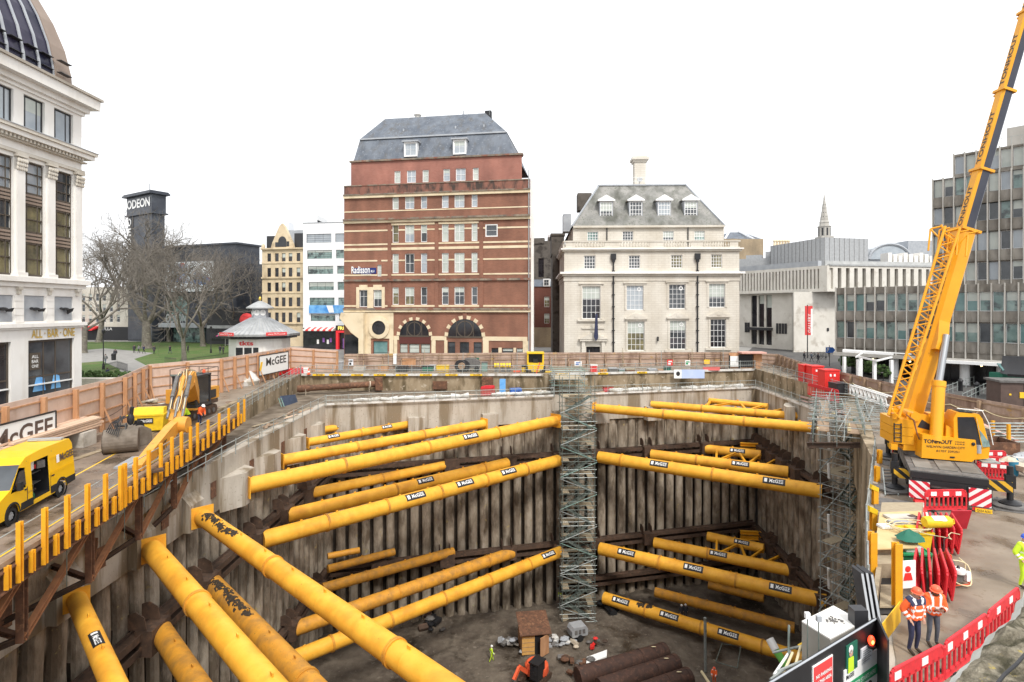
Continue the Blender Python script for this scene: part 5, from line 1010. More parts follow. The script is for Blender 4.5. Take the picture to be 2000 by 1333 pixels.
def ngon(k, prof, n=8, rot=math.pi/8):
    vs = [(rr*math.cos(rot+2*math.pi*i/n), rr*math.sin(rot+2*math.pi*i/n), z) for rr, z in prof for i in range(n)]
    fs = [(j*n+i, j*n+(i+1)%n, (j+1)*n+(i+1)%n, (j+1)*n+i) for j in range(len(prof)-1) for i in range(n)]; k.add(vs, fs); return k
ngon(MB(), [(5.3,0),(5.3,kz(654))]).build('wall', M['stone_white'], r)
k = MB(); ngon(k, [(7.0,kz(655)),(7.1,kz(651)),(4.6,kz(640)),(2.6,kz(629)),(1.6,kz(621))]); rf = k.build('roof', M['lead_roof'], r, ang=10)
for i in range(48):
    t = 2*math.pi*i/48; k = MB() if i == 0 else k; k.bar((6.8*math.cos(t),6.8*math.sin(t),kz(651)+.02),(1.7*math.cos(t),1.7*math.sin(t),kz(621)+.04),.06,.05)
k.build('roof_rolls', M['lead'], rf)
k = MB(); ngon(k, [(1.5,kz(624)),(1.35,kz(600)),(1.5,kz(600)),(1.5,kz(598))]); ln = k.build('lantern', M['lead'], r, ang=10)
k = MB(); ngon(k, [(2.4,kz(603)),(2.4,kz(601)),(1.2,kz(593)),(.3,kz(588.5)),(.1,kz(588))]); k.build('lantern_roof', M['lead_roof'], ln, ang=10)
k = MB(); k.tube((0,0,kz(588)),(0,0,kz(580)),.08,6); k.ball((0,0,kz(584)),.25,.25,.4,8); k.build('finial', M['gold'], ln)
for t in (-math.pi/2, -math.pi/4, -3*math.pi/4): k = MB(); k.lathe([(0,0),(.55,0),(.55,.06),(0,.06)], 16, (1.32*math.cos(t),1.32*math.sin(t),kz(611)), (math.cos(t),math.sin(t),.05)); q = k.build('clock', M['refl'], ln); k = MB(); k.bar((1.42*math.cos(t),1.42*math.sin(t),kz(611)),(1.42*math.cos(t),1.42*math.sin(t),kz(611)+.45),.05,.03); k.build('clock_hand', M['black'], q)
k = MB()
for i in range(56): t = 2*math.pi*i/56; k.ball((6.95*math.cos(t),6.95*math.sin(t),kz(656)),.11,.11,.14,5)
k.build('fringe', M['frame_d'], r)
ngon(MB(), [(6.5,kz(660)),(6.6,kz(655))]).build('gutter', M['frame_d'], r)
for t in (-2.05, -.75):
    n_ = V((math.cos(t), math.sin(t), 0)); x_ = V((-n_.y, n_.x, 0)); o = n_*6.9+V((0,0,kz(653.5))); k = MB(); k.bar(o-x_*2.3, o+x_*2.3, .12, .75, n_) if 0 else k.ext([o-x_*1.9, o+x_*1.9, o+x_*1.9+V((0,0,.6)), o-x_*1.9+V((0,0,.6))], n_*.1)
    sb = k.build('sign_board', M['ban_red'], r); k = MB(); k.text('www.TKTS.co.uk', o+n_*.12-x_*1.6+V((0,0,.15)), x_, (0,0,1), 3.2, .3); k.build('lettering', M['refl'], sb)
t = -math.pi/2; k = MB(); k.text('tkts', (-1.6,-4.98,kz(672)), (1,0,0), (0,0,1), 2.6, .8, .03); k.build('sign_lettering', M['ban_red'], r)
k = MB()
for x0, x1 in ((-2.1,-.9),(-.6,.7),(1.0,1.9)): k.box(x0,-5.05,.6,x1,-4.9,kz(676))
k.build('ticket_window', M['glass_k'], r)
f = Fac('slotted_gallery', 'pale concrete gallery with rows of vertical slots and a red banner', fxy(1436, 140), fxy(1615, 119)); L = f.L; rt = f.root
zt, zb = 18.5, 13.0
def slots(k, L, n, z0, z1, y): return [(L*(i+.5)/n-.22*L/n, z0, L*(i+.5)/n+.22*L/n, z1) for i in range(n)]
hs = slots(None, L-1.5, 26, 13.7, 17.9, 0); k = MB(); k.wall(0, L, zb, zt, hs, 0, .7); k.shell(0, L, zb, zt, 10); k.box(-.0,.0,zt,L+.1,10,zt+.05); f.b(k, 'slotted_band', M['conc_white'])
k = MB(); k.box(0,.68,13.5,L-.1,.8,18.0); f.b(k, 'slot_shade_backing', M['conc_win'])  # dark backing, the shade inside the slots put into its colour
k = MB(); k.box(0,0,zt+.06,L-2,1.2,zt+1.2); f.b(k, 'roof_edge', M['lead'])
dk = [(f.u(a),z0,f.u(b),z1) for a,b in ((1459,1470),(1473,1484),(1487.5,1499)) for z0,z1 in ((.8,4.3),(5.0,12.6))]
k = MB(); k.wall(0, f.u(1563), 0, zb, dk, 1.5, .5); k.shell(0, f.u(1563), 0, zb, 10, 1.5, top=False); f.b(k, 'wall', M['conc_white'])
for h in dk: window(rt, *h, 1.9, 1, 1, 'frame_d', 'glass_k')
k = MB(); k.box(f.u(1456),-.2,4.3,f.u(1501),1.5,4.9); f.b(k, 'door_canopy', M['frame_d'])
k = MB(); 
for px in (1541,1549,1556): k.box(f.u(px)-.15,1.2,0,f.u(px)+.15,1.5,zb)
f.b(k, 'pier', M['conc_fin'])
for a in (1447,1452,1508,1513.5,1519,1524.5): 
    k = MB(); k.box(f.u(a),1.35,3.6,f.u(a+4),1.48,6); f.b(k, 'poster_case', M['frame_d'])
f2 = Fac('slotted_gallery_wing', 'right hand wing of the slotted concrete gallery above the offices', fxy(1615.5, 119), fxy(1850, 124)); hs = slots(None, f2.L, 15, 13.6, 18.0, 0); k = MB(); k.wall(0, f2.L, zb, zt, hs, 0, .7); k.shell(0.02, f2.L, zb, zt, 8); f2.b(k, 'slotted_band', M['conc_white'])
k = MB(); k.box(0,.68,13.5,f2.L,.8,18.1); f2.b(k, 'slot_shade_backing', M['conc_win']); k = MB(); k.box(-5.4,3.2,0,f2.L,3.6,zb); f2.b(k, 'wall', M['conc_white']); k = MB(); k.box(.5,-.2,zt,f2.L,.6,zt+.35); k.box(2,3,zt,f2.L,3.2,zt+1.3); f2.b(k, 'roof_edge', M['lead_roof'])  # wing slots get the same dark backing with shade painted in
k = MB(); k.box(2.5,3.0,4.5,2.9,3.2,5.2); f2.b(k, 'wall_vent', M['frame_d'])
f3 = Fac('rooftop_plant', 'plain grey metal plant room on top of the gallery roof', fxy(1505, 150), fxy(1610, 132)); zt2 = f3.z(464,1610); k = MB(); k.box(0,0,17,f3.L,12.5,zt2); f3.b(k, 'cladding', M['grey'])
k = MB()
for i in range(14): k.box(i*f3.L/14,-.05,17,i*f3.L/14+.06,.0,zt2)
for i in range(9): k.box(f3.L,i*1.4,17,f3.L+.05,i*1.4+.06,zt2)
f3.b(k, 'panel_joint', M['dull'])
f4 = Fac('low_roof', 'low grey flat roof with ducts left of the plant room', fxy(1440, 155), fxy(1520, 150)); k = MB(); k.box(0,0,14,f4.L,8,f4.z(505,1480)); k.box(2,2,14,6,6,f4.z(497,1480)); k.box(7,1,14,f4.L,6,f4.z(492,1480)); f4.b(k, 'roof', M['grey'])
f5 = Fac('stock_brick_hall', 'yellow brick hall with a grey glazed hip roof behind the white building', fxy(1415, 185), fxy(1491, 185)); zt3 = f5.z(467,1455); k = MB(); k.box(0,0,0,f5.L,14,zt3); f5.b(k, 'wall', M['brick_y'])
k = MB(); frustum(k, (.3,.3,f5.L-.3,14), (3.5,5,f5.L-5,9), zt3, f5.z(450,1455)); rr_ = f5.b(k, 'roof', M['slate']); k = MB()
for a, b in (((.3,.3,zt3),(3.5,5,f5.z(450,1455)+.2)),((f5.L-.3,.3,zt3),(f5.L-5,5,f5.z(450,1455)+.2)),((f5.L-3,.3,zt3),(f5.L-6.5,5,f5.z(447,1455)))): k.bar(a,b,.5,.5)
f5.b(k, 'roof_beam', M['pale'], rr_)
r = thing('chimney_stack', 'row of pale chimney pots beyond the plant room', 'chimney', P(1529, 480, 210)); k = MB(); b_ = P(1512,480,210); k.box(b_.x,210,0,b_.x+6.5,212,b_.z); k.build('stack', M['stone_side'], r, True); k = MB()
for i in range(6): k.lathe([(.5,0),(.4,1.4),(.6,1.6),(.5,2.1)],8,(b_.x+.6+i*1.05,211,b_.z))
k.build('chimney_pots', M['buff'], r, True)
c = P(1610, 464, 300); s_ = 300/F; r = thing('church_spire', 'pale stone church steeple with an open belfry in the distance', 'church', (c.x, 300, 0)); zz = lambda y: ZAT(y, 300)
k = MB(); ngon(k, [(4.6,0),(4.6,zz(463))], 4, math.pi/4); k.build('tower', M['conc_fin'], r, ang=10)
k = MB(); ngon(k, [(3.1,zz(463)),(3.1,zz(444)),(3.4,zz(444)),(3.4,zz(442.5)),(2.6,zz(442))]); bf = k.build('belfry', M['conc_fin'], r, ang=10)
k = MB()
for i in range(8): t = 2*math.pi*i/8; k.cbox((2.88*math.cos(t),2.88*math.sin(t),zz(461)),.12,.85,4.0,t)
k.build('louvre', M['frame_d'], bf)
k = MB(); ngon(k, [(2.5,zz(442)),(2.3,zz(436)),(2.5,zz(435.5)),(1.95,zz(430)),(2.05,zz(429)),(1.1,zz(408)),(1.2,zz(407)),(.45,zz(390)),(.5,zz(389)),(.12,zz(380)),(.05,zz(372))]); k.build('spire', M['conc_fin'], r, ang=10)
k = MB()
for y_, rr_ in ((425,1.75),(417,1.35),(402,.85)):
    for i in range(8): t = 2*math.pi*(i+.5)/8+math.pi/8; k.cbox((rr_*math.cos(t),rr_*math.sin(t),zz(y_)),.1,.3,.5,t)
k.build('spire_opening', M['frame_d'], r)
r = thing('arched_roof', 'pale arched station roof in the far distance', 'roof', (XAT(1738,350), 350, 0)); k = MB(); cz = ZAT(507, 350); R0 = XAT(1776,350)-XAT(1738,350); pts = [V((XAT(1738,350)+R0*1.05*math.cos(math.pi*i/20), 350, cz+R0*.78*math.sin(math.pi*i/20))) for i in range(21)]
k.path(pts, .9, 6); k.build('arch', M['lead'], r, True); k = MB(); k.ext([p*1 for p in pts], (0,14,0)); k.build('glazing', M['glass_sky'], r, True)
k = MB(); k.box(XAT(1692,350),351,0,XAT(1730,350),360,ZAT(487,350)); k.box(XAT(1776,350),351,0,XAT(1830,350),365,ZAT(470,350)); k.build('wing', M['lead'], r, True)
k = MB(); 
for i in range(9): k.box(XAT(1735,140)+i*1.3, 140, 12, XAT(1735,140)+i*1.3+.9, 143, ZAT(494+3*(i%3),140))
o = k.build('roof_ducts', M['stone_white']); tag(o, 'white roof units beyond the gallery wing', 'roof units')
wf = Fac('office_wing', 'two storey glass and concrete office wing on round white columns', fxy(1633, 78.5), fxy(2075, 61.5)); L = wf.L; rt = wf.root; n = 19; bw = L/n
rg = random.Random(12)
def office(fc, z_rows, zlo, zhi, u0, n, bw, y0, gm, hh, depth=14):
    hs = [(u0+i*bw+.08, z-.05, u0+(i+1)*bw-.08, z+hh+.15) for z in z_rows for i in range(n)]
    k = MB(); k.wall(u0, u0+n*bw, zlo, zhi, hs, y0, .35); k.shell(u0, u0+n*bw, zlo, zhi, depth, y0); fc.b(k, 'wall', M['conc_win'])
    for h in hs: window(fc.root, *h, y0+.3, 1, 1, rg.choice(['grey','grey','white']), rg.choice(gm), fr=.06)
    for i in range(n+1):
        k = MB(); u = u0+i*bw; k.box(u-.055, y0-.3, zlo-.15, u+.055, y0+.0, zhi+.1); fc.b(k, 'concrete_fin', M['conc_fin'])
    for z in z_rows:
        k = MB()
        for i in range(n): a, b = u0+i*bw+.09, u0+(i+1)*bw-.09; k.ext([(a,y0-.02,z-.1),(a,y0-.1,z-.1),(a,y0-.2,z-.9),(a,y0-.14,z-1.35),(a,y0-.02,z-1.4)], (b-a,0,0))
        fc.b(k, 'spandrel', M['conc_win'])
office(wf, (5.35, 9.05), 3.3, 12.2, 0, n, bw, 0, ['glass_g','glass_g','glass_g','glass_teal','glass'], 2.1)
k = MB(); k.box(-.2,-.5,2.85,L,12,3.28); wf.b(k, 'soffit_slab', M['conc_fin'])
k = MB(); k.box(f.u(1830) if 0 else 11, -1.3, 2.7, L-1.5, -.5, 3.05); wf.b(k, 'canopy', M['white'])
for px in (1741, 1880, 1953, 2040): 
    k = MB(); u = wf.u(px); k.tube((u,1.2,0),(u,1.2,2.85),.5,20); wf.b(k, 'column', M['white'])
k = MB(); k.box(.3,5,0,L,5.2,2.85); wf.b(k, 'shop_front', M['glass_k']); k = MB()
for i in range(12): k.box(1+i*1.8,4.9,0,1.08+i*1.8,4.99,2.85)
wf.b(k, 'mullions', M['frame_d'])
for u in (3.5,7.8,9.1,15.2,18): k = MB(); k.ball((u,3.5,2.3),.13,.13,.13,8); wf.b(k, 'lit_lamp', emis('warm_lamp', (1,.75,.35), 2.5))
u0 = wf.u(1820); tf = Fac('office_tower', 'upper floors of the concrete office block with projecting fins', (wf.A+wf.d*u0+V((-wf.d.y, wf.d.x, 0))*.5)[:2], (wf.A+wf.d*(L)+V((-wf.d.y, wf.d.x, 0))*.5)[:2]); L2 = tf.L; n2 = 11; bw2 = L2/n2
office(tf, (12.75, 16.3, 19.85, 23.2), 12.24, 25.4, 0, n2, bw2, 0, ['glass','glass','glass_g','glass_sky','glass_b'], 1.95)
u1 = tf.u(1857); n3 = 9; office(tf, (26.1,), 25.42, 28.5, u1, n3, (L2-u1)/n3, 1.6, ['glass_sky','glass_b'], 2.0)
k = MB(); a = tf.u(1955); k.box(a, 4, 28.5, L2, 12, 31.2); tf.b(k, 'plant_room', M['conc_fin'])
k = MB()
for i in range(10): k.tube((u1+i*.9,1.8,28.5),(u1+i*.9,1.8,29.6),.02,4)
k.tube((u1,1.8,29.6),(L2,1.8,29.6),.02,4); tf.b(k, 'roof_rail', M['galv'])
def tree_mesh(seed, h, spread, trunk_h, tr, levels=6):
    rg = random.Random(seed); tk, cr = MB(), MB()
    def grow(p, d, L, r, lv):
        segs = 3; pts = [p]
        for i in range(segs):
            d = (d+V((rg.uniform(-1,1), rg.uniform(-1,1), rg.uniform(-.7,.9)))*.24).normalized(); p = p+d*(L/segs); pts.append(p)
        mb = tk if lv >= levels-1 else cr; n = 7 if lv >= levels-1 else (5 if lv >= levels-3 else 3)
        for i in range(segs): mb.tube(pts[i], pts[i+1], r*(1-.3*i/segs), n, r*(1-.3*(i+1)/segs), cap=False)
        if lv <= 0: return
        nb = rg.choice([3,4]) if lv > 2 else rg.choice([3,4,4])
        for i in range(nb):
            a = rg.uniform(0, 6.28); t = rg.uniform(.35, .95)*spread; u, v = perp(d); nd = (d*math.cos(t)+(u*math.cos(a)+v*math.sin(a))*math.sin(t)); nd.z += .12; nd.normalize()
            grow(pts[-1] if i < 2 or lv > 4 else pts[rg.choice([1,2,3])], nd, L*rg.uniform(.58,.78), r*.58, lv-1)
    d0 = V((rg.uniform(-.1,.1), rg.uniform(-.1,.1), 1)).normalized(); p1 = d0*trunk_h
    tk.tube((0,0,-.2), d0*trunk_h*.15, tr*1.35, 9, tr*1.05, False); tk.tube(d0*trunk_h*.15, p1, tr*1.05, 9, tr*.8, False)
    nb = 5
    for i in range(nb):
        a = 6.28*i/nb+rg.uniform(-.4,.4); t = rg.uniform(.35,.85)*spread; grow(p1*rg.uniform(.75,1), V((math.cos(a)*math.sin(t), math.sin(a)*math.sin(t), math.cos(t))), h*.36, tr*.45, levels-1)
    return tk, cr
TREES = []
def tree(label, x, y, seed, h, sp, th, tr, levels=6):
    r = thing('plane_tree', label, 'tree', (x, y, 0), 0, 'bare trees in the square')
    tk, cr = tree_mesh(seed, h*1.17, sp, th, tr, levels); tk.build('trunk', M['bark'], r, ang=60); cr.build('crown', M['twig'], r, ang=60); return r
for (px, py, seed, h, sp, th, tr, lab) in ((287,681,1,23,1.15,6.5,1.0,'big bare plane tree with the thickest trunk in the middle of the lawn'), (193,669,2,22,1.05,7,.7,'bare tree with a pale trunk left of the cinema tower'), (360,706,3,16,1.1,4.5,.4,'slender bare tree on the near edge of the lawn'), (397,677,4,20,1.2,5.5,.6,'bare tree in front of the cinema screen'), (163,690,5,19,1.0,6,.6,'bare tree half hidden by the bar building'), (455,672,6,18,1.2,4.5,.5,'bare tree behind the ticket kiosk'), (330,668,7,19,1.1,6,.5,'bare tree at the back of the lawn below the screen')):
    p = G(px, py); tree(lab, p.x, p.y, seed, h, sp, th, tr)
def gpoly(pp): return [tuple(G(px, py)[:2]) for px, py in pp]
def lsheet(name, pp, z, m): 
    o = sheet(name, [pp], z, M[m]); return o
lsheet('pavement', [(-150,58),(-60,60),(-28,88),(-26,92),(40,96),(44,94),(50,120),(60,140),(-20,142),(-20,200),(-150,200)], .004, 'paving')
lsheet('lawn', gpoly([(120,668),(430,668),(480,690),(480,700),(300,735),(150,765),(60,765),(60,700)]), .012, 'grass')
lsheet('path', gpoly([(120,688),(205,681),(262,686),(300,690),(262,702),(290,717),(300,735),(215,745),(235,722),(200,706),(120,712)]), .018, 'paving')
k = MB(); k.box(-58,66,0,-42,67.2,1.1); o = k.build('low_wall', M['stone']); tag(o, 'low stone wall beside the hedge at the corner of the lawn', 'wall')
rg = random.Random(2); k = MB()
for i in range(260):
    p = V((rg.uniform(-57,-42), rg.uniform(67.5,70.5), rg.uniform(.2,1.5))); k.ball(p, rg.uniform(.15,.35), None, None, 5)
o = k.build('hedge', M['hedge']); tag(o, 'low green hedge behind the stone wall by the bar building', 'hedge')
def park_rail(label, pts, h=1.2):
    k = MB(); r = thing('park_railing', label, 'railing', pts[0], 0, 'black railings round the lawn')
    for a, b in zip(pts, pts[1:]):
        a, b = V(a), V(b); n = int((b-a).length/.32)
        for i in range(n): o = a+(b-a)*(i/n); k.tube(o, o+V((0,0,h)), .022, 3, cap=False)
        k.tube(a+V((0,0,h*.85)), b+V((0,0,h*.85)), .03, 4); k.tube(a+V((0,0,.15)), b+V((0,0,.15)), .03, 4)
    k.build('railing_panel', M['black'], r, True)
park_rail('curved black railing beside the path near the bar building', [G(200,728), G(228,720), G(250,727)]); park_rail('black railing on the lawn above the excavator', [G(322,711), G(345,714)]); park_rail('long black railing behind the hoarding towards the kiosk', [G(352,716), G(420,706), G(480,694)]); park_rail('low black railing along the back of the lawn', [G(165,672), G(240,671), G(330,670), G(440,671)])
def lamp(label, p, h):
    r = thing('lamp_post', label, 'street lamp', p); k = MB(); k.lathe([(.2,0),(.16,.8),(.08,1),(.06,h)],8); k.build('post', M['black'], r); k = MB(); k.lathe([(.15,h),(.28,h+.5),(.05,h+.75)],8); k.build('lantern', M['frame_d'], r)
lamp('black lamp post on the path left of the lawn', G(202,722), 5.5); lamp('black lamp post at the back of the lawn by the kiosk', G(412,690), 5.0)
r = thing('litter_bin', 'black litter bin beside the path on the lawn', 'bin', G(222,704)); k = MB(); k.lathe([(.35,0),(.38,1.1),(.3,1.2),(.2,1.25)],12); k.build('body', M['black'], r); k = MB(); k.box(-.2,-.4,.85,.2,-.36,1.05); k.build('opening', M['rubber'], r)
r = thing('parasol', 'small magenta parasol left of the kiosk', 'parasol', G(440,676)); k = MB(); k.lathe([(2.2,2.5),(1.2,3.1),(.05,3.5)],12); k.build('canopy', M['magenta'], r); k = MB(); k.tube((0,0,0),(0,0,3.4),.05,6); k.build('pole', M['white'], r)
r = thing('red_banner', 'tall red banner on a post in front of the gallery', 'banner', G(1577,700)); q = G(1577,700); D = q.y; k = MB(); k.tube((0,0,0),(0,0,ZAT(596,D)),.09,6); k.build('post', M['black'], r); k = MB(); k.box(-.45,-.06,ZAT(655,D),.95,.06,ZAT(598,D)); b_ = k.build('cloth', M['ban_red'], r)
k = MB(); k.text('GALLERY', (.65,-.08,ZAT(650,D)), (0,0,1), (-1,0,0), (ZAT(604,D)-ZAT(650,D))*.8, .6); k.build('lettering', M['refl'], b_); k = MB(); k.box(.62,-.075,ZAT(655,D),.94,-.061,ZAT(598,D)*.9+ZAT(655,D)*.1); k.build('white_edge', M['refl'], b_)
r = thing('pergola', 'white steel pergola over the cafe terrace under the office wing', 'pergola', G(1690,735)); pp = [P(1650,690,74),P(1742,697,72),P(1700,700,68),P(1658,692,70)]; k = MB()
for px, D, nm in ((1649,74,0),(1676,70,0),(1681,72,0),(1708,68,0),(1741,69,0)): 
    kk = MB(); x = XAT(px, D); kk.box(x-.16,D-.16,0,x+.16,D+.16,3.0); kk.build('post', M['white'], r, True)
k.bar(P(1646,686,75),P(1745,692,71),.3,.3,(0,0,1)); k.bar(P(1646,683,75),P(1780,692,70),.12,.12,(0,0,1)); k.bar(P(1676,697,70),P(1712,705,67.5),.15,.2,(0,0,1)); k.bar(P(1712,705,67.5),P(1742,698,69),.15,.2,(0,0,1)); k.bar(P(1672,698,70),P(1684,690,73.5),.15,.2,(0,0,1)); k.build('roof_frame', M['white'], r, True)
k = MB()
for i in range(240):
    t = rg.random(); p = G(1642,722)*(1-t)+G(1735,752)*t; k.ball((p.x+rg.uniform(-.3,.3),p.y+rg.uniform(-.4,.4),rg.uniform(.9,2.35)),rg.uniform(.14,.3),None,None,5)
o = k.build('hedge', M['hedge']); tag(o, 'clipped dark hedge behind the right hoarding below the pergola', 'hedge')
r = thing('cafe_umbrella', 'closed white cafe umbrella beside the pergola', 'umbrella', G(1707,733)); k = MB(); k.lathe([(.75,0.3),(.45,1.4),(.3,2.5),(.1,2.7)],9); k.build('cloth', M['white'], r); k = MB(); k.tube((0,0,0),(0,0,2.9),.05,6); k.build('pole', M['black'], r)
tl = thing('cafe_table', 'tall dark cafe table nearest the pergola post', 'table', G(1725,745), 0, 'tall tables on the cafe terrace'); k = MB(); k.lathe([(.02,1.06),(.55,1.06),(.55,1.12),(.02,1.12)],12); k.build('table_top', M['dull'], tl); k = MB(); k.tube((0,0,0),(0,0,1.06),.05,6); k.lathe([(.35,0),(.3,.04)],10); k.build('leg', M['black'], tl)
dup(tl, G(1716,741), 0, 'tall dark cafe table second from the pergola post'); dup(tl, G(1756,757), 0, 'tall dark cafe table behind the round column')
r = thing('canopy_awning', 'black canvas awning at the far right under the office block', 'awning', P(1985,750,55)); k = MB(); k.ext([P(1968,732,56),P(2075,740,52),P(2075,700,54),P(1972,697,58)], (.3,1.2,0)); k.build('canvas', M['frame_d'], r, True); k = MB(); k.bar(P(1968,733,56),P(2075,741,52),.08,.25,(0,0,1)); k.build('valance', M['black'], r, True)
r = thing('utility_cabinet', 'large dark brown street cabinet beyond the right hoarding', 'cabinet', G(1985,810)); k = MB(); k.cbox((0,0,0),3.4,2.2,2.9,-.25); k.build('body', M['brown'], r); k = MB(); k.cbox((0,0,2.9),3.7,2.5,.18,-.25); k.build('lid', M['dull'], r); k = MB(); k.M = Matrix.Rotation(-.25,4,'Z'); k.box(-.35,-1.16,1.6,.0,-1.11,2.1); k.box(-1.1,-1.14,1.8,-.95,-1.1,1.95); k.build('notice', M['sign_y'], r); k = MB(); k.M = Matrix.Rotation(-.25,4,'Z'); k.box(-.03,-1.13,.1,.03,-1.1,2.8); k.build('door_seam', M['black'], r)
r = thing('market_tent', 'small pale blue folded canopy on a dark stall behind the cabinet', 'stall', G(1975,780)); k = MB(); k.ext([(-1.6,-.8,3.0),(1.2,-.8,2.85),(2.2,.8,3.3),(-.8,.8,3.5)], (0,0,.12)); k.build('canopy', M['glass_teal'], r); k = MB(); k.box(-1.6,-.8,0,2,.8,2.7); k.build('body', M['green_d'], r)
for i, (px, py) in enumerate(((1876,778),(1908,786),(1893,781),(1925,790))):
    if i < 2: o = thing('bollard', ['black bollard on the far pavement left of the cabinet', 'black bollard closest to the brown cabinet'][i], 'bollard', G(px,py-14), 0, 'bollards on the far right pavement'); k = MB(); k.lathe([(.22,0),(.2,1.0),(.26,1.1),(.2,1.3),(.02,1.45)],10); k.build('shaft', M['black'], o)
railing('pale steel handrail along the ramp behind the right hoarding', [G(1842,775), G(1902,752)], 2.0, 1.0, (.5,1), 'galv', group='handrails beside the offices'); railing('second pale steel handrail nearer the cabinet', [G(1880,790), G(1935,762)], 2.0, 1.0, (.5,1), 'galv', group='handrails beside the offices')
r = thing('street_sign', 'blue direction sign on a thin post near the pedestrians', 'sign', G(1620,716)); k = MB(); k.tube((0,0,0),(0,0,3.4),.05,6); k.build('post', M['black'], r); k = MB(); k.box(-.6,-.06,2.2,.5,.02,3.1); k.ext([(.5,-.06,2.2),(.95,-.06,2.65),(.5,-.06,3.1)], (0,.08,0)); b_ = k.build('panel', M['blue'], r); k = MB(); k.text('P', (-.45,-.07,2.35), (1,0,0), (0,0,1), .35, .6); k.build('lettering', M['refl'], b_)
r = thing('notice_board', 'white notice box on a post at the corner of the pergola', 'sign', G(1641,725)); k = MB(); k.tube((0,0,0),(0,0,3.6),.07,6); k.build('post', M['grey'], r); k = MB(); k.box(-.7,-.2,3.5,.7,.2,4.3); k.build('box', M['refl'], r)
bk = thing('parked_bicycle', 'parked bicycle leftmost in the row by the gallery wall', 'bicycle', G(1587,700), 0, 'bicycles parked by the gallery'); 
for x in (-.5, .5): 
    k = MB(); k.lathe([(.3,-.02),(.34,0),(.3,.02)],14,(x,0,.34),(0,1,0),cap=0); k.build('wheel', M['rubber'], bk)
k = MB(); k.path([V((-.5,0,.34)),V((-.15,0,.85)),V((.4,0,.85)),V((.5,0,.34))],.03,5); k.path([V((-.15,0,.85)),V((0,0,.32)),V((.4,0,.82)),V((.42,0,1.05)),V((.3,.2,1.1))],.03,5); k.build('frame', M['black'], bk); k = MB(); k.cbox((-.18,0,.92),.28,.12,.06); k.build('saddle', M['black'], bk)
for i, (px, py, t) in enumerate(((1593,701,'second'),(1600,701,'third'),(1607,702,'fourth'),(1613,703,'fifth'))): dup(bk, G(px,py), .3*i, 'parked bicycle, %s from the left in the row by the gallery wall' % t)
def seg_t(p, a, b):
    ab = b-a; t = max(0, min(1, (p-a).dot(ab)/max(1e-9, ab.dot(ab)))); return (p-(a+ab*t)).length, t
BODY = {}
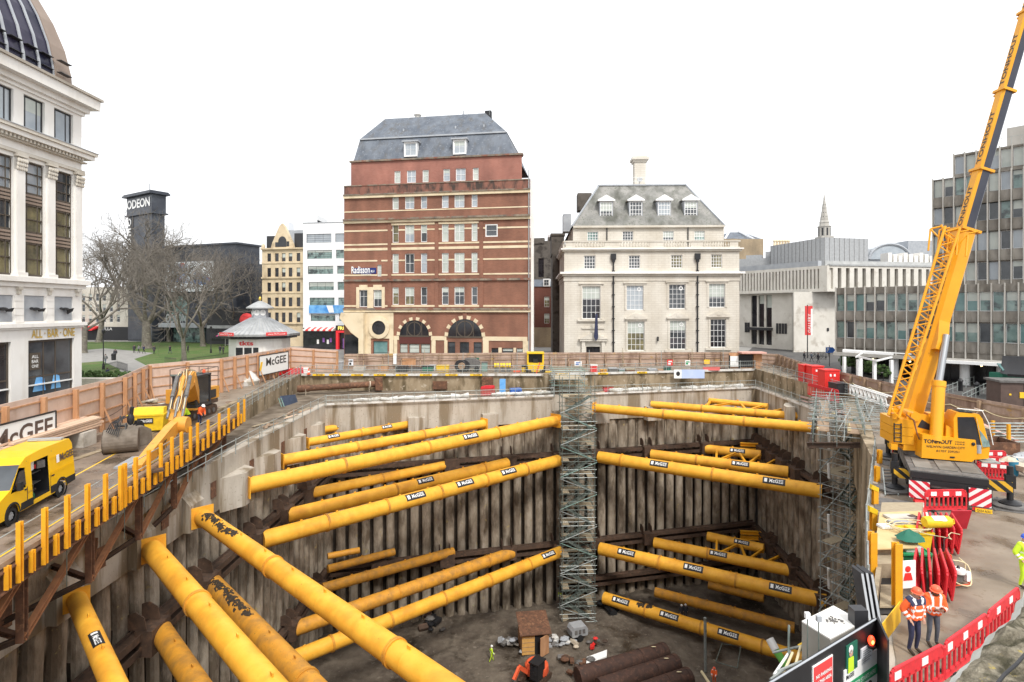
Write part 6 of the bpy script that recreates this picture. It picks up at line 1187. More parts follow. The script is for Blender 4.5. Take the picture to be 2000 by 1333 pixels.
def person(label, loc, rz=0, pose='stand', h=1.76, top='hv_o', legs='navy', hat=None, skin='skin', stripe=True, sub=1, group=None, fingers=False, yoke=None, lean=0.0, stride=0.0, bareheaded='hair', shirt=None, coat=False):
    s = h/1.76; L = Matrix.Rotation(R(lean), 4, 'X')
    def up(v): v = V(v); q = v-V((0,0,.93)); return (L @ q)+V((0,0,.93))    # lean forward (towards -y) about the hips
    J = {}
    J['pel'] = V((0,0,.95)); J['waist'] = up((0,0,1.10)); J['chest'] = up((0,.01,1.30)); J['neck'] = up((0,.015,1.47)); J['head'] = up((0,-.01,1.60)); J['crown'] = up((0,-.005,1.71))
    for sx, n in ((-1,'l'),(1,'r')):
        st = stride*sx; J['hip'+n] = V((sx*.09,0,.90)); J['knee'+n] = V((sx*.10,-.03-st*.5,.49)); J['ank'+n] = V((sx*.11,.02-st+(.0 if st > 0 else .03),.09)); J['toe'+n] = V((sx*.125,-.15-st,.045))
        J['sho'+n] = up((sx*.185,.01,1.41))
        P_ = dict(stand=((.245,.02,1.13),(.25,-.08,.89)), walk=((.24,.04+.1*sx*(1 if stride else 0),1.13),(.235,-.06+.2*sx*(1 if stride else 0),.90)), pockets=((.30,.08,1.16),(.21,-.07,.97)), front=((.27,-.02,1.15),(.07,-.23,1.10)), work=((.24,-.14,1.18),(.14,-.38,1.05)), phone=((.25,-.08,1.14),(.10,-.24,1.20)))[pose]
        e, wv = P_; J['elb'+n] = up((sx*e[0], e[1], e[2])); J['wri'+n] = up((sx*wv[0], wv[1], wv[2]))
        d = (J['wri'+n]-J['elb'+n]).normalized(); J['han'+n] = J['wri'+n]+d*.085
    rad = dict(pel=(.155,.12), waist=(.15,.115), chest=(.175,.125), neck=(.062,.062), head=(.085,.10), crown=(.062,.075), hipl=(.095,)*2, hipr=(.095,)*2, kneel=(.062,)*2, kneer=(.062,)*2, ankl=(.045,)*2, ankr=(.045,)*2, toel=(.04,.035), toer=(.04,.035), shol=(.075,)*2, shor=(.075,)*2, elbl=(.05,)*2, elbr=(.05,)*2, wril=(.034,)*2, wrir=(.034,)*2, hanl=(.032,.028), hanr=(.032,.028))
    edges = [('pel','waist'),('waist','chest'),('chest','neck'),('neck','head'),('head','crown')]
    for n in 'lr': edges += [('pel','hip'+n),('hip'+n,'knee'+n),('knee'+n,'ank'+n),('ank'+n,'toe'+n),('chest','sho'+n),('sho'+n,'elb'+n),('elb'+n,'wri'+n),('wri'+n,'han'+n)]
    if fingers:
        for n, sx in (('l',-1),('r',1)):
            d = (J['han'+n]-J['wri'+n]).normalized(); side = d.cross(V((0,0,1)) if abs(d.z) < .8 else V((0,1,0))).normalized()
            for i, ln in enumerate((.062,.072,.066,.05)):
                a, b = 'f%d%s' % (i,n), 'g%d%s' % (i,n); J[a] = J['han'+n]+side*(.03-.02*i)+d*.02; J[b] = J[a]+d*ln*.75+V((0,0,-.02)); rad[a] = (.0095,)*2; rad[b] = (.0075,)*2; edges += [('han'+n,a),(a,b)]
            J['t'+n] = J['wri'+n]+side*.045+d*.04; J['u'+n] = J['t'+n]+d*.045+side*.012; rad['t'+n] = (.011,)*2; rad['u'+n] = (.009,)*2; edges += [('wri'+n,'t'+n),('t'+n,'u'+n)]
    nm = list(J); me = bpy.data.meshes.new('body'); me.from_pydata([J[n] for n in nm], [(nm.index(a), nm.index(b)) for a, b in edges], []); o = bpy.data.objects.new('body', me); COL.objects.link(o)
    sk = o.modifiers.new('s', 'SKIN'); sk.use_smooth_shade = True
    for n, v in zip(nm, me.skin_vertices[0].data): v.radius = rad[n]; v.use_root = (n == 'pel')
    ss = o.modifiers.new('u', 'SUBSURF'); ss.levels = sub; ss.render_levels = sub
    dg = bpy.context.evaluated_depsgraph_get(); ev = o.evaluated_get(dg); bm_ = bpy.data.meshes.new_from_object(ev); bpy.data.objects.remove(o)
    cls = {('pel','waist'):'torso',('waist','chest'):'torso',('chest','neck'):'torso',('neck','head'):'skin',('head','crown'):'skin'}
    for n in 'lr': cls.update({('pel','hip'+n):'leg',('hip'+n,'knee'+n):'leg',('knee'+n,'ank'+n):'leg',('ank'+n,'toe'+n):'boot',('chest','sho'+n):'torso',('sho'+n,'elb'+n):'arm',('elb'+n,'wri'+n):'arm',('wri'+n,'han'+n):'skin'})
    vs = [v.co.copy() for v in bm_.vertices]; nrm = [v.normal.copy() for v in bm_.vertices]
    fcls = []; ft = []
    for p in bm_.polygons:
        best = (9, 'skin', 0)
        for e in edges:
            d, t = seg_t(p.center, J[e[0]], J[e[1]]); r0 = rad[e[0]][0]*(1-t)+rad[e[1]][0]*t
            if d-r0 < best[0]: best = (d-r0, cls.get(e, 'skin'), t, e)
        c = best[1]
        if best[3] == ('pel','waist') and best[2] < .02: c = 'leg'
        if coat and c == 'leg' and p.center.z > .62: c = 'torso'
        if best[3] == ('neck','head') and best[2] < .12: c = 'torso'
        if best[3][0].startswith('ank') : c = 'boot'
        fcls.append(c); ft.append(best)
    root = thing('person', label, 'person', loc, rz, group)
    body = MB()
    mats = [M[skin], M[legs], M['boots'], M[shirt or top]]; ix = dict(skin=0, leg=1, boot=2, torso=3, arm=3)
    body.v = [v*s for v in vs]; body.f = [tuple(p.vertices) for p in bm_.polygons]; body.m = [ix[c] for c in fcls]
    hd = J['head']*s; fwd = (L.to_3x3() @ V((0,-1,0)))
    if sub > 1:     # nose, ears, eyes and mouth grown on the head
        body.k = 0; body.ball(hd+fwd*.10+V((0,0,-.005)), .016,.02,.025,8)
        for sx in (-1,1): body.ball(hd+V((sx*.085,0,0)), .014,.025,.035,8)
        mats.append(M['hair']); body.k = 4
        for sx in (-1,1): body.ball(hd+fwd*.092+V((sx*.034,0,.022)), .012,.01,.008,6)
        body.ball(hd+fwd*.095+V((0,0,-.05)), .026,.01,.006,6)
    bo = body.build('body', mats, root, ang=80)
    if top:
        use = [i for i, c in enumerate(fcls) if c in ('torso','arm') and not (c == 'torso' and ft[i][3] == ('chest','neck') and ft[i][2] > .85)]
        idx = {}; k = MB(); mats2 = [M[top], M['refl'] if stripe else M[top], M[yoke] if yoke else M[top]]
        for i in use:
            p = bm_.polygons[i]; f_ = []
            for vi in p.vertices:
                if vi not in idx: idx[vi] = len(k.v); k.v.append((vs[vi]+nrm[vi]*(.045 if fcls[i] == 'torso' else .03))*s)
                f_.append(idx[vi])
            k.f.append(tuple(f_)); z = (L.inverted() @ (p.center-V((0,0,.93))))+V((0,0,.93)); e = ft[i][3]; m = 0
            if fcls[i] == 'torso' and (1.02 < z.z < 1.07 or 1.17 < z.z < 1.22): m = 1
            elif fcls[i] == 'torso' and yoke and z.z > 1.33: m = 1 if abs(abs(z.x)-.11) < .022 else 2
            elif fcls[i] == 'torso' and z.z > 1.22 and abs(abs(z.x)-.11) < .022: m = 1
            elif fcls[i] == 'arm' and e[0].startswith('elb') and (.25 < ft[i][2] < .45 or .6 < ft[i][2] < .78): m = 1
            k.m.append(m)
        k.build('jacket', mats2, root, ang=80)
    if hat:
        k = MB(); c = hd+(L.to_3x3() @ V((0,0,.055)))*s; ax = (L.to_3x3() @ V((0,0,1)))
        k.lathe([(.118,0),(.122,.02),(.113,.06),(.085,.10),(.045,.122),(.0,.128)], 18, c, ax); k.lathe([(.118,-.004),(.15,0),(.118,.012)], 18, c+fwd*.02, ax); k.bar(c+fwd*.10+ax*.085, c-fwd*.10+ax*.085, .03, .10, ax) if 0 else None
        k.build('helmet', M[hat], root)
    else:
        k = MB(); k.ball(hd+V((0,.015,.05))*s, .10,.115,.095,10); k.build('hair', M[bareheaded], root)
    bpy.data.meshes.remove(bm_); return root
p = G(1785, 1276); person('worker in an orange jacket with a navy yoke and orange helmet by the barriers', p, R(10), 'pockets', 1.80, 'hv_o', 'navy', 'hat_o', sub=2, fingers=True, yoke='navy', lean=6)
p = G(1822, 1262); person('worker in a plain orange jacket and orange helmet reading something in his hands', p, R(-8), 'phone', 1.72, 'hv_o', 'jean', 'hat_o', 'skin_d', sub=2, fingers=True, lean=10)
p = G(2000, 1149, 0); person('worker in full yellow high visibility clothes and a blue helmet at the right edge', p, R(15), 'pockets', 1.80, 'hv_y', 'hv_y', 'hat_b', sub=2, fingers=True, lean=3)
W = dict(group=None)
p = G(960, 1293, FLOOR+.1); person('worker in yellow high visibility clothes walking alone on the pit floor left of the shed', p, R(100), 'walk', 1.85, 'hv_y', 'hv_y', 'hat_w', stride=.2)
p = G(921, 1195, FLOOR+.1); person('worker in yellow half hidden by a strut near the back wall of the pit', p, R(60), 'work', 1.8, 'hv_y', 'hv_y', 'hat_w', lean=15)
p = G(1094, 1180, FLOOR+.1); person('worker in a yellow jacket standing just left of the middle scaffold stair', p, R(-40), 'stand', 1.8, 'hv_y', 'cloth_k', 'hat_w')
p = G(1395, 1338, FLOOR+.1); person('worker in red orange clothes near the pole at the bottom of the picture', p, R(-30), 'work', 1.85, 'hv_o', 'hv_o', 'hat_o')
p = G(1331, 1208, FLOOR+.1); person('dark clothed worker with a white helmet behind the lowest right strut, left of the pair', p, R(20), 'stand', 1.75, 'cloth_k', 'cloth_k', 'hat_w', stripe=False)
p = G(1339, 1207, FLOOR+.1); person('dark clothed worker with a white helmet behind the lowest right strut, right of the pair', p, R(-20), 'stand', 1.75, 'cloth_k', 'cloth_k', 'hat_w', stripe=False)
p = G(369, 833, .02); person('worker in a yellow vest and white helmet bending beside the excavator arm', p, R(-60), 'work', 1.78, 'hv_y', 'navy', 'hat_w', lean=32, stripe=False, shirt='navy')
p = G(390, 831, .02); person('worker in an orange vest and white helmet stooping beside the excavator', p, R(70), 'work', 1.78, 'hv_o', 'navy', 'hat_w', lean=30, stripe=False, shirt='navy')
p = G(1741, 890, 0); person('worker in red standing behind the crane counterweight', p, R(0), 'stand', 1.75, 'red', 'red', 'hat_o', stripe=False)
p = G(555, 727, 0); 
ped = [(206,712,'pedestrian in pale clothes on the path left of the litter bin','cloth_g','jean',0,.2),(225,700,'pedestrian beside the litter bin on the path','cloth_k','cloth_k',20,.1),(262,690,'pedestrian in black leftmost of the group by the big tree','cloth_k','cloth_k',40,.1),(271,690,'pedestrian in a grey coat second in the group by the big tree','cloth_g','cloth_k',-40,.2),(281,691,'pedestrian in navy third in the group by the big tree','navy','cloth_k',90,.2),(301,692,'pedestrian in black on the right of the big tree','cloth_k','cloth_k',10,.0),(332,691,'pedestrian walking alone on the lawn path','cloth_k','jean',80,.25),(367,690,'pedestrian in a dark coat beside the slender tree','cloth_k','cloth_k',-80,.15),(430,691,'pedestrian left of a pair by the kiosk','cloth_k','jean',10,.0),(436,692,'pedestrian right of a pair by the kiosk','cloth_k','cloth_k',-30,.0),(210,745,'person in navy standing by the low wall near the bar','navy','cloth_k',-30,.1),
 (1571,706,'pedestrian leftmost of three behind the back right hoarding','cloth_k','cloth_k',70,.2),(1585,707,'pedestrian in jeans, middle of three behind the back right hoarding','jean','cloth_k',60,.25),(1598,709,'pedestrian rightmost of three behind the back right hoarding','cloth_k','cloth_k',70,.2),(1619,698,'pedestrian beside the gallery wall near the blue sign','cloth_k','cloth_k',0,.1),(1825,770,'person in grey walking behind the right hoarding beside the crane boom','cloth_g','cloth_k',60,.2)]
for px, py, lab, t, l, rz, st in ped:
    q = G(px, py); person(lab, q, R(rz), 'walk', 1.75, t, l, None, stripe=False, stride=st, coat=(t == 'cloth_k'), group='pedestrians around the site')
def wheel(par, x, y, z, r, w, hub='grey', name='wheel'):
    k = MB(); k.lathe([(r*.6,-w/2),(r*.93,-w/2),(r,-w*.35),(r,w*.35),(r*.93,w/2),(r*.6,w/2)], 24, (x,y,z), (1,0,0), cap=0); o = k.build(name, M['rubber'], par)
    k = MB(); k.lathe([(r*.6,-w*.4),(r*.5,w*.30),(r*.2,w*.34),(.01,w*.42)], 20, (x,y,z), (1 if x > 0 else -1,0,0)); 
    for i in range(6): t = i*math.pi/3; k.ball((x+(1 if x > 0 else -1)*w*.36, y+r*.36*math.cos(t), z+r*.36*math.sin(t)), .035,.035,.035,5)
    k.build('rim', M[hub], o); return o
van = thing('panel_van', 'yellow panel van with an open side door parked on the gantry', 'van', (-22.75, 25.8, .03), R(13))
hw, y0, y1 = 1.0, -3.0, 2.95          # front, rear
side = [(y1,.45),(y1,1.0),(y1-.04,2.35),(y1-.25,2.62),(.2,2.66),(-.9,2.58),(-1.35,2.36),(-2.15,1.48),(-2.85,1.22),(-3.0,.98),(-3.02,.5)]
def arch(cy, r=.44): return [(cy+r*math.cos(t), .42+r*math.sin(t)) for t in [math.pi*i/8 for i in range(9)]]
low = [(-3.02,.5),(-3.0,.35),(-2.55,.35)]+arch(-2.05)[::-1][0:]+[(-1.55,.35),(1.15,.35)]+arch(1.72)[::-1]+[(2.2,.38),(y1,.45)]
dy0, dy1, dz0, dz1 = -.55, .80, .55, 2.25
def inset(z): return 0 if z < 1.25 else (z-1.25)*.10
k = MB()
prof = side+[p for p in low[1:-1]]
for sx in (-1, 1):
    pts = [V((sx*(hw-inset(z)), y, z)) for y, z in prof]
    if sx == -1: k.ext(pts, (.02,0,0))
def sidepanel(poly): k.ext([V(((hw-inset(z)), y, z)) for y, z in poly], (-.02,0,0))
sidepanel([(y1,.45),(y1,1.0),(y1-.04,2.35),(y1-.25,2.62),(dy1,2.655),(dy1,.35),(1.15,.35)]+arch(1.72)[::-1]+[(2.2,.38)])
sidepanel([(dy1,2.655),(.2,2.66),(dy0,2.61),(dy0,dz1),(dy1,dz1)]); sidepanel([(dy0,dz0),(dy1,dz0),(dy1,.35),(dy0,.35)])
sidepanel([(dy0,2.61),(-.9,2.58),(-1.0,2.54),(-1.0,.35),(dy0,.35)]); sidepanel([(-1.0,2.54),(-1.35,2.36),(-1.45,2.25),(-1.0,2.15)]); sidepanel([(-1.0,1.3),(-2.15,1.32),(-2.2,1.45),(-2.85,1.22),(-3.0,.98),(-3.02,.5),(-3.0,.35),(-2.55,.35)]+arch(-2.05)[::-1]+[(-1.55,.35),(-1.0,.35)])
sidepanel([(-1.45,2.25),(-1.35,2.36),(-2.15,1.48),(-2.2,1.45),(-2.15,1.32)])
for (ya, za), (yb, zb) in zip(side, side[1:]):
    if (ya, za) in ((-1.35,2.36),): continue
    k.quad((-(hw-inset(za)),ya,za),((hw-inset(za)),ya,za),((hw-inset(zb)),yb,zb),(-(hw-inset(zb)),yb,zb))
body = k.build('body', M['van'], van, ang=25)
for zz in (1.35, 2.05):
    k = MB(); k.box(hw-inset(zz)-.005, dy1+.1, zz-.025, hw-inset(zz)+.006, y1-.1, zz+.025); k.build('side_crease', M['van'], body)
k = MB(); k.quad((-(hw-.11),-1.35,2.36),((hw-.11),-1.35,2.36),((hw-.03),-2.15,1.48),(-(hw-.03),-2.15,1.48)); k.build('windscreen', M['glass'], van)
k = MB(); k.ext([V((hw-inset(z)+.008,y,z)) for y,z in ((-1.08,1.42),(-1.08,2.08),(-1.42,2.08),(-2.0,1.42))], (-.02,0,0)); k.build('door_window', M['glass_k'], van)
k = MB(); 
for ya, yb in ((-1.02,-.98),(dy0-.02,dy0),(dy1,dy1+.02)): k.box(hw-.004,ya,.45,hw+.004,yb,1.3)
k.build('door_seam', M['frame_d'], van)
k = MB(); k.box(-hw+.06,dy0-.3,.5,hw-.12,dy1+.3,.54); k.box(-hw+.05,dy0-.3,.5,-hw+.08,dy1+.3,2.4); k.box(-hw+.06,dy1+.28,.5,hw-.12,dy1+.3,2.4); k.box(-hw+.06,dy0-.3,.5,hw-.12,dy0-.28,2.4); k.build('load_bay', M['frame_d'], van)
rg = random.Random(6)
for i in range(16):
    k = MB(); k.cbox((rg.uniform(-.3,.7), rg.uniform(dy0+.05,dy1-.15), .54+rg.choice([0,.45,.9,1.2])), rg.uniform(.15,.4), rg.uniform(.15,.4), rg.uniform(.15,.45), rg.random()); k.build('stored_tool', M[rg.choice(['green_d','green','dull','blue','refl','red','teal','dull'])], van)
for z in (1.0,1.5,1.95): k = MB(); k.box(-.6,dy0-.2,z,.5,dy1+.2,z+.03); k.build('shelf', M['dull'], van)
k = MB(); k.box(hw+.003,.85,.42,hw+.03,2.88,.72) if 0 else None
k.ext([V((hw+.02,y,z)) for y,z in ((.85,.40),(1.2,.40),(1.3,.75),(.85,.75))], (-.03,0,0)); k.ext([V((hw+.02,y,z)) for y,z in ((2.2,.42),(2.97,.45),(2.97,.78),(2.1,.78))], (-.03,0,0)); k.ext([V((hw+.02,y,z)) for y,z in ((-1.5,.38),(dy0-.02,.38),(dy0-.02,.7),(-1.45,.7))], (-.03,0,0))
for cy in (-2.05, 1.72): k.lathe([(.44,-.02),(.52,-.01),(.52,.02),(.44,.03)], 20, (hw,cy,.42), (1,0,0), cap=0)
k.box(-hw-.01,-3.1,.3,hw+.01,-2.95,.75); k.build('plastic_trim', M['rubber'], van)
k = MB(); k.ext([(-.5,-3.06,.85),(.5,-3.06,.85),(.45,-3.0,1.1),(-.45,-3.0,1.1)], (0,.05,0)); k.build('grille', M['black'], van)
for sx in (-1,1): k = MB(); k.ext([(sx*.62,-3.05,.85),(sx*.98,-2.95,.9),(sx*.97,-2.6,1.25),(sx*.66,-2.95,1.08)], (0,.05,.02)); k.build('headlight', M['refl'], van)
for sx in (-1,1): k = MB(); k.cbox((sx*1.13,-1.75,1.35),.14,.22,.36); k.bar((sx*.98,-1.75,1.42),(sx*1.1,-1.75,1.5),.06,.06); k.build('wing_mirror', M['rubber'], van)
k = MB(); k.box(hw-.01,-1.2,1.18,hw+.03,-1.05,1.24); k.box(hw-.01,.9,1.2,hw+.03,1.08,1.26); k.build('door_handle', M['black'], van)
for cy in (-2.05, 1.72):
    for sx in (-1, 1): wheel(van, sx*(hw-.14), cy, .36, .36, .24)
k = MB(); k.box(-.72,2.25,2.64,.72,2.55,2.74); lb = k.build('light_bar', M['grey'], van); k = MB(); k.box(-.7,2.23,2.66,-.3,2.24,2.72); k.build('lamp', M['glass_sky'], lb)
def vtext(t, y, z, wd, h, m, b=.02): k = MB(); k.text(t, (hw-inset(z)+.012, y, z), (0,1,0), (-.1,0,1), wd, h, b); k.build('lettering', M[m], van)
vtext('McGEE', 1.72, 1.72, 1.2, .36, 'brown', .03)
k = MB(); k.ext([V((hw-inset(z)+.012,y,z)) for y,z in ((1.4,1.72),(1.62,1.72),(1.66,2.08),(1.44,2.08))], (-.01,0,0)); k.build('emblem', M['refl'], van)
vtext('020 8276', -.93, .98, .55, .09, 'brown', 0)
ex = thing('tracked_excavator', 'orange tracked excavator with its long arm folded down onto the gantry', 'excavator', (-27.6, 47.5, .02), 0)
def at(px, py, D): return P(px, py, D)
for dx in (-1.25, 1.25):
    k = MB(); c = V((-27.8+dx, 48, 0)); 
    k.ext([c+V((-.3,-2.2,.35)), c+V((-.3,-1.9,.03)), c+V((-.3,1.9,.03)), c+V((-.3,2.2,.35)), c+V((-.3,2.1,.75)), c+V((-.3,1.8,.9)), c+V((-.3,-1.8,.9)), c+V((-.3,-2.1,.75))], (.6,0,0)); tr = k.build('track', M['dark_steel'], ex, True)
    k = MB()
    for i in range(5): k = MB(); k.lathe([(.2,0),(.2,.05)],12,c+V((.3,-1.5+i*.75,.4)),(1,0,0)); k.build('track_roller', M['dull'], tr, True)
k = MB(); k.box(-29.1,45.8,1.0,-26.2,50.2,1.35); k.build('turntable', M['dark_steel'], ex, True)
k = MB(); k.ext([(-28.9,47,1.35),(-28.9,50.6,1.35),(-28.9,50.6,2.4),(-28.9,47,2.5)], (2.6,0,0)); k.build('engine_housing', M['digger'], ex, True)
k = MB(); k.box(-26.22,47.4,1.5,-26.16,49.8,2.2); k.build('vent_grille', M['frame_d'], ex, True)
cx0, cx1, cy0, cy1, cz0, cz1 = -27.15, -25.35, 45.2, 47.2, 1.4, 3.75
k = MB()
for x in (cx0, cx1):
    for y in (cy0, cy1): k.box(x-.08,y-.08,cz0,x+.08,y+.08,cz1)
k.box(cx0-.1,cy0-.15,cz1,cx1+.1,cy1+.1,cz1+.14); k.box(cx0-.1,cy0-.15,cz0-.1,cx1+.1,cy1+.1,cz0+.1); k.box(cx0,cy0-.1,2.2,cx1,cy0-.02,2.3); cab = k.build('cab', M['frame_d'], ex, True)
k = MB(); k.box(cx0+.08,cy0-.03,cz0+.1,cx1-.08,cy0,cz1); k.box(cx1-.01,cy0+.08,cz0+.1,cx1+.02,cy1-.08,cz1); k.box(cx0+.05,cy1,cz0,cx1-.05,cy1+.03,cz1); k.build('cab_glass', M['glass_k'], cab, True)
k = MB(); k.box(cx0+.35,cy0-.06,2.75,cx1-.35,cy0-.035,3.55); k.build('front_glass', M['glass_g'], cab, True)
k = MB()
for i in range(4): k.box(cx0+.05+i*.4,cy0-.15,cz1+.14,cx0+.15+i*.4,cy1,cz1+.22)
k.bar((cx0-.1,cy0-.25,cz1+.2),(cx1+.1,cy0-.25,cz1+.2),.12,.12); k.build('roof_guard', M['galv_dark'], cab, True)
k = MB(); k.lathe([(.12,0),(.12,.2),(.02,.28)],10,(cx1-.3,cy1-.3,cz1+.2)); k.build('beacon', M['orange'], cab, True)
k = MB()
for x in (-28.9,-28.0,-27.2,-26.3): k.tube((x,50.4,2.4),(x,50.4,4.1),.035,5)
for x in (-28.9,-26.3): k.tube((x,50.4,4.1),(x,47.6,4.1),.035,5); k.tube((x,47.6,2.4),(x,47.6,4.1),.035,5)
for z in (3.3,4.1): k.tube((-28.9,50.4,z),(-26.3,50.4,z),.035,5)
k.build('deck_rail', M['brown'], ex, True)
k = MB(); k.box(cx0-.1,44.9,1.15,cx1+.1,45.3,1.3); k.build('bumper', M['digger'], ex, True)
A0, A1, A2, A3 = P(382,790,46.2), P(362,742,43.0), P(340,835,36.8), P(268,915,31.2)
def armseg(name, pts, w, hs, m, up=None):
    k = MB()
    for (a, b, h0, h1) in zip(pts, pts[1:], hs, hs[1:]):
        d = (b-a).normalized(); sx = d.cross(Zup).normalized(); u = sx.cross(d).normalized()
        vs = [a-sx*w/2-u*h0/2, a+sx*w/2-u*h0/2, a+sx*w/2+u*h0/2, a-sx*w/2+u*h0/2, b-sx*w/2-u*h1/2, b+sx*w/2-u*h1/2, b+sx*w/2+u*h1/2, b-sx*w/2+u*h1/2]
        k.add(vs, [(3,2,1,0),(4,5,6,7),(0,1,5,4),(1,2,6,5),(2,3,7,6),(3,0,4,7)])
    return k.build(name, M[m], ex, True, ang=25)
mid1 = A1+(A2-A1)*.12
bm = armseg('boom', [A0, A1+V((0,.6,.1)), mid1], .75, [.8,1.0,.95], 'digger'); armseg('boom', [mid1, A1+(A2-A1)*.95], .7, [.95,.7], 'digger')
armseg('stick', [A2+V((0.0,.5,.25)), A2+(A3-A2)*.15, A3+(A2-A3)*.3, A3], .5, [.55,.9,.65,.35], 'digger')
k = MB(); k.lathe([(.48,-.4),(.5,0),(.48,.4)],20,A1+V((.1,-.6,-.35)),(1,.15,0)); k.build('pivot', M['digger'], ex, True); k = MB(); k.lathe([(.52,-.38),(.55,0),(.52,.38)],20,A2+V((.35,.3,.1)),(1,.15,0)); k.build('pivot', M['digger'], ex, True)
dd = (A2-A1).normalized(); sd = dd.cross(Zup).normalized(); uu = sd.cross(dd).normalized()
for s in (-.42,.0,.42):
    a = A1+dd*1.0+sd*s+uu*.72; b = A1+dd*4.1+sd*s+uu*.62; c_ = A2-dd*.4+sd*s+uu*.5; k = MB(); k.tube(a,b,.13,10); r_ = k.build('ram', M['dull' if s else 'digger'], ex, True); k = MB(); k.tube(b,c_,.075,8); k.build('ram_rod', M['chrome'], r_, True)
for i in range(7):
    s = -.4+i*.13; k = MB(); pts = [A1+dd*t+sd*(s+.05*math.sin(t*2+i))+uu*(.62+.1*math.sin(t*1.5+i)) for t in [-.9,-.3,.3,1,2,3,4,5,6]]; pts[0] = pts[0]+V((0,.6,-.3)); k.path(pts,.03,5); k.build('hydraulic_hose', M['black' if i % 2 else 'hose'], ex, True)
ad = (A3-A2).normalized(); L_ = (A3-A2).length; sx = ad.cross(Zup).normalized(); u3 = sx.cross(ad).normalized()
face = sx if sx.x > 0 else -sx; xd = -ad
k = MB(); k.text('CAT', A2+ad*(L_*.62)+face*.33-u3*.35, xd, u3, 1.35, .55, .03); k.build('lettering', M['frame_d'], ex, True)
k = MB(); k.bar(A3+V((-.2,-.1,-.35)), A3+V((.9,.9,-.3)), .5, .12); k.build('quick_hitch', M['dark_steel'], ex, True)
def bucket(label, p, rz, s, both=True):
    r = thing('digger_bucket', label, 'excavator bucket', p, rz, 'loose digger buckets'); n = 12
    arc = [(0, -1.0*s*math.cos(t)*.95, .95*s+(.95*s)*math.sin(t)) for t in [math.pi*(-.5+1.05*i/n) for i in range(n+1)]]
    k = MB()
    for a, b in zip(arc, arc[1:]): k.quad((-1.15*s,a[1],a[2]),(1.15*s,a[1],a[2]),(1.15*s,b[1],b[2]),(-1.15*s,b[1],b[2]))
    for x in (-1.15*s, 1.15*s): k.ext([(x,a[1],a[2]) for a in arc]+[(x,.75*s,1.5*s),(x,.85*s,.3*s)], (.05,0,0))
    k.build('shell', M['bucket'], r, ang=30); k = MB()
    for x in (-.3*s,.3*s): k.ext([(x,-.3*s,1.8*s),(x,.5*s,1.75*s),(x,.3*s,2.3*s),(x,-.1*s,2.3*s)], (.07,0,0))
    k.tube((-.45*s,.1*s,2.1*s),(.45*s,.1*s,2.1*s),.09*s,8); k.build('hanger', M['black'], r); return r
bucket('large grey digger bucket lying on the gantry behind the van', G(236,884,.02), R(28), .8); bucket('smaller dark digger bucket standing behind the large one', G(268,868,.02), R(-35), .7)
k = MB(); c = G(236,884)+V((.1,-.1,1.5)); 
for i in range(7): k.path([c+V((.3*math.sin(i),.3,.8)), c+V((.1*i-.3,-.5,.5)), c+V((.12*i-.4,-.8,.0-.05*i))], .03, 5)
k.ball(c+V((.4,.3,.6)),.22,.22,.4,8); k.bar(c+V((.4,.3,.6)),c+V((.5,.3,1.4)),.16,.16); o = k.build('grab_rotator', M['black']); tag(o, 'black hydraulic rotator with hanging hoses on top of the large bucket', 'machine part')
k = MB(); q = G(285,888); k.cbox((0,0,0),1.0,2.4,.12,R(12)); k.M = None; o = k.build('steel_plate', M['grey']); o.location = G(272,906)+V((-.4,0,.03)); tag(o, 'flat grey steel plate beside the excavator arm on the gantry', 'steel plate')
r = thing('waste_skip', 'yellow lidded waste skip by the hoarding on the left', 'skip', G(292,842,.02), R(14))
k = MB(); k.ext([(-1.1,-.7,.15),(1.1,-.7,.15),(1.2,-.75,1.25),(-1.2,-.75,1.25)], (0,1.5,0)); b_ = k.build('body', M['yellow'], r); k = MB(); k.box(-1.25,-.8,1.25,1.25,.8,1.36); k.ext([(-1.15,-.7,1.36),(1.15,-.7,1.36),(1.0,-.1,1.75),(-1.0,-.1,1.75)], (0,.7,.0)); k.build('lid', M['yellow'], r); k = MB(); k.box(-.55,-.79,.7,.5,-.765,1.1); pl = k.build('name_plate', M['black'], r); k = MB(); k.text('McGEE', (-.3,-.80,.8), (1,0,0), (0,0,1), .75, .2, .02); k.build('lettering', M['refl'], pl)
r = thing('grit_bin', 'small bright yellow bin in front of the waste skip', 'bin', G(272,832,.02), R(14)); k = MB(); k.ext([(-.4,-.35,0),(.4,-.35,0),(.5,-.4,.7),(-.5,-.4,.7)], (0,.75,0)); k.build('body', M['yellow'], r); k = MB(); k.ext([(-.55,-.45,.7),(.55,-.45,.7),(.5,-.4,.85),(-.5,-.4,.85)], (0,.85,.08)); k.build('lid', M['yellow'], r)
r = thing('timber_stack', 'stack of long timber planks on concrete blocks along the left hoarding', 'timber', (-29.2, 36, 0)); rg = random.Random(3)
for j in range(4):
    for i in range(5):
        k = MB(); x = -29.9+i*.34+rg.uniform(-.05,.05); z = 1.12+j*.16; k.bar((x+.2,31.5+rg.uniform(-.4,.4),z),(x-.5,39.5+rg.uniform(-.5,.5),z),.3,.12,(0,0,1)); k.build('plank', M['plank'], r, True)
for i, (y, lab) in enumerate(((32.3,'concrete block under the near end of the timber stack'),(35.2,'concrete block under the middle of the timber stack'),(38,'concrete block under the far end of the timber stack'))):
    k = MB(); k.cbox((-28.95-.06*(y-33),y,0),1.5,1.3,.98,.06); o = k.build('concrete_block', M['concrete_pale']); tag(o, lab, 'concrete block', 'blocks under the timber')
k = MB(); rg = random.Random(5)
r = thing('rubble_heap', 'heap of broken boards and sheets against the left hoarding beyond the skip', 'rubble', (-32,52,0))
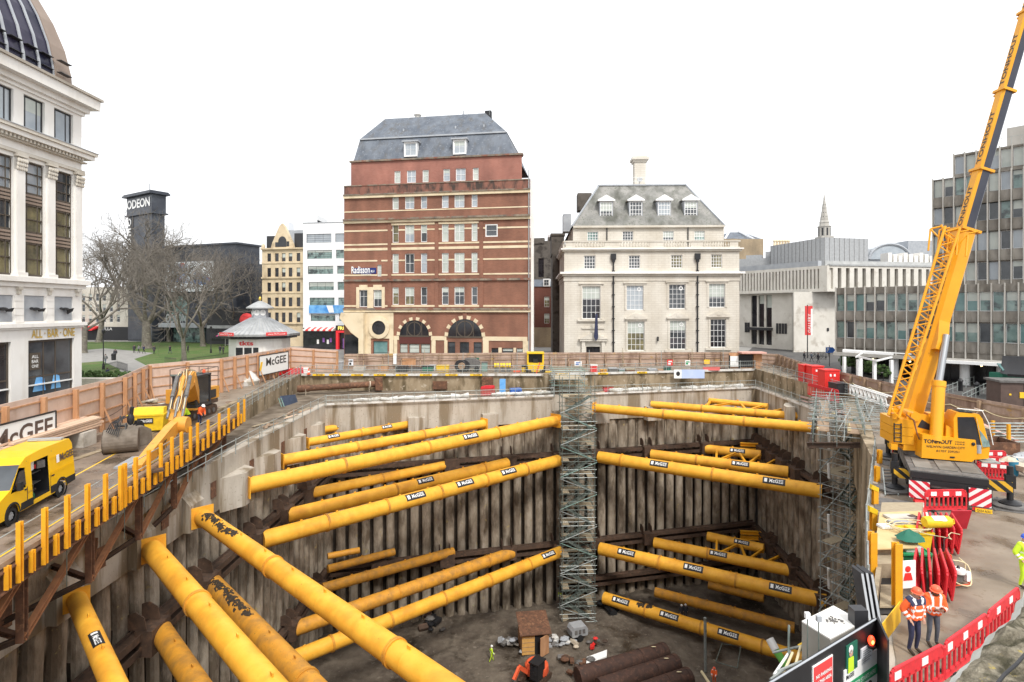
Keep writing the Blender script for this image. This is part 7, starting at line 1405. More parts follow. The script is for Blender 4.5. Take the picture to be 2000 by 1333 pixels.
for i in range(22):
    k = MB(); k.M = Matrix.Translation((-31.5+rg.uniform(-2,2),51.5+rg.uniform(-3.5,3.5),.15+.04*i)) @ Matrix.Rotation(rg.uniform(0,3),4,'Z') @ Matrix.Rotation(rg.uniform(-.3,.3),4,'X'); k.box(-rg.uniform(.3,1.4),-.25,-.05,rg.uniform(.3,1.4),.25,.05); k.build('broken_board', M[rg.choice(['timber','board','concrete_pale','timber_old'])], r, True)
r = thing('bulk_bag', 'pile of white bulk bags under the left hoarding', 'bag', G(478,752)); k = MB(); k.lathe([(1.6,0),(1.7,.5),(1.2,1.2),(.5,1.9),(.05,2.1)],14); k.build('cloth', M['sheet'], r)
cr = thing('mobile_crane', 'yellow mobile crane with a raised telescopic boom standing at the right of the pit', 'mobile crane', (21.2, 29, 0))
CA = R(-30)     # chassis runs away from the camera, slightly to the right
cm = Matrix.Translation((20.3, 26.2, 0)) @ Matrix.Rotation(CA, 4, 'Z')
def cb(name, fn, m, par=None, ang=35, Mx=None):
    k = MB(); k.M = Mx or cm; fn(k); return k.build(name, M[m], par or cr, True, ang=ang)
ch = cb('chassis', lambda k: (k.box(-1.35,.1,.75,1.35,12.5,1.25), k.box(-1.45,0,1.25,1.45,4.2,1.55), k.box(-1.45,4.3,1.25,1.45,12.3,1.5), k.box(-1.3,-.05,.85,1.3,.1,1.3)), 'dull')
cb('tail_frame', lambda k: (k.box(-1.45,-.12,1.22,1.45,.3,1.5), k.box(-1.4,-.1,.95,1.4,.0,1.2)), 'black')
for x in (-.85,.1,.95): cb('deck_plate', lambda k: k.box(x-.35,.6,1.55,x+.35,2.6,1.59), 'conc_win')
for sx in (-1, 1):
    cb('warning_plate', lambda k: k.box(sx*1.12-.4,-.2,.28,sx*1.12+.4,-.14,1.08), 'chev_r' if sx < 0 else 'chev_l'); cb('plate_frame', lambda k: k.box(sx*1.12-.44,-.14,.25,sx*1.12+.44,-.10,1.12), 'black')
    cb('tail_light', lambda k: k.box(sx*1.1-.25,-.16,.08,sx*1.1+.25,-.1,.22), 'redc')
npl = cb('number_plate', lambda k: k.box(1.0,-.18,-.02+.1,1.6,-.13,.06), 'sign_y') if 0 else cb('number_plate', lambda k: k.box(.95,-.2,-.0+.02,1.55,-.17,.2), 'sign_y')
cb('lettering', lambda k: k.text('GX54 AOU', (1.0,-.205,.05), (1,0,0), (0,0,1), .5, .11, .01), 'frame_d', npl)
for y in (1.6, 3.2, 7.2, 8.8, 10.4):
    for x in (-1.15, 1.15):
        k = MB(); k.M = cm; k.lathe([(.35,-.2),(.6,-.2),(.66,-.12),(.66,.12),(.6,.2),(.35,.2)], 22, (x,y,.66), (1,0,0), cap=0); wv = k.build('wheel', M['rubber'], cr, True); cb('rim', lambda k: k.lathe([(.38,-.15),(.3,.05),(.05,.12)],16,(x,y,.66),(1 if x > 0 else -1,0,0)), 'grey', wv)
def outrigger(y, sx, ext):
    bm_ = cb('outrigger_beam', lambda k: k.box(sx*1.2,y-.22,.75,sx*ext,y+.22,1.15), 'black'); cb('beam_end', lambda k: k.box(sx*(ext-.95),y-.25,.72,sx*(ext+.05),y-.2,1.2), 'chev_y', bm_)
    lg = cb('outrigger_leg', lambda k: (k.tube((sx*ext,y,.2),(sx*ext,y,1.9),.13,12), k.box(sx*ext-.18,y-.18,.9,sx*ext+.18,y+.18,1.5), k.lathe([(.42,.12),(.42,.2),(.2,.34)],16,(sx*ext,y,0))), 'black')
    cb('foot_pad', lambda k: k.lathe([(.78,.0),(.8,.1),(.74,.13)],28,(sx*ext,y,.02)), 'dull', lg)
outrigger(1.7,-1,1.95); outrigger(1.5,1,2.5); outrigger(8.9,-1,1.75); outrigger(8.6,1,2.6)
for (px, py, lab) in ((1764,905,'steel mat under the far left crane foot'),(1762,992,'steel mat under the near left crane foot'),(1946,985,'steel mat under the near right crane foot')):
    q = G(px,py); k = MB(); k.cbox((q.x,q.y,.012),2.2,2.2,.02,CA); 
    for i in range(4): k.cbox((q.x-.9+.6*i,q.y,.033),.05,2.2,.012,CA)
    o = k.build('steel_mat', M['dull']); tag(o, lab, 'steel mat', 'mats under the crane feet')
SR = R(-14); sm_ = Matrix.Translation((22.2, 29.9, 1.55)) @ Matrix.Rotation(SR, 4, 'Z')
def sb_(name, fn, m, par=None, ang=35): return cb(name, fn, m, par, ang, sm_)
sb_('turntable', lambda k: k.lathe([(1.35,0),(1.35,.3),(1.2,.35)],28), 'dull')
fr = sb_('superstructure', lambda k: (k.ext([(-1.6,-.9,.3),(1.3,-.9,.3),(1.2,-.9,.9),(.5,-.9,1.1),(-.5,-.9,2.2),(-1.4,-.9,2.3)], (0,.14,0)), k.ext([(-1.6,.75,.3),(1.3,.75,.3),(1.2,.75,.9),(.5,.75,1.1),(-.5,.75,2.2),(-1.4,.75,2.3)], (0,.14,0)), k.box(-1.6,-.8,.32,1.3,.75,.5), k.tube((-1.05,-1.0,2.1),(-1.05,1.0,2.1),.24,16)), 'crane')
sb_('frame_opening', lambda k: k.ext([(-.95,-.92,1.55),(-.15,-.92,1.35),(-.25,-.92,1.6),(-.75,-.92,1.95)], (0,.01,0)), 'frame_d', fr)
cw = sb_('counterweight', lambda k: [k.ext([(-2.05,-.8,.62+.44*i),(-1.15,-1.0,.62+.44*i),(-1.15,1.1,.62+.44*i),(-2.05,.9,.62+.44*i)], (0,0,.42)) for i in range(3)], 'crane')
sb_('lifting_lug', lambda k: (k.box(-2.1,-.9,1.9,-1.8,-.6,2.2), k.box(-1.6,.5,1.9,-1.3,.9,2.2), k.box(-2.15,-.9,.3,-1.85,-.6,.6)), 'crane', cw)
sb_('ladder', lambda k: [(k.tube((-2.0,-.87,.7),(-2.0,-.87,1.7),.03,5), k.tube((-1.7,-.93,.7),(-1.7,-.93,1.7),.03,5))]+[k.tube((-2.0,-.87,.75+.22*i),(-1.7,-.93,.75+.22*i),.025,5) for i in range(5)], 'black', cw)
eb = sb_('engine_box', lambda k: (k.ext([(-1.05,-1.6,.12),(1.15,-1.6,.05),(1.4,-1.6,.35),(1.3,-1.6,1.15),(-1.0,-1.6,1.3)], (0,.75,0)),), 'crane')
sb_('lettering', lambda k: (k.text('TONHOUT', (-.95,-1.612,.88), (1,0,0), (0,0,1), 1.25, .2, .03), k.text('CRANE', (.42,-1.612,.98), (1,0,0), (0,0,1), .42, .07), k.text('HIRE', (.42,-1.612,.87), (1,0,0), (0,0,1), .42, .07), k.text('WELWYN GARDEN CITY', (-.85,-1.612,.66), (1,0,0), (0,0,1), 1.7, .12, .01), k.text('01707 339251', (-.4,-1.612,.46), (1,0,0), (0,0,1), 1.0, .11, .01)), 'frame_d', eb)
sb_('lamp', lambda k: (k.ball((1.2,-1.62,.95),.09,.05,.09,8), k.box(.2,-1.63,.2,.4,-1.6,.27)), 'black', eb)
sb_('exhaust', lambda k: k.tube((1.45,-1.55,.5),(1.45,-1.55,.9),.11,12), 'grey', eb)
sm0 = sm_; sm_ = sm_ @ Matrix.Translation((-.45,-.05,0))
cab_prof = [(.9,.3),(1.6,.12),(2.45,.2),(2.5,.7),(2.35,1.4),(2.1,2.2),(1.95,2.42),(1.0,2.48),(.85,2.2)]
cab = sb_('cab', lambda k: k.ext([(x,-1.45 if x < 2.2 else -1.25,z) for x, z in cab_prof], (0,.95,0)), 'crane')
sb_('side_window', lambda k: k.ext([(x,-1.47,z) for x, z in ((1.05,1.2),(1.02,2.25),(1.72,2.28),(2.0,1.4),(2.02,.8),(1.6,.75),(1.3,.85))], (0,.012,0)), 'glass_k', cab)
ws_ = sb_('windscreen', lambda k: k.ext([(2.12,-1.3,2.2),(2.12,-.55,2.2),(2.52,-.5,.75),(2.52,-1.24,.75)], (.02,-.02,.01)), 'glass_g', cab)
sb_('front_quarter', lambda k: k.ext([(1.8,-1.47,2.25),(2.14,-1.32,2.2),(2.5,-1.28,.8),(2.1,-1.47,.8)], (0,.012,0)), 'glass_g', cab); sb_('door_post', lambda k: k.bar((1.78,-1.48,2.3),(2.06,-1.48,.75),.06,.03), 'crane', cab)
sb_('front_step', lambda k: k.box(2.0,-1.65,.05,2.75,-.5,.12), 'galv', cab); sb_('cab_rail', lambda k: (k.path([V((2.62,-1.3,.9)),V((2.4,-1.35,2.0)),V((2.1,-1.4,2.6)),V((1.0,-1.45,2.68))],.022,5), k.path([V((2.15,-.6,2.6)),V((2.15,-1.4,2.6))],.022,5)), 'refl', cab)
sb_('roof_window', lambda k: k.box(1.15,-1.35,2.475,1.85,-.65,2.5), 'glass_k', cab); sb_('cab_shroud', lambda k: k.ext([(.55,-1.3,.3),(1.3,-1.3,.1),(1.3,-1.3,.6),(.9,-1.3,1.6),(.6,-1.3,1.8)], (0,.8,0)), 'crane')
sm_ = sm0
sb_('winch', lambda k: (k.tube((.7,-.5,1.5),(.7,.7,1.5),.38,16), k.box(.0,.2,1.1,1.3,.8,2.1)), 'crane')
sb_('hose_bundle', lambda k: [k.path([V((-1.5,-1.0,2.2)),V((-1.25,-1.2-.04*i,1.95)),V((-1.15,-1.35,1.3)),V((-1.05,-1.4,1.0))],.035,5) for i in range(3)], 'rust_light')
pv = P(1780, 808, 30.4); tip = P(2049, -120, 30.9); bd = (tip-pv).normalized(); BL = (tip-pv).length
view = (V((0,0,CAMZ))-P(1870,460,30.4)).normalized(); sd = bd.cross(view).normalized()      # to the right in the picture
fn = sd.cross(bd).normalized()                                                                   # towards the camera
if fn.dot(view) < 0: fn = -fn
rot = R(53); ax1 = (sd*math.cos(rot)+fn*math.sin(rot)).normalized(); ax2 = (fn*math.cos(rot)-sd*math.sin(rot)).normalized()
def at_b(px_y): return (pv.z-0)   # unused
def boom_sec(name, t0, t1, w, mats, off=V((0,0,0))):
    k = MB(); a, b = pv+bd*t0+off, pv+bd*t1+off; ch_ = w*.18; h = w/2
    pr = [(h,-h+ch_),(h,h-ch_),(h-ch_,h),(-h+ch_,h),(-h,h-ch_),(-h,-h+ch_),(-h+ch_,-h),(h-ch_,-h)]
    n = len(pr); vs = [p+ax1*x+ax2*y for p in (a, b) for x, y in pr]
    for i in range(n):
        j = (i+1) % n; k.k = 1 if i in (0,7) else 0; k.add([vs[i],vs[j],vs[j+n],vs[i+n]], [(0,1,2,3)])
    k.k = 0; k.add(vs, [tuple(range(n))[::-1], tuple(range(n,2*n))]); return k.build(name, mats, cr, True, ang=20)
def t_at(py):       # distance along the boom at a photo row
    lo, hi = 0, BL
    for _ in range(40):
        m_ = (lo+hi)/2; p = pv+bd*m_; y_ = CY-(p.z-CAMZ)*F/p.y
        if y_ > py: lo = m_
        else: hi = m_
    return lo
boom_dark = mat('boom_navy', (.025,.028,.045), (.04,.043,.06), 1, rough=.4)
T = [t_at(y) for y in (452, 335, 180, 60, -110)]
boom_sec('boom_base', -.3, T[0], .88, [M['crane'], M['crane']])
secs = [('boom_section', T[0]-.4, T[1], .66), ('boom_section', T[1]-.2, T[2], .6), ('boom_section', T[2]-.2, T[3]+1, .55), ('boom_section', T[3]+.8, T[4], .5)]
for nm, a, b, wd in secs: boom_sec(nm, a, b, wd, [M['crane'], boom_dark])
for t, wd in ((T[0], .95), (T[1], .72), (T[2], .66), (T[3]+1, .6)):
    k = MB(); o = pv+bd*t; k.bar(o-bd*.06, o+bd*.08, wd*1.12, wd*1.12, ax2); c_ = k.build('boom_collar', M['crane'], cr, True); k = MB(); k.bar(o-ax1*wd*.5, o-ax1*wd*.95, .14, .1); k.build('collar_bracket', M['crane'], c_, True)
for i, (py, wd) in enumerate(((405,.66),(272,.6),(120,.55),(20,.5))):
    t = t_at(py); o = pv+bd*t+ax2*(wd/2+.012); k = MB(); k.text('TONHOUT', o-bd*1.5+ax1*.13, bd, -ax1, 2.6 if i == 0 else 3.0, .26, .02); k.build('lettering', M['frame_d'], cr, True)
o = pv+bd*t_at(590)+ax2*.455; k = MB(); k.text('LIEBHERR', o-bd*2.2+ax1*.24, bd, -ax1, 4.6, .46, .02); k.build('lettering', M['frame_d'], cr, True)
ra, rb_, rm = P(1828,862,28.6), P(1848,655,29.8), P(1834,745,29.2); k = MB(); k.tube(ra, rm, .28, 20); k.lathe([(.31,0),(.31,.3)],20,rm-(rm-ra).normalized()*.3,(rm-ra)); rm_ = k.build('luffing_ram', M['crane'], cr, True); k = MB(); k.tube(rm, rb_, .17, 16); k.build('ram_rod', M['chrome'], rm_, True)
k = MB(); o = pv+bd*t_at(655); k.ext([o+ax1*.3-ax2*.3-bd*.9, o+ax1*.3-ax2*.3+bd*1.3, o+ax1*.75-ax2*.3-bd*.35, o+ax1*.75-ax2*.3-bd*.8], ax2*.6); k.build('ram_bracket', M['crane'], cr, True)
ja, jb = P(1745,815,29.6), P(1858,452,30.0); jd = (jb-ja).normalized(); jl = (jb-ja).length
jx = jd.cross(view).normalized(); jy = jx.cross(jd).normalized(); jy = jy if jy.dot(view) > 0 else -jy
w0 = .62
jr = MB(); cor4 = lambda t, i: ja+jd*t+jx*(w0*(-.5 if i in (0,3) else .5))*(.75+.25*min(1,t/3))-V((0,0,0))+jy*(w0*(-.5 if i < 2 else .5)+.35)
for i in range(4): jr.tube(cor4(0,i), cor4(jl,i), .065, 8)
j_ = jr.build('lattice_jib', M['crane'], cr, True); n = 14
for i in range(n):
    k = MB(); t0, t1 = jl*i/n, jl*(i+1)/n
    for f_ in range(4):
        a, b = f_, (f_+1) % 4; k.tube(cor4(t0,a), cor4((t0+t1)/2,b), .035, 5); k.tube(cor4((t0+t1)/2,b), cor4(t1,a), .035, 5)
    k.build('lattice_bracing', M['crane'], j_, True)
k = MB(); hb = jb-jd*.2
for i in range(5): q = hb+jx*(-.9+.4*i)+jy*.5; k.tube(hb+jx*.3+jy*.4-jd*1.0, q+jd*.3*(i%2), .05, 6); k.tube(q, q+jx*.4+jd*.2, .05, 6); k.tube(q, q-jd*1.2+jx*.2, .045, 6)
k.build('jib_head', M['crane'], j_, True)
k = MB()
for t in (3, 5.5, 8): o = pv+bd*t-ax1*.5; k.tube(o, o-ax1*.3+bd*.5, .08, 6); k.lathe([(.18,-.06),(.2,0),(.18,.06)],12,o-ax1*.3+bd*.5,tuple(ax2))
k.build('rope_guide', M['crane'], cr, True)
c = G(1045, 1330, FLOOR); r = thing('mini_excavator', 'small orange red excavator on the pit floor beside the shed', 'excavator', (c.x, c.y, FLOOR+.1), R(-35))
for x in (-.95,.95): k = MB(); k.ext([(x-.25,-1.5,.3),(x-.25,-1.3,0),(x-.25,1.3,0),(x-.25,1.5,.3),(x-.25,1.3,.6),(x-.25,-1.3,.6)], (.5,0,0)); k.build('track', M['dark_steel'], r)
k = MB(); k.lathe([(1.25,.75),(1.3,1.0),(1.25,1.5),(1.0,1.75),(.0,1.85)],14,(0,.3,0)); k.build('engine_cover', M['orange'], r, ang=20); k = MB(); k.box(.15,-1.25,.8,1.15,.1,2.45); k.box(.05,-1.35,2.45,1.25,.2,2.58); k.build('cab', M['black'], r); k = MB(); k.box(.25,-1.27,1.4,1.05,-1.24,2.35); k.build('cab_glass', M['glass_k'], r)
k = MB()
a,b,c2,d = V((-.35,-1.0,1.2)),V((-.5,-2.2,2.3)),V((-.5,-3.2,1.5)),V((-.5,-2.9,.5)); k.bar(a,b,.28,.4); k.bar(b,c2,.26,.36); k.build('boom', M['orange'], r); k = MB(); k.bar(c2,d,.22,.28); k.build('stick', M['dull'], r); k = MB(); k.box(-.35,.2,1.85,.6,.7,1.87); k.build('bonnet_vent', M['frame_d'], r)
yl0 = lambda X: 67.6+(X+22.4)*.2517+.8
def barrier(label, loc, rz, w=2.0, h=1.0, group='red plastic barriers', feet=True, wpan=(.2,.5,.8), tilt=0.0):
    r = thing('plastic_barrier', label, 'barrier', loc, rz, group); m = 'red_b'; k = MB()
    R4 = [(-w/2,.12),(-w/2,h-.14),(-w/2+.14,h),(w/2-.14,h),(w/2,h-.14),(w/2,.12),(-w/2,.12)]
    pts = [V((x,0,z)) for x, z in R4]; k.path(pts, .035, 8)
    k.box(-w/2+.03,-.025,h-.32,w/2-.03,.025,h-.26); k.box(-w/2+.03,-.025,.10,w/2-.03,.025,.26)
    n = 9
    for i in range(1, n): x = -w/2+w*i/n; k.box(x-.035,-.025,.2,x+.035,.025,h-.26)
    k.box(-w/2+.03,-.02,h-.28,w/2-.03,.02,h-.02); k.build('frame', M[m], r)
    for f in wpan:
        k = MB(); x = -w/2+w*f; k.box(x-.13,-.032,h-.25,x+.13,.032,h-.07); k.build('reflective_panel', M['refl'], r)
    if feet:
        for x in (-w*.32, w*.32):
            k = MB(); k.ext([(x-.06,-.3,0),(x+.06,-.3,0),(x+.08,-.0,.11),(x-.08,-.0,.11)], (0,0,.03)); k.ext([(x-.06,.3,0),(x+.06,.3,0),(x+.08,.0,.11),(x-.08,.0,.11)], (0,0,.03)); k.build('foot', M['rubber'], r)
    return r
def bar2(label, a, b, **kw):
    a, b = V(a), V(b); d = b-a; c = (a+b)/2; return barrier(label, (c.x, c.y, 0), math.atan2(d.y, d.x), d.length-.04, **kw)
a0, a1, a2 = G(1737,1312,1), G(1843,1257,1), G(1928,1197,1); a3 = G(1990,1146,1)
for q in (a0,a1,a2,a3): q.z = 0
bar2('red barrier in the front row nearest the bottom of the picture', a0-(a1-a0)*.0, a1, wpan=(.12,.62,)); bar2('middle red barrier of the front row beside the mossy parapet', a1+(a2-a1)*.01, a2, wpan=(.1,.45,.8)); bar2('red barrier in the front row farthest up the slope towards the yellow worker', a2+(a3-a2)*.01, a3, wpan=(.3,.7))
bar2('red barrier standing behind the tail of the crane', G(1806,1001), G(1888,1000)); 
bar2('red barrier beside the right crane foot', G(1910,938), G(1972,944)); bar2('red barrier behind the right crane foot next to the rusty skip', G(1903,915), G(1965,915)); bar2('third red barrier bunched beside the crane', G(1908,926), G(1969,930))
bar2('red barrier at the far side of the crane behind the counterweight', G(1742,873), G(1770,872), feet=False); 
for i in range(9):
    f = i/8; base = G(1800+f*62, 1178-f*8 if i < 6 else 1100); top = None
    if i < 6: p = G(1800+i*10.5, 1175); r_ = barrier('red barrier, %s from the left in the near leaning stack' % ['first','second','third','fourth','fifth','sixth'][i], (p.x+.5, p.y+.75, .0), R(84+2*i), 2.1, 1.02, 'stacked red barriers', False, ()); r_.rotation_euler = (R(-8+3*i), 0, R(52+1.5*i))
for i in range(7):
    p = G(1806+i*9.5, 1085); r_ = barrier('red barrier, %s from the left in the far leaning stack' % ['first','second','third','fourth','fifth','sixth','seventh'][i], (p.x+.55, p.y+.8, .0), 0, 2.1, 1.02, 'stacked red barriers', False, ()); r_.rotation_euler = (R(-10+3*i), 0, R(52+1.5*i))
p = G(1852,1030); k = MB(); k.M = Matrix.Translation((p.x, p.y-.2, 0)) @ Matrix.Rotation(R(18),4,'X'); k.box(-.2,0,0,.62,.05,.9); o = k.build('red_board', mat('dark_red_sheet', (.42,.015,.03), (.5,.02,.04), 2, rough=.5)); tag(o, 'plain dark red board leaning behind the stacked barriers', 'board')
r = thing('spill_kit', 'yellow plastic spill kit drum lying on top of the stacked barriers', 'drum', (G(1830,1030,1.05)), 0); k = MB(); k.lathe([(.0,-.5),(.17,-.5),(.21,-.44),(.21,.44),(.17,.5),(0,.5)],18,(0,0,.2),(1,.05,0)); k.build('body', M['yellow'], r); k = MB(); k.add([(-.22,-.19,.28),(.22,-.19,.28),(.22,-.03,.42),(-.22,-.03,.42)],[(0,1,2,3)]); k.ext([(-.24,-.2,.31),(.24,-.2,.31),(.24,-.02,.42),(-.24,-.02,.42)],(0,-.01,.015)); k.build('label_sticker', M['refl'], r); k = MB(); k.path([V((.5,0,.25)),V((.62,0,.3)),V((.64,-.02,.15)),V((.5,-.05,.1))],.02,6); k.build('handle', M['yellow'], r)
k = MB(); b0 = G(1830,1045,1.0); pts = [b0+V((-.6+.13*i, .35*math.sin(i*.9)-.25*i/8, .06*math.cos(i*1.3)+.02)) for i in range(11)]; k.path(pts,.014,6); o = k.build('cable', M['hose']); tag(o, 'pale cable looped over the top of the stacked barriers', 'cable')
p = G(1866,1140); r = thing('pressure_washer', 'wheeled pressure washer with a white drum top and coiled pale hose', 'pressure washer', p, R(10)); 
k = MB(); k.box(-.28,-.2,.15,.22,.3,.42); k.ball((-.05,.2,.6),.2,.16,.18,10); k.build('engine', M['dull'], r); k = MB(); k.lathe([(.19,.42),(.2,.5),(.19,.56),(.0,.58)],18,(-.02,-.12,0)); k.build('reel', M['refl'], r); k = MB(); k.lathe([(.06,.58),(.02,.66)],10,(-.02,-.12,0)); k.build('reel_knob', M['frame_d'], r)
k = MB(); k.path([V((-.32,-.3,.1)),V((.3,-.3,.1)),V((.3,.35,.12)),V((.28,.4,.75)),V((.1,.42,.85)),V((-.15,.42,.85)),V((-.3,.4,.75)),V((-.32,.35,.12)),V((-.32,-.3,.1))],.022,6); k.build('frame', M['orange'], r)
for x in (-.38,.38): k = MB(); k.lathe([(.08,-.05),(.17,-.05),(.19,0),(.17,.05),(.08,.05)],16,(x,.25,.19),(1,0,0)); k.build('wheel', M['rubber'], r)
k = MB(); pts = [V((.46*math.cos(t)-.03+.06*math.sin(3*t), -.12+.30*math.sin(t), .46+.30*math.sin(t)+.05*math.cos(2*t))) for t in [i*.33 for i in range(26)]]; k.path(pts,.02,6); k.path([V((.4,0,.1)),V((.5,.1,.6)),V((.36,.2,.75))],.02,6); k.build('hose', M['hose'], r); k = MB(); k.path([V((.05,.45,.9)),V((.15,.55,1.25)),V((.3,.5,1.35))],.018,5); k.build('lance', M['black'], r); k = MB(); k.box(.1,-.32,.2,.26,-.2,.5); k.build('tank', M['refl'], r)
R0 = [(9.75,15.0),(14.3,22.8),(22.2,34.5)]
rp = []
for i, (px, py, h) in enumerate(((1704,1128,1.55),(1752,1192,2.05),(1706,1035,.75),(1709,985,.7),(1713,940,.8),(1718,905,.8))):
    q = G(px, py); r = thing('guard_post', ['orange guard post beside the leaning black boards','tall orange guard post between the workers and the open shaft','orange guard post with a yellow cap below the plank','orange guard post near the crane foot','orange guard post beside the crane ladder','farthest orange guard post by the crane'][i], 'post', q, 0, 'orange posts along the right pit edge')
    k = MB(); k.ibeam((0,0,-.5),(0,0,h),.22,.2,.035,(0,1,0)); k.build('shaft', M['post'], r)
    if i in (2,3): k = MB(); k.ext([(-.25,-.12,h+.05),(.1,-.12,h-.1),(.12,-.12,h+.1),(-.2,-.12,h+.25)],(0,.24,0)); k.build('cap', M['yellow'], r)
railing('white tube guard rail along the right pit edge beside the crane', [(9.9,15.6,0),(14.35,22.8,0),(22.3,34.6,0)], 2.2, 1.2, (.55,1), 'galv', rr=.02)
r = thing('plywood_box', 'plywood topped box covered with hoses and sheets beside the pit edge', 'site box', G(1765,1060), 0); q = G(1765,1060)
k = MB(); k.ext([G(1712,1110),G(1790,1110),G(1803,1015),G(1722,1015)], (0,0,.75)); k.build('box_sides', M['board'], r, True); k = MB(); k.ext([G(1708,1075,.77),G(1792,1072,.77),G(1800,1000,.77),G(1718,1003,.77)], (0,0,.04)); k.build('ply_top', mat('yellow_ply', (.55,.40,.19), (.64,.48,.25), 1.5, rough=.8), r, True)
for (px,py,w_,d_,m) in ((1758,1012,1.1,.5,'concrete_pale'),(1760,1022,.9,.4,'lead'),(1730,1030,.5,.35,'refl')): k = MB(); q = G(px,py,.83); k.cbox(q,w_,d_,.08,.05); o = k.build('foam_sheet', M[m]); tag(o, {'concrete_pale':'pale rectangular slab on the plywood box nearest the crane foot','lead':'grey slab lying in front of the pale one on the plywood box','refl':'white paper lying at the left of the plywood box'}[m], 'sheet')
k = MB(); rg = random.Random(1); q = G(1785,1035,.85)
for j in range(5): k.path([q+V((.75*math.cos(t+j)*(.7+.1*j)-.2, .5*math.sin(t+j)*(.8+.08*j), .05+.04*j+.03*math.sin(3*t))) for t in [i*.45 for i in range(13)]],.018,6)
o = k.build('coiled_hose', M['hose']); tag(o, 'tangled pale hose on top of the plywood box', 'hose')
def cloth(name, label, cat, c, r_, m, seed, hz=.35):
    k = MB(); n = 14; rg = random.Random(seed); vs = [V(c)+V((0,0,hz))]; fs = []
    for ring in (1,2,3):
        for i in range(n): t = 6.283*i/n; q = r_*ring/3*rg.uniform(.8,1.15); vs.append(V(c)+V((q*math.cos(t), q*.75*math.sin(t), hz*(1-ring/3)+rg.uniform(-.05,.07)*hz*3*(ring < 3))))
    for i in range(n): fs.append((0,1+i,1+(i+1)%n))
    for ring in (0,1):
        for i in range(n): a = 1+ring*n+i; b = 1+ring*n+(i+1)%n; fs.append((a,a+n,b+n,b))
    k.add(vs, fs); return tag(k.build(name, M[m]), label, cat)
cloth('tarpaulin','crumpled dark green tarpaulin on the yellow bin','tarpaulin',G(1776,1052,.95),.5,'green_d',3); cloth('brown_sack','brown sack on the plywood box among the hoses','sack',G(1783,1012,.85),.3,'brown',4,.15)
for (px,py,z,m,lab,wd,hh) in ((1782,1078,0,'yellow','open yellow plastic bin beside the stacked barriers',1.0,.85),(1780,1108,0,'green','open green plastic tub with a white sheet in it',.95,.6)):
    q = G(px,py,z); r = thing('plastic_bin', lab, 'bin', q, R(-5)); k = MB(); k.ext([(-wd*.42,-.32,0),(wd*.42,-.32,0),(wd*.5,-.38,hh),(-wd*.5,-.38,hh)],(0,.7,0)); k.build('body', M[m], r); k = MB()
    for a,b in (((-wd*.53,-.4),(wd*.53,-.4)),((-wd*.53,.34),(wd*.53,.34)),((-wd*.53,-.4),(-wd*.53,.34)),((wd*.53,-.4),(wd*.53,.34))): k.bar((*a,hh),(*b,hh),.06,.06)
    k.build('rim', M[m], r); k = MB(); k.box(-wd*.3,-.2,hh+.01,wd*.3,.2,hh+.18) if m == 'green' else k.box(-.2,-.2,hh+.01,.35,.2,hh+.1); k.build('contents', M['sheet' if m == 'green' else 'yellow'], r)
r = thing('timber_shaft', 'timber lined shaft opening with plywood walls below the guard rails', 'shaft', G(1735,1160), 0); k = MB(); k.ext([G(1714,1130),G(1765,1130),G(1765,1112),G(1714,1112)],(0,0,.5)); k.ext([G(1700,1205),G(1712,1205),G(1722,1130),G(1712,1130)],(0,0,.4)); k.build('lining', M['board'], r, True); k = MB(); k.ext([G(1718,1188,.06),G(1752,1188,.06),G(1754,1145,.06),G(1720,1145,.06)],(0,0,.05)); k.build('ply_cover', M['board'], r, True); k = MB(); k.ext([G(1712,1200,.02),G(1757,1200,.02),G(1760,1130,.02),G(1716,1130,.02)],(0,0,.01)); k.build('dark_opening', M['black'], r, True)
q = G(1772,1180); r = thing('safety_notice', 'white notice with a red helmeted figure on a board beside the workers', 'sign', q, R(8)); k = MB(); k.box(-.28,-.02,.5,.28,.02,1.35); k.build('panel', M['refl'], r); k = MB(); k.ball((0,-.03,1.1),.1,.01,.1,10); k.ext([(-.16,-.03,.75),(.16,-.03,.75),(.1,-.03,.98),(-.1,-.03,.98)],(0,-.008,0)); k.build('pictogram', M['redc'], r); k = MB(); k.bar((-.2,.05,0),(-.2,.05,1.3),.06,.06); k.bar((.2,.05,0),(.2,.05,1.3),.06,.06); k.build('post', M['timber'], r)
r = thing('plank', 'red and white striped edge board along the crane side', 'board', G(1800,985)); k = MB(); k.bar(G(1786,955)+V((0,0,.1)), G(1810,1035)+V((0,0,.1)), .35,.2,(0,0,1)); k.build('board', M['tape'], r, True)
r = thing('access_ladder', 'aluminium step ladder down from the crane deck', 'ladder', G(1737,960)); A,B = P(1735,915,31), P(1742,968,27.8); k = MB()
for s in (-.32,.32): k.bar(A+V((s,0,0)),B+V((s,0,0)),.06,.1)
k.build('stile', M['galv'], r, True)
for i in range(8): k = MB(); o = A+(B-A)*((i+.5)/8); k.box(o.x-.3,o.y-.1,o.z-.02,o.x+.3,o.y+.1,o.z+.02); k.build('tread', M['dull'], r, True)
A,B = G(1722,1262,.1), G(1757,1215,.1); k = MB(); k.ext([A,B,B+V((0,0,.6)),A+V((0,0,.6))],(.03,0,0)); o = k.build('safety_banner', M['sign_y']); tag(o, 'yellow banner tied low on the rail behind the black hoarding', 'banner')
k = MB(); k.ext([A+V((-.03,-.03,.0)),B+V((-.03,-.03,.0)),B+V((-.03,-.03,.15)),A+V((-.03,-.03,.15))],(-.02,-.02,0)); o = k.build('blue_strip', M['glass_teal']); tag(o, 'pale blue strip along the foot of the yellow banner', 'strip')
TA, TB = G(1500,1338,2.4), G(1712,1209,2.4); A, B = V((TA.x,TA.y,0)), V((TB.x,TB.y,0)); d = (B-A).normalized(); nn = V((d.y,-d.x,0)); W_ = (B-A).length
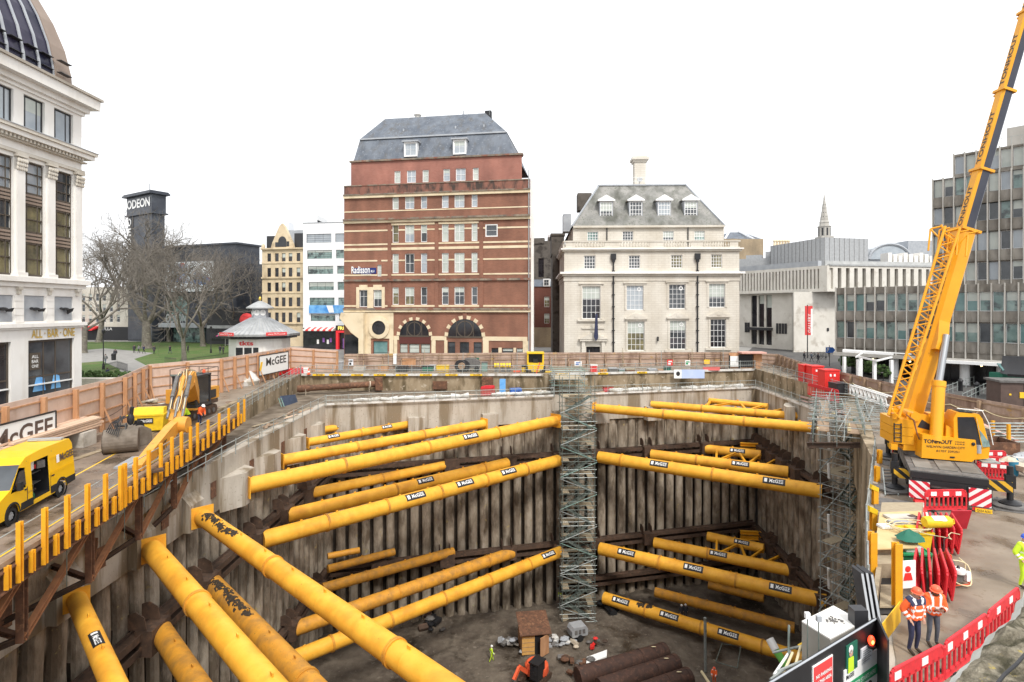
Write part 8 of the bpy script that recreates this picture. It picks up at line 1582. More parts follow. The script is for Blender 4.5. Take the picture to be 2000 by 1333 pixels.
r = thing('black_hoarding', 'black painted hoarding with site safety signs in the bottom right foreground', 'hoarding', A)
k = MB(); A2 = A-d*2.2; k.ext([A2,B,B+V((0,0,2.4)),A2+V((0,0,2.4))], -nn*.05); k.build('panel', M['blackboard'], r, True); k = MB(); k.bar(A2+V((0,0,2.42)),B+V((0,0,2.405)),.035,.012,(0,0,1)); k.build('top_edge', M['lead'], r, True)
k = MB(); C2 = B+V((-.36,-.9,0)); k.ext([B,C2,C2+V((0,0,2.45)),B+V((0,0,2.45))], nn*.0+V((.05,.02,0))); k.build('return_panel', M['blackboard'], r, True)
k = MB(); k.box(B.x-.45,B.y+.05,0,B.x-.15,B.y+.3,2.55); k.build('post', M['frame_d'], r, True)
def onb(px, py): # point on the hoarding plane
    c = (px-CX)/F; t = (c*A.y-A.x)/(d.x-c*d.y); q = A+d*t; return t, CAMZ-(py-CY)*q.y/F
def board_sign(name, label, cat, px0, px1, ytop, ybot_l, m, fm=None, fn=None):
    t0, zt_ = onb(px0, ytop); t1, _ = onb(px1, ytop); _, zb_ = onb(px0, ybot_l); o = A+d*t0+nn*.03+V((0,0,zb_)); rr = thing(name, label, cat, o); w_, h_ = t1-t0, zt_-zb_
    k = MB(); k.ext([o,o+d*w_,o+d*w_+V((0,0,h_)),o+V((0,0,h_))], -nn*.025); k.build('board', M[m], rr, True)
    if fm: k = MB(); q = o-nn*.008; k.ext([q-d*.03-V((0,0,.03)),q+d*(w_+.03)-V((0,0,.03)),q+d*(w_+.03)+V((0,0,h_+.03)),q-d*.03+V((0,0,h_+.03))], -nn*.02); k.build('frame', M[fm], rr, True)
    if fn: fn(rr, o, w_, h_)
    return rr
def np_(rr, o, w_, h_):
    for s, y in (('NO PARKING',.62),('IN THIS AREA',.42),('ANYTIME',.22)): k = MB(); k.text(s, o+d*(w_*.09)+V((0,0,h_*y))+nn*.008, d, (0,0,1), w_*.84 if s != 'ANYTIME' else w_*.6, h_*.11, .03); k.build('lettering', M['refl'], rr, True)
board_sign('parking_sign','dark red no parking sign on the black hoarding','sign',1587,1623,1304,1368,'ban_red','refl',np_)
def poster(rr, o, w_, h_):
    k = MB(); q = o+nn*.006; k.ext([q+d*w_*.1, q+d*w_*.62, q+d*w_*.6+V((0,0,h_*.52)), q+d*w_*.12+V((0,0,h_*.55))], nn*.004); k.build('vest_print', M['hv_y'], rr, True); k = MB(); k.lathe([(0,0),(w_*.17,0),(w_*.17,.005),(0,.005)],12,q+d*w_*.36+V((0,0,h_*.68)),nn); k.build('head_print', M['skin'], rr, True); k = MB(); k.lathe([(0,0),(w_*.2,0),(w_*.19,.005),(0,.005)],12,q+d*w_*.36+V((0,0,h_*.82)),nn); k.build('helmet_print', M['refl'], rr, True)
board_sign('safety_poster','dark safety poster showing a person in a yellow vest','poster',1651,1672,1262,1316,'green_d',None,poster)
def letter(rr, o, w_, h_):
    for i in range(6): k = MB(); q = o+nn*.004+V((0,0,h_*(.15+.13*i))); k.ext([q+d*w_*.12,q+d*w_*(.7+.15*(i%2)),q+d*w_*(.7+.15*(i%2))+V((0,0,h_*.05)),q+d*w_*.12+V((0,0,h_*.05))], nn*.003); k.build('text_line', M['grey'], rr, True)
board_sign('paper_notice','pale paper notice below the red light on the black hoarding','notice',1680,1701,1268,1300,'pale',None,letter)
def safety(rr, o, w_, h_):
    k = MB(); q = o+nn*.006; k.ext([q+V((0,0,h_*.56)),q+d*w_+V((0,0,h_*.56)),q+d*w_+V((0,0,h_*.74)),q+V((0,0,h_*.74))], nn*.004); k.build('green_stripe', M['green'], rr, True); k = MB(); k.text('SITE SAFETY STARTS HERE', q+d*w_*.05+V((0,0,h_*.61))+nn*.01, d, (0,0,1), w_*.85, h_*.08); k.build('lettering', M['refl'], rr, True); k = MB(); k.text('McGEE', q+d*w_*.05+V((0,0,h_*.82))+nn*.004, d, (0,0,1), w_*.22, h_*.08, .02); k.build('lettering', M['frame_d'], rr, True)
    k = MB(); k.ext([q+d*w_*.6,q+d*w_*.85,q+d*w_*.82+V((0,0,h_*.36)),q+d*w_*.64+V((0,0,h_*.36))], nn*.004); k.build('vest_print', M['hv_y'], rr, True); k = MB(); k.lathe([(0,0),(w_*.07,0),(w_*.07,.005),(0,.005)],12,q+d*w_*.73+V((0,0,h_*.44)),nn); k.build('head_print', M['frame_d'], rr, True)
board_sign('safety_board','white site safety board with a green stripe at the bottom of the black hoarding','sign',1646,1712,1310,1420,'refl',None,safety)
t_, z_ = onb(1692,1247); o = A+d*t_+nn*.1+V((0,0,z_)); r = thing('warning_lamp','glowing red warning lamp on the black hoarding','lamp',o); k = MB(); k.ball((0,0,0),.07,.06,.11,14); k.build('lens', emis('lit_red_lamp',(1,.06,.02),1.6), r); k = MB(); k.ball((.0,-.045,-.01),.03,.025,.045,10); k.build('bulb', emis('lit_bulb',(1,.5,.1),3), r); k = MB(); k.lathe([(.06,-.16),(.075,-.1)],12); k.build('base', M['black'], r)
c = G(1626,1216,2.2); r = thing('concrete_pier','big square concrete pier with a white top behind the black hoarding','concrete pier',(c.x,c.y,0),0); pts = [G(1566,1214,2.2),G(1622,1249,2.2),G(1685,1216,2.2),G(1628,1184,2.2)]; 
k = MB(); k.ext([V((p.x,p.y,-.6)) for p in pts], (0,0,2.78)); k.build('body', mat('pier_concrete',(.25,.235,.2),(.33,.31,.275),1.2,rough=.9,c3=(.22,.20,.165),ns3=1.1,t3=.55,w3=.02), r, True); k = MB(); k.ext([V((p.x,p.y,2.18)) for p in pts], (0,0,.03)); k.build('white_top', mat('white_top',(.72,.70,.66),(.78,.76,.72),3,rough=.8,c4=(.35,.32,.28),ns4=9,t4=.7), r, True)
k = MB(); rg = random.Random(3); q = G(1628,1212,2.22)
for i in range(26): k.ball(q+V((rg.gauss(0,.09),rg.gauss(0,.05),.0)), rg.uniform(.012,.035),None,.015,6)
k.build('broken_patch', M['dull'], r, True)
for px0,py0,lab in ((1577,1202,'left of two thin posts with a white box on top by the concrete pier'),(1599,1208,'right of two thin posts with a grey box on top by the concrete pier')):
    D = 11.3; t = P(px0,py0,D); r = thing('sensor_post', lab, 'post', (t.x,t.y,0), 0, 'sensor posts by the pier'); k = MB(); k.tube((0,0,0),(0,0,t.z-.04),.012,6); k.build('pole', M['galv_dark'], r); k = MB(); k.box(-.045,-.04,t.z-.06,.045,.04,t.z+.05); k.build('sensor_box', M['refl' if px0 < 1590 else 'lead'], r)
for i,(xt,yt,xb,yb) in enumerate(((1684,1122,1703,1195),(1693,1121,1712,1195),(1703,1124,1722,1192))):
    r = thing('black_board', ['leftmost of three tall black boards leaning by the shaft','middle one of three tall black boards leaning by the shaft','rightmost of three tall black boards leaning by the shaft'][i], 'board', P(xb,yb,12.9), 0, 'leaning black boards'); a, b = P(xt,yt,14.2+.1*i), P(xb+3,yb+60,12.9); k = MB(); k.ext([a,a+V((.10,.1,.0)),b+V((.10,.1,0)),b], (.03,.5,-.02)); k.build('board', M['blackboard'], r, True); k = MB(); k.bar(a,b,.05,.05); k.build('batten', M['grey'], r, True)
r = thing('tube_scaffold','small scaffold frame with yellow tubes beside the concrete pier','scaffold',P(1545,1260,13)); 
for a,b,m in (((1510,1275,13.4),(1568,1262,12.9),'galv'),((1541,1222,13.4),(1540,1310,12.6),'galv_dark'),((1512,1318,12.2),(1543,1272,13),'refl'),((1550,1312,12.3),(1564,1262,12.9),'hose'),((1528,1320,12.3),(1548,1275,12.8),'hose'),((1518,1312,12.3),(1566,1292,12.4),'galv'),((1505,1328,12),(1535,1305,12.4),'galv'),((1559,1262,13),(1572,1255,13),'sign_y')): k = MB(); k.tube(P(*a),P(*b),.028,8); k.build('tube', M[m], r, True)
r = thing('prop','white and green painted prop leaning at the end of the lowest strut','steel prop',P(1520,1265,40)); k = MB(); k.tube(P(1503,1248,42),P(1515,1270,41.5),.3,10); k.build('white_tube', M['refl'], r, True); k = MB(); k.tube(P(1515,1270,41.5),P(1535,1300,41),.28,10); k.build('green_tube', mat('lime_paint',(.2,.6,.12),rough=.5), r, True)
r = thing('mossy_parapet','rough mossy stone parapet in the bottom right corner','parapet',(3.2,3.0,6.6))
e = [G(2010,1148,7.2), G(1985,1168,7.2), G(1940,1228,7.2), G(1895,1282,7.2), G(1850,1336,7.2), G(1800,1400,7.2)]
far = [V((6,4.2,7.2)), V((6,1.6,7.2)), V((2.2,1.6,7.2))]
rg = random.Random(7); k = MB(); nx, ny = 46, 30; A_, B_ = G(1800,1396,7.2), G(2016,1140,7.2); dd = (B_-A_); nr = V((dd.y,-dd.x,0)).normalized(); vs = []
for j in range(ny+1):
    for i in range(nx+1):
        q = A_+dd*(i/nx)*1.1+nr*(j/ny*1.7); z = 7.2+.05*mnoise.fractal(q*6,.7,2,5)+.05*mnoise.noise(q*2.2)-(.05 if j == 0 else 0)+.02*j/ny*0
        off = nr*(.02*mnoise.noise(q*9)+.02*mnoise.noise(q*3)) if j < 2 else V((0,0,0)); vs.append(V((q.x,q.y,z))+off)
for j in range(ny):
    for i in range(nx): k.quad(vs[j*(nx+1)+i],vs[j*(nx+1)+i+1],vs[(j+1)*(nx+1)+i+1],vs[(j+1)*(nx+1)+i])
k2 = MB(); k2.add(vs, [(j*(nx+1)+i,j*(nx+1)+i+1,(j+1)*(nx+1)+i+1,(j+1)*(nx+1)+i) for j in range(ny) for i in range(nx)]); k2.build('mossy_top', M['moss'], r, True)
k = MB()
for i in range(nx): a, b = vs[i], vs[i+1]; k.quad(a,b,b-nr*.05+V((0,0,-.06)),a-nr*.05+V((0,0,-.06))); k.quad(a-nr*.05+V((0,0,-.06)),b-nr*.05+V((0,0,-.06)),b-nr*.05+V((0,0,-.5)),a-nr*.05+V((0,0,-.5)))
k.build('coping_edge', M['coping'], r, True)
k = MB(); k.path([G(1940,1345,7.27),G(1962,1318,7.27),G(1985,1298,7.28),G(2010,1270,7.28)],.009,8); o = k.build('cable', M['black']); tag(o,'thin black cable lying on the mossy parapet','cable')
c = G(1046,1277,FLOOR+.1); r = thing('site_shed','small timber shed with a brown felt roof and its door ajar on the pit floor','shed',(c.x,c.y,FLOOR+.05),R(8)); s=1.15; w_,dp,h_ = 3.1,3.0,2.3
k = MB(); k.box(-w_/2,0,0,w_/2,dp,h_); k.build('walls', M['timber'], r); k = MB(); k.box(-w_/2,-.03,0,-w_/2+1.45,-.005,h_-.1); k.build('front_boards', mat('amber_ply',(.62,.33,.09),(.7,.4,.13),3,rough=.8), r); k = MB(); k.box(-.1,-.04,0,.95,-.01,h_-.2); k.build('doorway', M['black'], r); k = MB(); k.M = Matrix.Translation((1.5,-.05,.05)) @ Matrix.Rotation(R(35),4,'Z'); k.box(-1.35,-.04,0,0,.03,h_-.15); k.build('door', M['timber'], r)
k = MB(); k.ext([(-w_/2-.25,-.35,h_),(w_/2+.25,-.35,h_),(w_/2+.25,dp+.2,h_+.8),(-w_/2-.25,dp+.2,h_+.8)],(0,0,.1)); k.build('roof', M['rust'], r); k = MB()
for i in range(4): k.box(-w_/2+.02,-.06,.35+i*.5,-w_/2+1.43,-.03,.39+i*.5)
k.build('board_joint', M['timber_old'], r)
labs = ['rusty steel casing pipe farthest back in the pile on the pit floor','middle rusty steel casing pipe in the pile on the pit floor','rusty steel casing pipe nearest the bottom of the picture']
for i,(a,b) in enumerate((((1128,1322),(1300,1272)),((1170,1345),(1322,1295)),((1200,1372),(1346,1322)))):
    A, B = G(*a,FLOOR+1.0), G(*b,FLOOR+1.0); ax = (B-A).normalized(); L = (B-A).length; r = thing('casing_pipe', labs[i], 'steel pipe', A, 0, 'casing pipes on the pit floor'); k = MB(); k.lathe([(.78,0),(.9,0),(.9,L*.7)],28,A,tuple(ax)); k.lathe([(.9,L*.7),(.9,L),(.78,L)],28,A,tuple(ax)); k.build('pipe', M['casing'], r, True); k = MB(); k.lathe([(.9,L*.7-.12),(.95,L*.7-.1),(.95,L*.7+.1),(.9,L*.7+.12)],28,A,tuple(ax)); k.build('weld_band', M['casing'], r, True); k = MB(); k.lathe([(.9,L*.95),(.945,L*.95),(.945,L*.99),(.9,L*.99)],28,A,tuple(ax)); k.build('weld_band', M['casing'], r, True); k = MB(); k.ball(A+ax*L*.85+V((0,-.2,1.0)),.3,.08,.04,6); k.build('pale_mark', M['hose'], r, True)
rg = random.Random(15)
def heap(name,label,cat,px,py,n,sz,ms,spread,z=FLOOR+.1,hmax=.9):
    c = G(px,py,z); r = thing(name,label,cat,c)
    for i in range(n):
        k = MB(); q = V((rg.gauss(0,spread),rg.gauss(0,spread*.8),rg.uniform(0,hmax)*(1 if i > n*.5 else .3))); s_ = sz*rg.uniform(.6,1.3)
        if i % 2: k.ball(q+V((0,0,s_*.4)),s_,s_*.7,s_*.5,7)
        else: k.M = Matrix.Translation(q) @ Matrix.Rotation(rg.uniform(0,3),4,'Z') @ Matrix.Rotation(rg.uniform(-.5,.5),4,'X'); k.box(-s_,-s_*.6,0,s_,s_*.6,s_*.7)
        k.build('item', M[rg.choice(ms)], r)
    return r
heap('cylinder_rack','pale sacks and boxes stacked on a pallet left of the shed','sacks',995,1262,14,.45,['lead','sheet','grey','dull'],.55); heap('rubbish_pile','pale rubbish bags right of the shed','rubbish',1088,1258,12,.45,['sheet','lead','grey','dull'],.5); heap('rag_pile','low pile of whitish rags on the pit floor between the shed and the trailer','rubbish',1107,1258,9,.4,['sheet','tan','lead'],.5,hmax=.3); heap('tool_pile','small heap of tools with a red part on the pit floor','tools',1160,1262,9,.3,['dull','sheet','redc','dark_steel'],.4); heap('debris_heap','dark debris and chains on the pit floor beside the casing pipes','debris',1112,1296,16,.45,['dark_steel','rust','dull'],.9,hmax=.4); heap('mud_heap','dark machinery half hidden behind the long strut on the left of the pit','machine',840,1222,12,.55,['dark_steel','dull','black'],.9); heap('pump_set','small pale pump near the foot of the back wall on the left','pump',832,1172,7,.45,['lead','dull','sheet'],.5); heap('dark_bags','dark bags at the foot of the scaffold stair','bags',1188,1190,8,.6,['black','navy','dull'],.6)
c = G(1128,1246,FLOOR+.1); r = thing('site_trailer','small grey generator trailer on the pit floor right of the shed','generator',c,R(20)); k = MB(); k.ext([(-1.0,-.7,.5),(1.0,-.7,.5),(1.05,-.7,1.2),(.8,-.7,1.6),(-.8,-.7,1.6),(-1.05,-.7,1.2)],(0,1.4,0)); k.build('canopy', M['grey'], r); k = MB()
for i in range(3): k.box(-.7+i*.5,-.73,.8,-.35+i*.5,-.69,1.3)
k.build('louvres', M['dull'], r)
for y in (-.8,.8): k = MB(); k.lathe([(.15,-.08),(.36,-.08),(.36,.08),(.15,.08)],16,(0,y,.36),(0,1,0)); k.build('wheel', M['rubber'], r)
k = MB(); k.bar((1.0,0,.5),(2.3,0,.45),.1,.1); k.build('tow_bar', M['dull'], r)
A, B = G(1145,1300,FLOOR+.4), G(1185,1285,FLOOR+.4); k = MB(); k.ext([A,B,B+V((.2,1.0,.15)),A+V((.2,1.0,.15))],(0,0,.15)); o = k.build('white_sheet', M['refl']); tag(o,'flat white insulation sheet beside the casing pipes','sheet')
k = MB(); p = G(1378,1312,FLOOR); k.tube(p,P(1377,1207,p.y),.16,8); o = k.build('survey_pole', M['galv']); tag(o,'tall thin steel pole standing on the pit floor near the lowest strut','pole')
k = MB(); p = G(1364,1336,FLOOR+1); k.tube(P(1370,1312,57),P(1392,1345,55),.14,8); o = k.build('marker_tube', M['hose']); tag(o,'pale yellow tube leaning beside the worker at the bottom','tube')
k = MB(); 
for a,b in (((1398,1293),(1410,1258)),((1440,1305),(1447,1262)),((1398,1293),(1440,1305)),((1410,1258),(1447,1262))): k.tube(G(a[0],a[1],FLOOR+.5),G(b[0],b[1],FLOOR+1.2),.06,5)
o = k.build('trestle', M['galv_dark']); tag(o,'thin trestle frame below the lowest right strut','trestle')
rg = random.Random(41)
for i in range(26):
    if i < 16: X = rg.uniform(-20,33); y = yl0(X)+rg.uniform(.3,3.0)
    else: X = -23.4-rg.random()*1.6; y = rg.uniform(51,70)
    k = MB(); k.M = Matrix.Translation((X,y,-2.28+.02*(i%4))) @ Matrix.Rotation(.25+rg.gauss(0,.5) if i < 16 else 1.5+rg.gauss(0,.3),4,'Z'); k.box(-rg.uniform(.6,1.8),-.13,0,rg.uniform(.6,1.8),.13,.07); o = k.build('loose_plank', M[rg.choice(['timber_old','board','timber','plank'])]); tag(o,'loose plank lying on the muddy ledge round the pit','plank','loose planks on the ledge')

def bx(name,label,cat,px0,px1,y0,y1,D,dep,m,extra=None,group=None,lid=None):
    a, b = XAT(px0,D), XAT(px1,D); zb_, zt_ = ZAT(y1,D), ZAT(y0,D); zb_ = 0 if abs(zb_) < .6 else zb_; r = thing(name,label,cat,((a+b)/2,D,zb_),0,group); w_, h_ = (b-a)/2, zt_-zb_
    k = MB(); e = min(.06,w_*.1); k.ext([(-w_,0,0),(w_,0,0),(w_,0,h_-e),(w_-e,0,h_),(-w_+e,0,h_),(-w_,0,h_-e)],(0,dep,0)); k.build('body', M[m], r)
    k = MB(); k.box(-w_*1.04,-.05,h_*.92,w_*1.04,dep+.05,h_*1.0+.03); k.build('lid', M[lid or m], r)
    k = MB(); k.box(-w_*.9,-.03,.05,-w_*.84,-.004,h_*.9); k.box(w_*.84,-.03,.05,w_*.9,-.004,h_*.9); k.build('rib', M[lid or m], r)
    if extra: extra(r,w_,h_)
    return r
def telly(r,w_,h_): pass
D=82; a=XAT(1031,D); b=XAT(1061,D); r = thing('telehandler','yellow site dumper with an open frame cab at the back of the pit','dumper',((a+b)/2,D,0)); w_=(b-a)/2
k = MB()
for x in (-w_,w_):
    for y in (0,1.8): k.box(x-.1,y-.1,.8,x+.1,y+.1,2.75)
k.box(-w_-.15,-.2,2.75,w_+.15,2.0,2.95); k.build('cab_frame', M['yellow'], r); k = MB(); k.box(-w_,-.3,.5,w_,2.2,1.4); k.ext([(-w_*.5,-.35,.15),(w_*.5,-.35,.15),(w_*.7,-.35,1.2),(-w_*.7,-.35,1.2)],(0,.1,0)); k.build('body', M['yellow'], r); k = MB(); k.box(-w_+.1,.9,1.4,w_-.1,1.0,2.7); k.box(-.35,.3,1.4,.35,.8,2.0); k.build('seat', M['black'], r)
for x in (-w_-.12,w_+.12):
    for y in (.2,1.8): k = MB(); k.lathe([(.2,-.18),(.5,-.18),(.5,.18),(.2,.18)],16,(x,y,.5),(1,0,0)); k.build('wheel', M['rubber'], r)
k = MB(); k.bar((.6,-.5,1.5),(-.6,-1.6,-1.9),.12,.12); k.build('chute', M['orange'], r)
bx('control_box','yellow and black control box left of the dumper','control box',1019,1030,715,741,83,1,'yellow',lid='black'); bx('yellow_box','small yellow box right of the dumper','box',1063,1079,727,738,82,1,'yellow')
bx('yellow_skip','left one of two small yellow skips behind the railing','skip',852,864,715,724,85,1.2,'yellow',group='small yellow skips'); bx('yellow_skip','right one of two small yellow skips behind the railing','skip',864,876,715,724,85,1.2,'yellow',group='small yellow skips')
bx('dark_generator','long dark generator box behind the back railing','generator',772,794,717,735,83,1.5,'frame_d'); bx('dark_generator','low dark engine beside the long generator behind the back railing','generator',796,824,719,728,84,1.3,'dull',lid='frame_d')
r = thing('cable_reel','large dark cable reel behind the back railing','cable reel',(XAT(903,83),83,0)); 
for x in (-.5,.5): k = MB(); k.lathe([(.1,-.05),(.85,-.05),(.9,0),(.85,.05),(.1,.05)],24,(x*.6,0,.9),(.25,1,0)); k.build('flange', M['frame_d'], r)
k = MB(); k.lathe([(.5,-.5),(.5,.5)],18,(0,0,.9),(.25,1,0)); k.build('drum', M['timber_old'], r)
r = thing('site_compressor','grey wheeled compressor right of the cable reel','compressor',(XAT(920,83),83.5,0)); k = MB(); k.ext([(-1.3,0,.5),(1.3,0,.5),(1.3,0,1.4),(.6,0,1.9),(-.9,0,1.9),(-1.3,0,1.3)],(0,1.3,0)); k.build('canopy', M['dull'], r)
for x in (-.8,.8): k = MB(); k.lathe([(.15,-.08),(.38,-.08),(.38,.08),(.15,.08)],16,(x,-.05,.4),(0,1,0)); k.build('wheel', M['rubber'], r)
for i,(px,lab) in enumerate(((970,'leftmost of three yellow drums behind the back railing'),(982,'middle of three yellow drums behind the back railing'),(993,'rightmost of three yellow drums behind the back railing'))):
    r = thing('yellow_drum',lab,'drum',(XAT(px,83),83,.45),0,'yellow drums at the back'); k = MB(); k.lathe([(0,-.36),(.34,-.36),(.36,-.3),(.36,.3),(.34,.36),(0,.36)],16,(0,0,.5),(1,0,0)); k.build('body', M['yellow'], r); k = MB(); k.lathe([(.37,-.03),(.385,0),(.37,.03)],16,(0,0,.5),(1,0,0)); k.box(-.3,-.3,-.45,.3,.3,.16); k.build('cradle', M['dull'], r)
def wsign(label,px0,px1,y0,y1,m,m2=None,D=88.4,cat='sign'):
    a,b=XAT(px0,D),XAT(px1,D); r = thing('site_sign',label,cat,((a+b)/2,D,ZAT(y1,D))); k = MB(); k.box(-(b-a)/2,-.06,0,(b-a)/2,0,ZAT(y0,D)-ZAT(y1,D)); k.build('board', M[m], r)
    if m2: k = MB(); h_=ZAT(y0,D)-ZAT(y1,D); k.box(-(b-a)*.35,-.075,h_*.15,(b-a)*.1,-.061,h_*.5); k.box(-(b-a)*.3,-.075,h_*.62,(b-a)*.35,-.061,h_*.8); k.build('print', M[m2], r)
    return r
wsign('wide white safety sign on the back hoarding behind the yellow skips',880,917,702,711,'refl','green'); wsign('white sign on the back hoarding right of the dumper',1122,1136,706,715,'refl','blue',89.4); wsign('red fire sign on the back hoarding',1303,1314,703,714,'redc','refl',90.6); wsign('green and white first aid sign on the back hoarding',1338,1348,704,714,'refl','green',91); wsign('yellow tilted sign on the back hoarding near the white door',1375,1386,703,711,'sign_y',None,91.5); wsign('poster with a dark figure on the back hoarding left of the hotel arch',681,690,702,715,'pale','frame_d',86.3); wsign('orange ply sheet on the back hoarding below the hotel arch',785,812,700,715,'timber',None,87.2); wsign('blue and white notice on the right hoarding beside the crane boom',1852,1858,785,795,'refl','blue',48.6)
bx('grey_door','dark green steel door in the back hoarding','door',917,935,700,722,88.2,.2,'green_d'); bx('hoarding_post_box','white painted post in the back hoarding left of the arch windows','post',768,774,692,712,86.5,.4,'refl')
bx('red_cabinet','red fire point cabinet at the left end of the back railing','cabinet',634,647,703,727,84.5,.8,'red',lid='redc'); bx('red_cabinet','red and white fire point cabinet right of the middle scaffold','cabinet',1154,1167,713,735,83,.8,'redc',lid='refl')
for i,(px,lab) in enumerate(((556,'red water filled barrier leftmost in the pile by the far left corner'),(566,'red water filled barrier in the middle of the pile by the far left corner'),(577,'red water filled barrier on the right of the pile by the far left corner'))):
    r = thing('water_barrier',lab,'barrier',(XAT(px,79),79+.6*i,.05),.2*i,'water filled barriers'); k = MB(); k.ext([(-.7,-.25,0),(.7,-.25,0),(.6,-.12,.5),(.6,-.1,.8),(-.6,-.1,.8),(-.6,-.12,.5)],(0,.4,0)); k.build('body', M['red'], r); k = MB(); k.tube((-.3,.1,.8),(-.3,.1,.9),.08,8); k.build('filler_cap', M['refl'], r)
r = thing('traffic_cone','orange traffic cone near the water barriers','cone',(XAT(603,79.5),79.5,.05)); k = MB(); k.box(-.25,-.25,0,.25,.25,.05); k.lathe([(.2,.05),(.04,.85)],14); k.build('body', M['orange'], r); k = MB(); k.lathe([(.155,.3),(.11,.5)],14); k.build('sleeve', M['refl'], r)
r = thing('water_barrier','white water filled barrier beside the red ones','barrier',(XAT(588,80),81,.05)); k = MB(); k.ext([(-.7,-.25,0),(.7,-.25,0),(.6,-.1,.8),(-.6,-.1,.8)],(0,.4,0)); k.build('body', M['refl'], r); k = MB(); k.tube((-.3,.1,.8),(-.3,.1,.9),.08,8); k.build('filler_cap', M['red'], r)
def yl(X): return 67.6+(X+22.4)*.2517+2.2
for px,y0,y1,m,lab,w_ in ((942,758,779,'red_b','dark red barrier standing on the back ledge',None),):
    X = XAT(952,77); r_ = barrier(lab,(X,yl(X),-2.25),.25,1.5,1.3,'ledge things',False,()); r2 = barrier('second dark red barrier behind the first on the back ledge',(X+.3,yl(X)+.6,-2.25),.25,1.5,1.3,'ledge things',False,())
X = XAT(1007,76.5); r = thing('blue_crate','blue plastic crate on the back ledge left of the scaffold','crate',(X,yl(X),-2.25),.25,'crates on the ledge'); k = MB(); k.box(-.75,-.4,0,.75,.4,.9); k.build('body', M['blue'], r); k = MB(); k.box(-.6,-.42,.3,-.1,-.41,.4); k.box(.1,-.42,.5,.6,-.41,.6); k.build('slot', M['navy'], r)
X = XAT(1192,77); r = thing('red_crate','dark red box on the back ledge right of the scaffold','crate',(X,yl(X),-2.25),.25,'crates on the ledge'); k = MB(); k.box(-.7,-.35,0,.7,.35,.6); k.build('body', M['red_b'], r); k = MB(); k.box(-.74,-.39,.6,.74,.39,.68); k.build('lid', M['rust'], r)
X = XAT(982,78); k = MB(); k.box(X-.4,yl(X)+1,-2.3,X+.4,yl(X)+1.2,-.2); o = k.build('blue_sheet', M['skyblue']); tag(o,'narrow blue panel hanging on the back retaining wall','panel')
X = XAT(952,79); k = MB(); k.box(X-.8,79.2,-2.2,X+.8,79.5,-.3); o = k.build('steel_sheet', M['rust']); tag(o,'dark red steel panel against the back retaining wall','panel')
D=84; r = thing('event_banner','long blue and white banner hung on the back right railing','banner',(XAT(1340,D),D,0)); k = MB(); a,b=XAT(1313,D),XAT(1372,D); k.box(a,D-.9,ZAT(738,D),b,D-.86,ZAT(721,D)); b_=k.build('cloth', mat('pale_blue_cloth',(.45,.55,.8),(.55,.63,.85),.5,rough=.8), r, True); k = MB(); k.box(a,D-.92,ZAT(738,D),a+1.1,D-.905,ZAT(721,D)); k.build('white_end', M['refl'], b_, True); k = MB(); k.ball((a+.6,D-.93,ZAT(729,D)),.3,.02,.35,8); k.build('emblem', M['frame_d'], b_, True)
bx('red_mesh','red plastic mesh barrier right of the long banner','barrier',1374,1406,718,731,85,.3,'red_pale'); bx('grey_tank','grey tank behind the back right railing','tank',1268,1284,722,737,84,1.4,'grey',lid='lead'); bx('orange_box','orange wooden box beside the grey tank','box',1286,1296,723,736,84,1,'timber'); bx('grey_bin','grey wheeled bin behind the back right railing','bin',1190,1206,720,735,83,1.2,'dull',lid='lead'); bx('brown_pallet_box','brown pallet box behind the back right railing','box',1224,1242,722,736,83.5,1.2,'rust_light',lid='board'); bx('yellow_trestle','yellow steel stand right of the red cabinet','stand',1174,1185,723,737,82,.8,'post')
r = thing('gate_hut','timber gate hut with an open dark front at the right end of the back hoarding','hut',(XAT(1464,88),88,0)); a,b = XAT(1424,88),XAT(1486,88); k = MB(); k.box(a,88,0,b,88.2,ZAT(690,88)); k.box(b-1.2,87.6,0,b,88,ZAT(690,88)); k.build('wall', M['timber'], r, True); k = MB(); k.box(XAT(1444,88),87.9,.2,XAT(1470,88),87.99,ZAT(693,88)); k.build('opening', M['black'], r, True); k = MB(); k.box(XAT(1425,87.8),87.75,.3,XAT(1442,87.8),87.85,ZAT(696,87.8)); d_=k.build('white_door', M['refl'], r, True); k = MB(); k.box(XAT(1426,88)-.25,87.7,0,XAT(1426,88)-.1,87.9,ZAT(694,88)); k.box(XAT(1442,88),87.7,0,XAT(1442,88)+.15,87.9,ZAT(694,88)); k.build('door_frame', M['black'], r, True); k = MB(); k.box(XAT(1442,88),86.6,ZAT(690,88),b+.3,88.4,ZAT(689,88)+.15); k.build('roof', M['pink'], r, True)
def cont(label,px0,px1,y0,y1,D,dep,rz=0):
    a,b=XAT(px0,D),XAT(px1,D); h_=ZAT(y0,D)-0; r = thing('red_container',label,'container',((a+b)/2,D,0),rz,'red storage containers'); w_=(b-a)/2; k = MB(); k.box(-w_,0,0,w_,dep,h_); 
    for i in range(10): x=-w_+2*w_*(i+.5)/10; k.box(x-.06,-.03,.1,x+.06,0,h_-.1)
    k.build('body', M['redc'], r); k = MB(); k.box(-w_-.06,-.08,h_,w_+.06,dep+.05,h_+.12); k.build('roof', M['redc'], r)
    for x in (-w_*.25,w_*.3): k = MB(); k.box(x-.1,-.06,h_*.72,x+.1,-.035,h_*.84); k.build('door_lock', M['refl'], r)
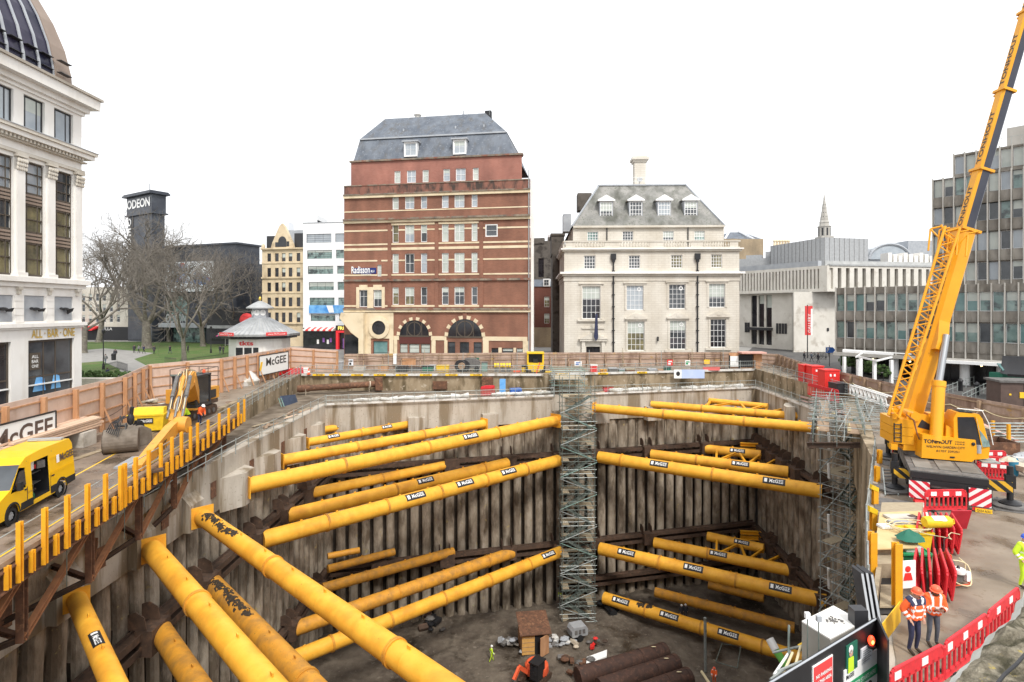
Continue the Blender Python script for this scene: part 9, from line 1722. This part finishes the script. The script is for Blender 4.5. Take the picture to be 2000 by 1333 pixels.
for lab,nm,cat,px0,px1,y0,y1,D,m,lid in (('folded dark green tarpaulin heap left of the grey cable reel','sheeted_stack','stack',824,846,716,728,84,'green_d','frame_d'),('pale concrete block pile at the left end of the back railing','block_stack','blocks',690,712,718,729,84.5,'concrete_pale','concrete_pale'),('brown plywood crate left of the long dark generator','plywood_crate','crate',738,757,714,729,84.5,'timber','board'),('white water tank just left of the two small yellow skips','water_tank','tank',838,850,714,725,85,'refl','lead'),('tall teal tool locker right of the compressor','tool_locker','locker',940,952,708,731,84,'teal','dull'),('low orange crate between the yellow drums and the dumper','plastic_crate','crate',1003,1016,726,737,82.5,'orange','orange'),('stack of pale boards right of the yellow trestle','board_stack','boards',1246,1264,727,737,83.5,'plank','plank'),('dark green locker left of the long blue and white banner','tool_locker','locker',1299,1311,716,737,84,'green_d','dull'),('teal drum stand left of the brown pallet box','drum_stand','drums',1209,1221,722,736,83.2,'teal','lead'),('grey steel cupboard right of the red fire point at the far left end','steel_cupboard','cupboard',655,668,708,729,85,'lead','grey'),('dull red box right of the pink mesh barrier','steel_box','box',1408,1421,719,732,86,'rust_light','rust')): bx(nm,lab,cat,px0,px1,y0,y1,D,.9,m,lid=lid)
for i,px in enumerate((700,760,830,905,960,1010,1085,1150,1215,1290,1350,1410)):
    p = on_line([(-25.6,86.2),(0,89),(18,91.4),(37.5,94)],px)[0]; k = MB(); k.tube(p+V((0,-.6,0)),p+V((0,-.5,2.5+.25*(i%3))),.045,6); o = k.build('scaffold_pole', M['galv' if i%2 else 'board']); tag(o,'thin upright scaffold pole standing against the back hoarding','pole','poles along the back hoarding')
cont('red storage container on the left by the right hoarding',1570,1585,715,745,71,1.4); cont('wider red storage container in the middle by the right hoarding',1585.5,1609,717,750,69.5,1.5); cont('red storage container on the right beside the black tank',1611,1640,725,760,64,1.5)
for (px,lab) in ((1592,'red plastic mesh panel on the railing in front of the red containers'),(1622,'second red mesh panel on the railing below the right container')):
    D=63 if px<1600 else 60; r=barrier(lab,(XAT(px,D),D,-.6),R(95),2.6,1.4,'red panels on the right railing',False,())
bx('black_tank','black plastic tank beside the right red container','tank',1634,1656,750,763,61,1.6,'frame_d')
rg = random.Random(21)
for i in range(26):
    D = 57.5+rg.uniform(0,12); X = 34.9+(D-58)*.065+rg.uniform(-.3,.5); k = MB(); k.M = Matrix.Translation((X+.5,D,-2.2+.09*(i%8))) @ Matrix.Rotation(R(95+rg.uniform(-12,12)),4,'Z'); k.box(-1.1,-.13,0,1.1,.13,.06); o = k.build('pink_board', M['pink']); tag(o,'pink painted board lying on the right ledge','board','loose pink boards on the right ledge')
A,B = P(1660,770,57), P(1733,795,51); d=(B-A).normalized(); r = thing('lattice_beam','grey aluminium lattice beam lying along the right hoarding','lattice beam',A); u=Zup*.9
for s in (0,1): 
    k = MB(); o=u*s; k.tube(A+o,B+o,.07,6); k.tube(A+o+V((.5,.1,0)),B+o+V((.5,.1,0)),.07,6); k.build('chord', M['refl'], r, True)
n=9; k = MB()
for i in range(n): a=A+(B-A)*(i/n); b=A+(B-A)*((i+.5)/n); c=A+(B-A)*((i+1)/n); k.tube(a,b+u,.045,5); k.tube(b+u,c,.045,5); k.tube(a+u,a,.045,5)
k.build('lacing', M['refl'], r, True)
r = thing('rusty_skip','open rusty brown skip behind the crane cab','skip',G(1918,892),R(-8)); k = MB()
for p4 in (((-1.5,-.9),(1.5,-.9)),((-1.5,.9),(1.5,.9)),((-1.5,-.9),(-1.5,.9)),((1.5,-.9),(1.5,.9))): k.bar((*p4[0],.55),(*p4[1],.55),.08,1.1,(0,0,1))
k.box(-1.5,-.9,.05,1.5,.9,.12); k.build('body', M['rust'], r); k = MB(); k.box(-1.2,-.6,.12,1.2,.6,.6); k.build('contents', M['dark_steel'], r)
r = thing('blue_drum','blue plastic drum with a tan sack on top right of the crane','drum',G(1974,928)); k = MB(); k.lathe([(.3,0),(.34,.1),(.34,.85),(.3,.95)],18); k.build('body', mat('drum_blue',(.02,.16,.26),rough=.5), r); cloth('tan_sack','tan sack lying on the blue drum','sack',G(1970,900,1.0),.5,'tan',12,.25)
r = thing('steel_rack','orange ended steel rack of tubes at the right edge','rack',G(1970,880)); k = MB()
for x in (0,3.2):
    for y in (0,1.2): k.box(x-.08,y-.08,0,x+.08,y+.08,1.7)
k.build('upright', M['post'], r)
for j in range(7): k = MB(); k.tube((-.6,.2+.12*j,.5+.18*j),(4.2,.2+.12*j,.5+.18*j),.05,6); k.build('tube', M['galv'], r)
r = thing('wheelbarrow','dusty wheelbarrow at the right edge of the yard','wheelbarrow',G(1992,930),R(10)); k = MB(); k.ext([(-.35,-.45,.35),(.35,-.45,.35),(.42,-.55,.65),(-.42,-.55,.65)],(0,1.0,0)); k.build('tray', M['tan'], r); k = MB(); k.lathe([(.08,-.05),(.2,-.05),(.2,.05),(.08,.05)],14,(0,-.65,.2),(1,0,0)); k.build('wheel', M['rubber'], r); k = MB(); k.path([V((-.3,-.65,.2)),V((-.3,0,.4)),V((-.3,1.1,.6))],.025,5); k.path([V((.3,-.65,.2)),V((.3,0,.4)),V((.3,1.1,.6))],.025,5); k.build('handle', M['dull'], r)
heap('bag_pile','pale plastic wrapped bags behind the blue drum','bags',1993,905,10,.4,['sheet','lead','grey'],.5,0,.7)
r = thing('timber_pile','pile of long planks and beams along the right hoarding behind the crane cab','timber',G(1930,845)); rg = random.Random(31)
for i in range(14): k = MB(); o = V((rg.uniform(-.8,.6),0,.1+.13*(i//4))); k.bar(G(1905,838)+o,G(1965,872)+o+V((rg.uniform(-.3,.3),0,0)),.24,.1,(0,0,1)); k.build('plank', M[rg.choice(['timber','timber_old','pink','board'])], r, True)
for i,(px,py) in enumerate(((1948,858),(1958,862))): pass
r = thing('pipe_bundle','bundle of dark pipe ends beside the timber pile','pipes',G(1948,868)); 
for i in range(8): k = MB(); q=V((-.6+.3*(i%4),-.3,.3+.28*(i//4))); k.tube(q,q+V((.5,2.2,0)),.13,10); k.build('pipe', M['dark_steel'], r)
def cable(label, pts, m='hose', sag=.25, r_=.03):
    k = MB(); out = []
    for a,b in zip(pts,pts[1:]):
        for i in range(8): t=i/8; q=V(a)*(1-t)+V(b)*t; q.z -= sag*4*t*(1-t); out.append(q)
    out.append(V(pts[-1])); k.path(out,r_,5); o=k.build('festoon_cable', M[m]); return tag(o,label,'cable')
cable('pale cable looped along the right hoarding', [(37.6,64,1.3),(36.6,60.5,1.3),(36.2,57,1.3),(36.2,53.5,1.35),(36.4,50.5,1.3),(36.6,47,1.3),(36.9,44,1.35),(37.2,41,1.3),(37.7,37,1.3)]); cable('dark cable drooping along the back hoarding', [(-26,85.9,1.8),(-20,86.5,1.9),(-13,87.2,1.8),(-5,88.1,1.85),(3,89,1.8),(11,90,1.75),(19,91.1,1.7),(28,92.3,1.7),(36,93.4,1.7)], 'brown'); cable('cable drooping on the left hoarding by the timber stack', [(-31.2,45.5,1.5),(-30.2,40,1.3),(-29.3,35.5,1.4)], 'brown',.35)
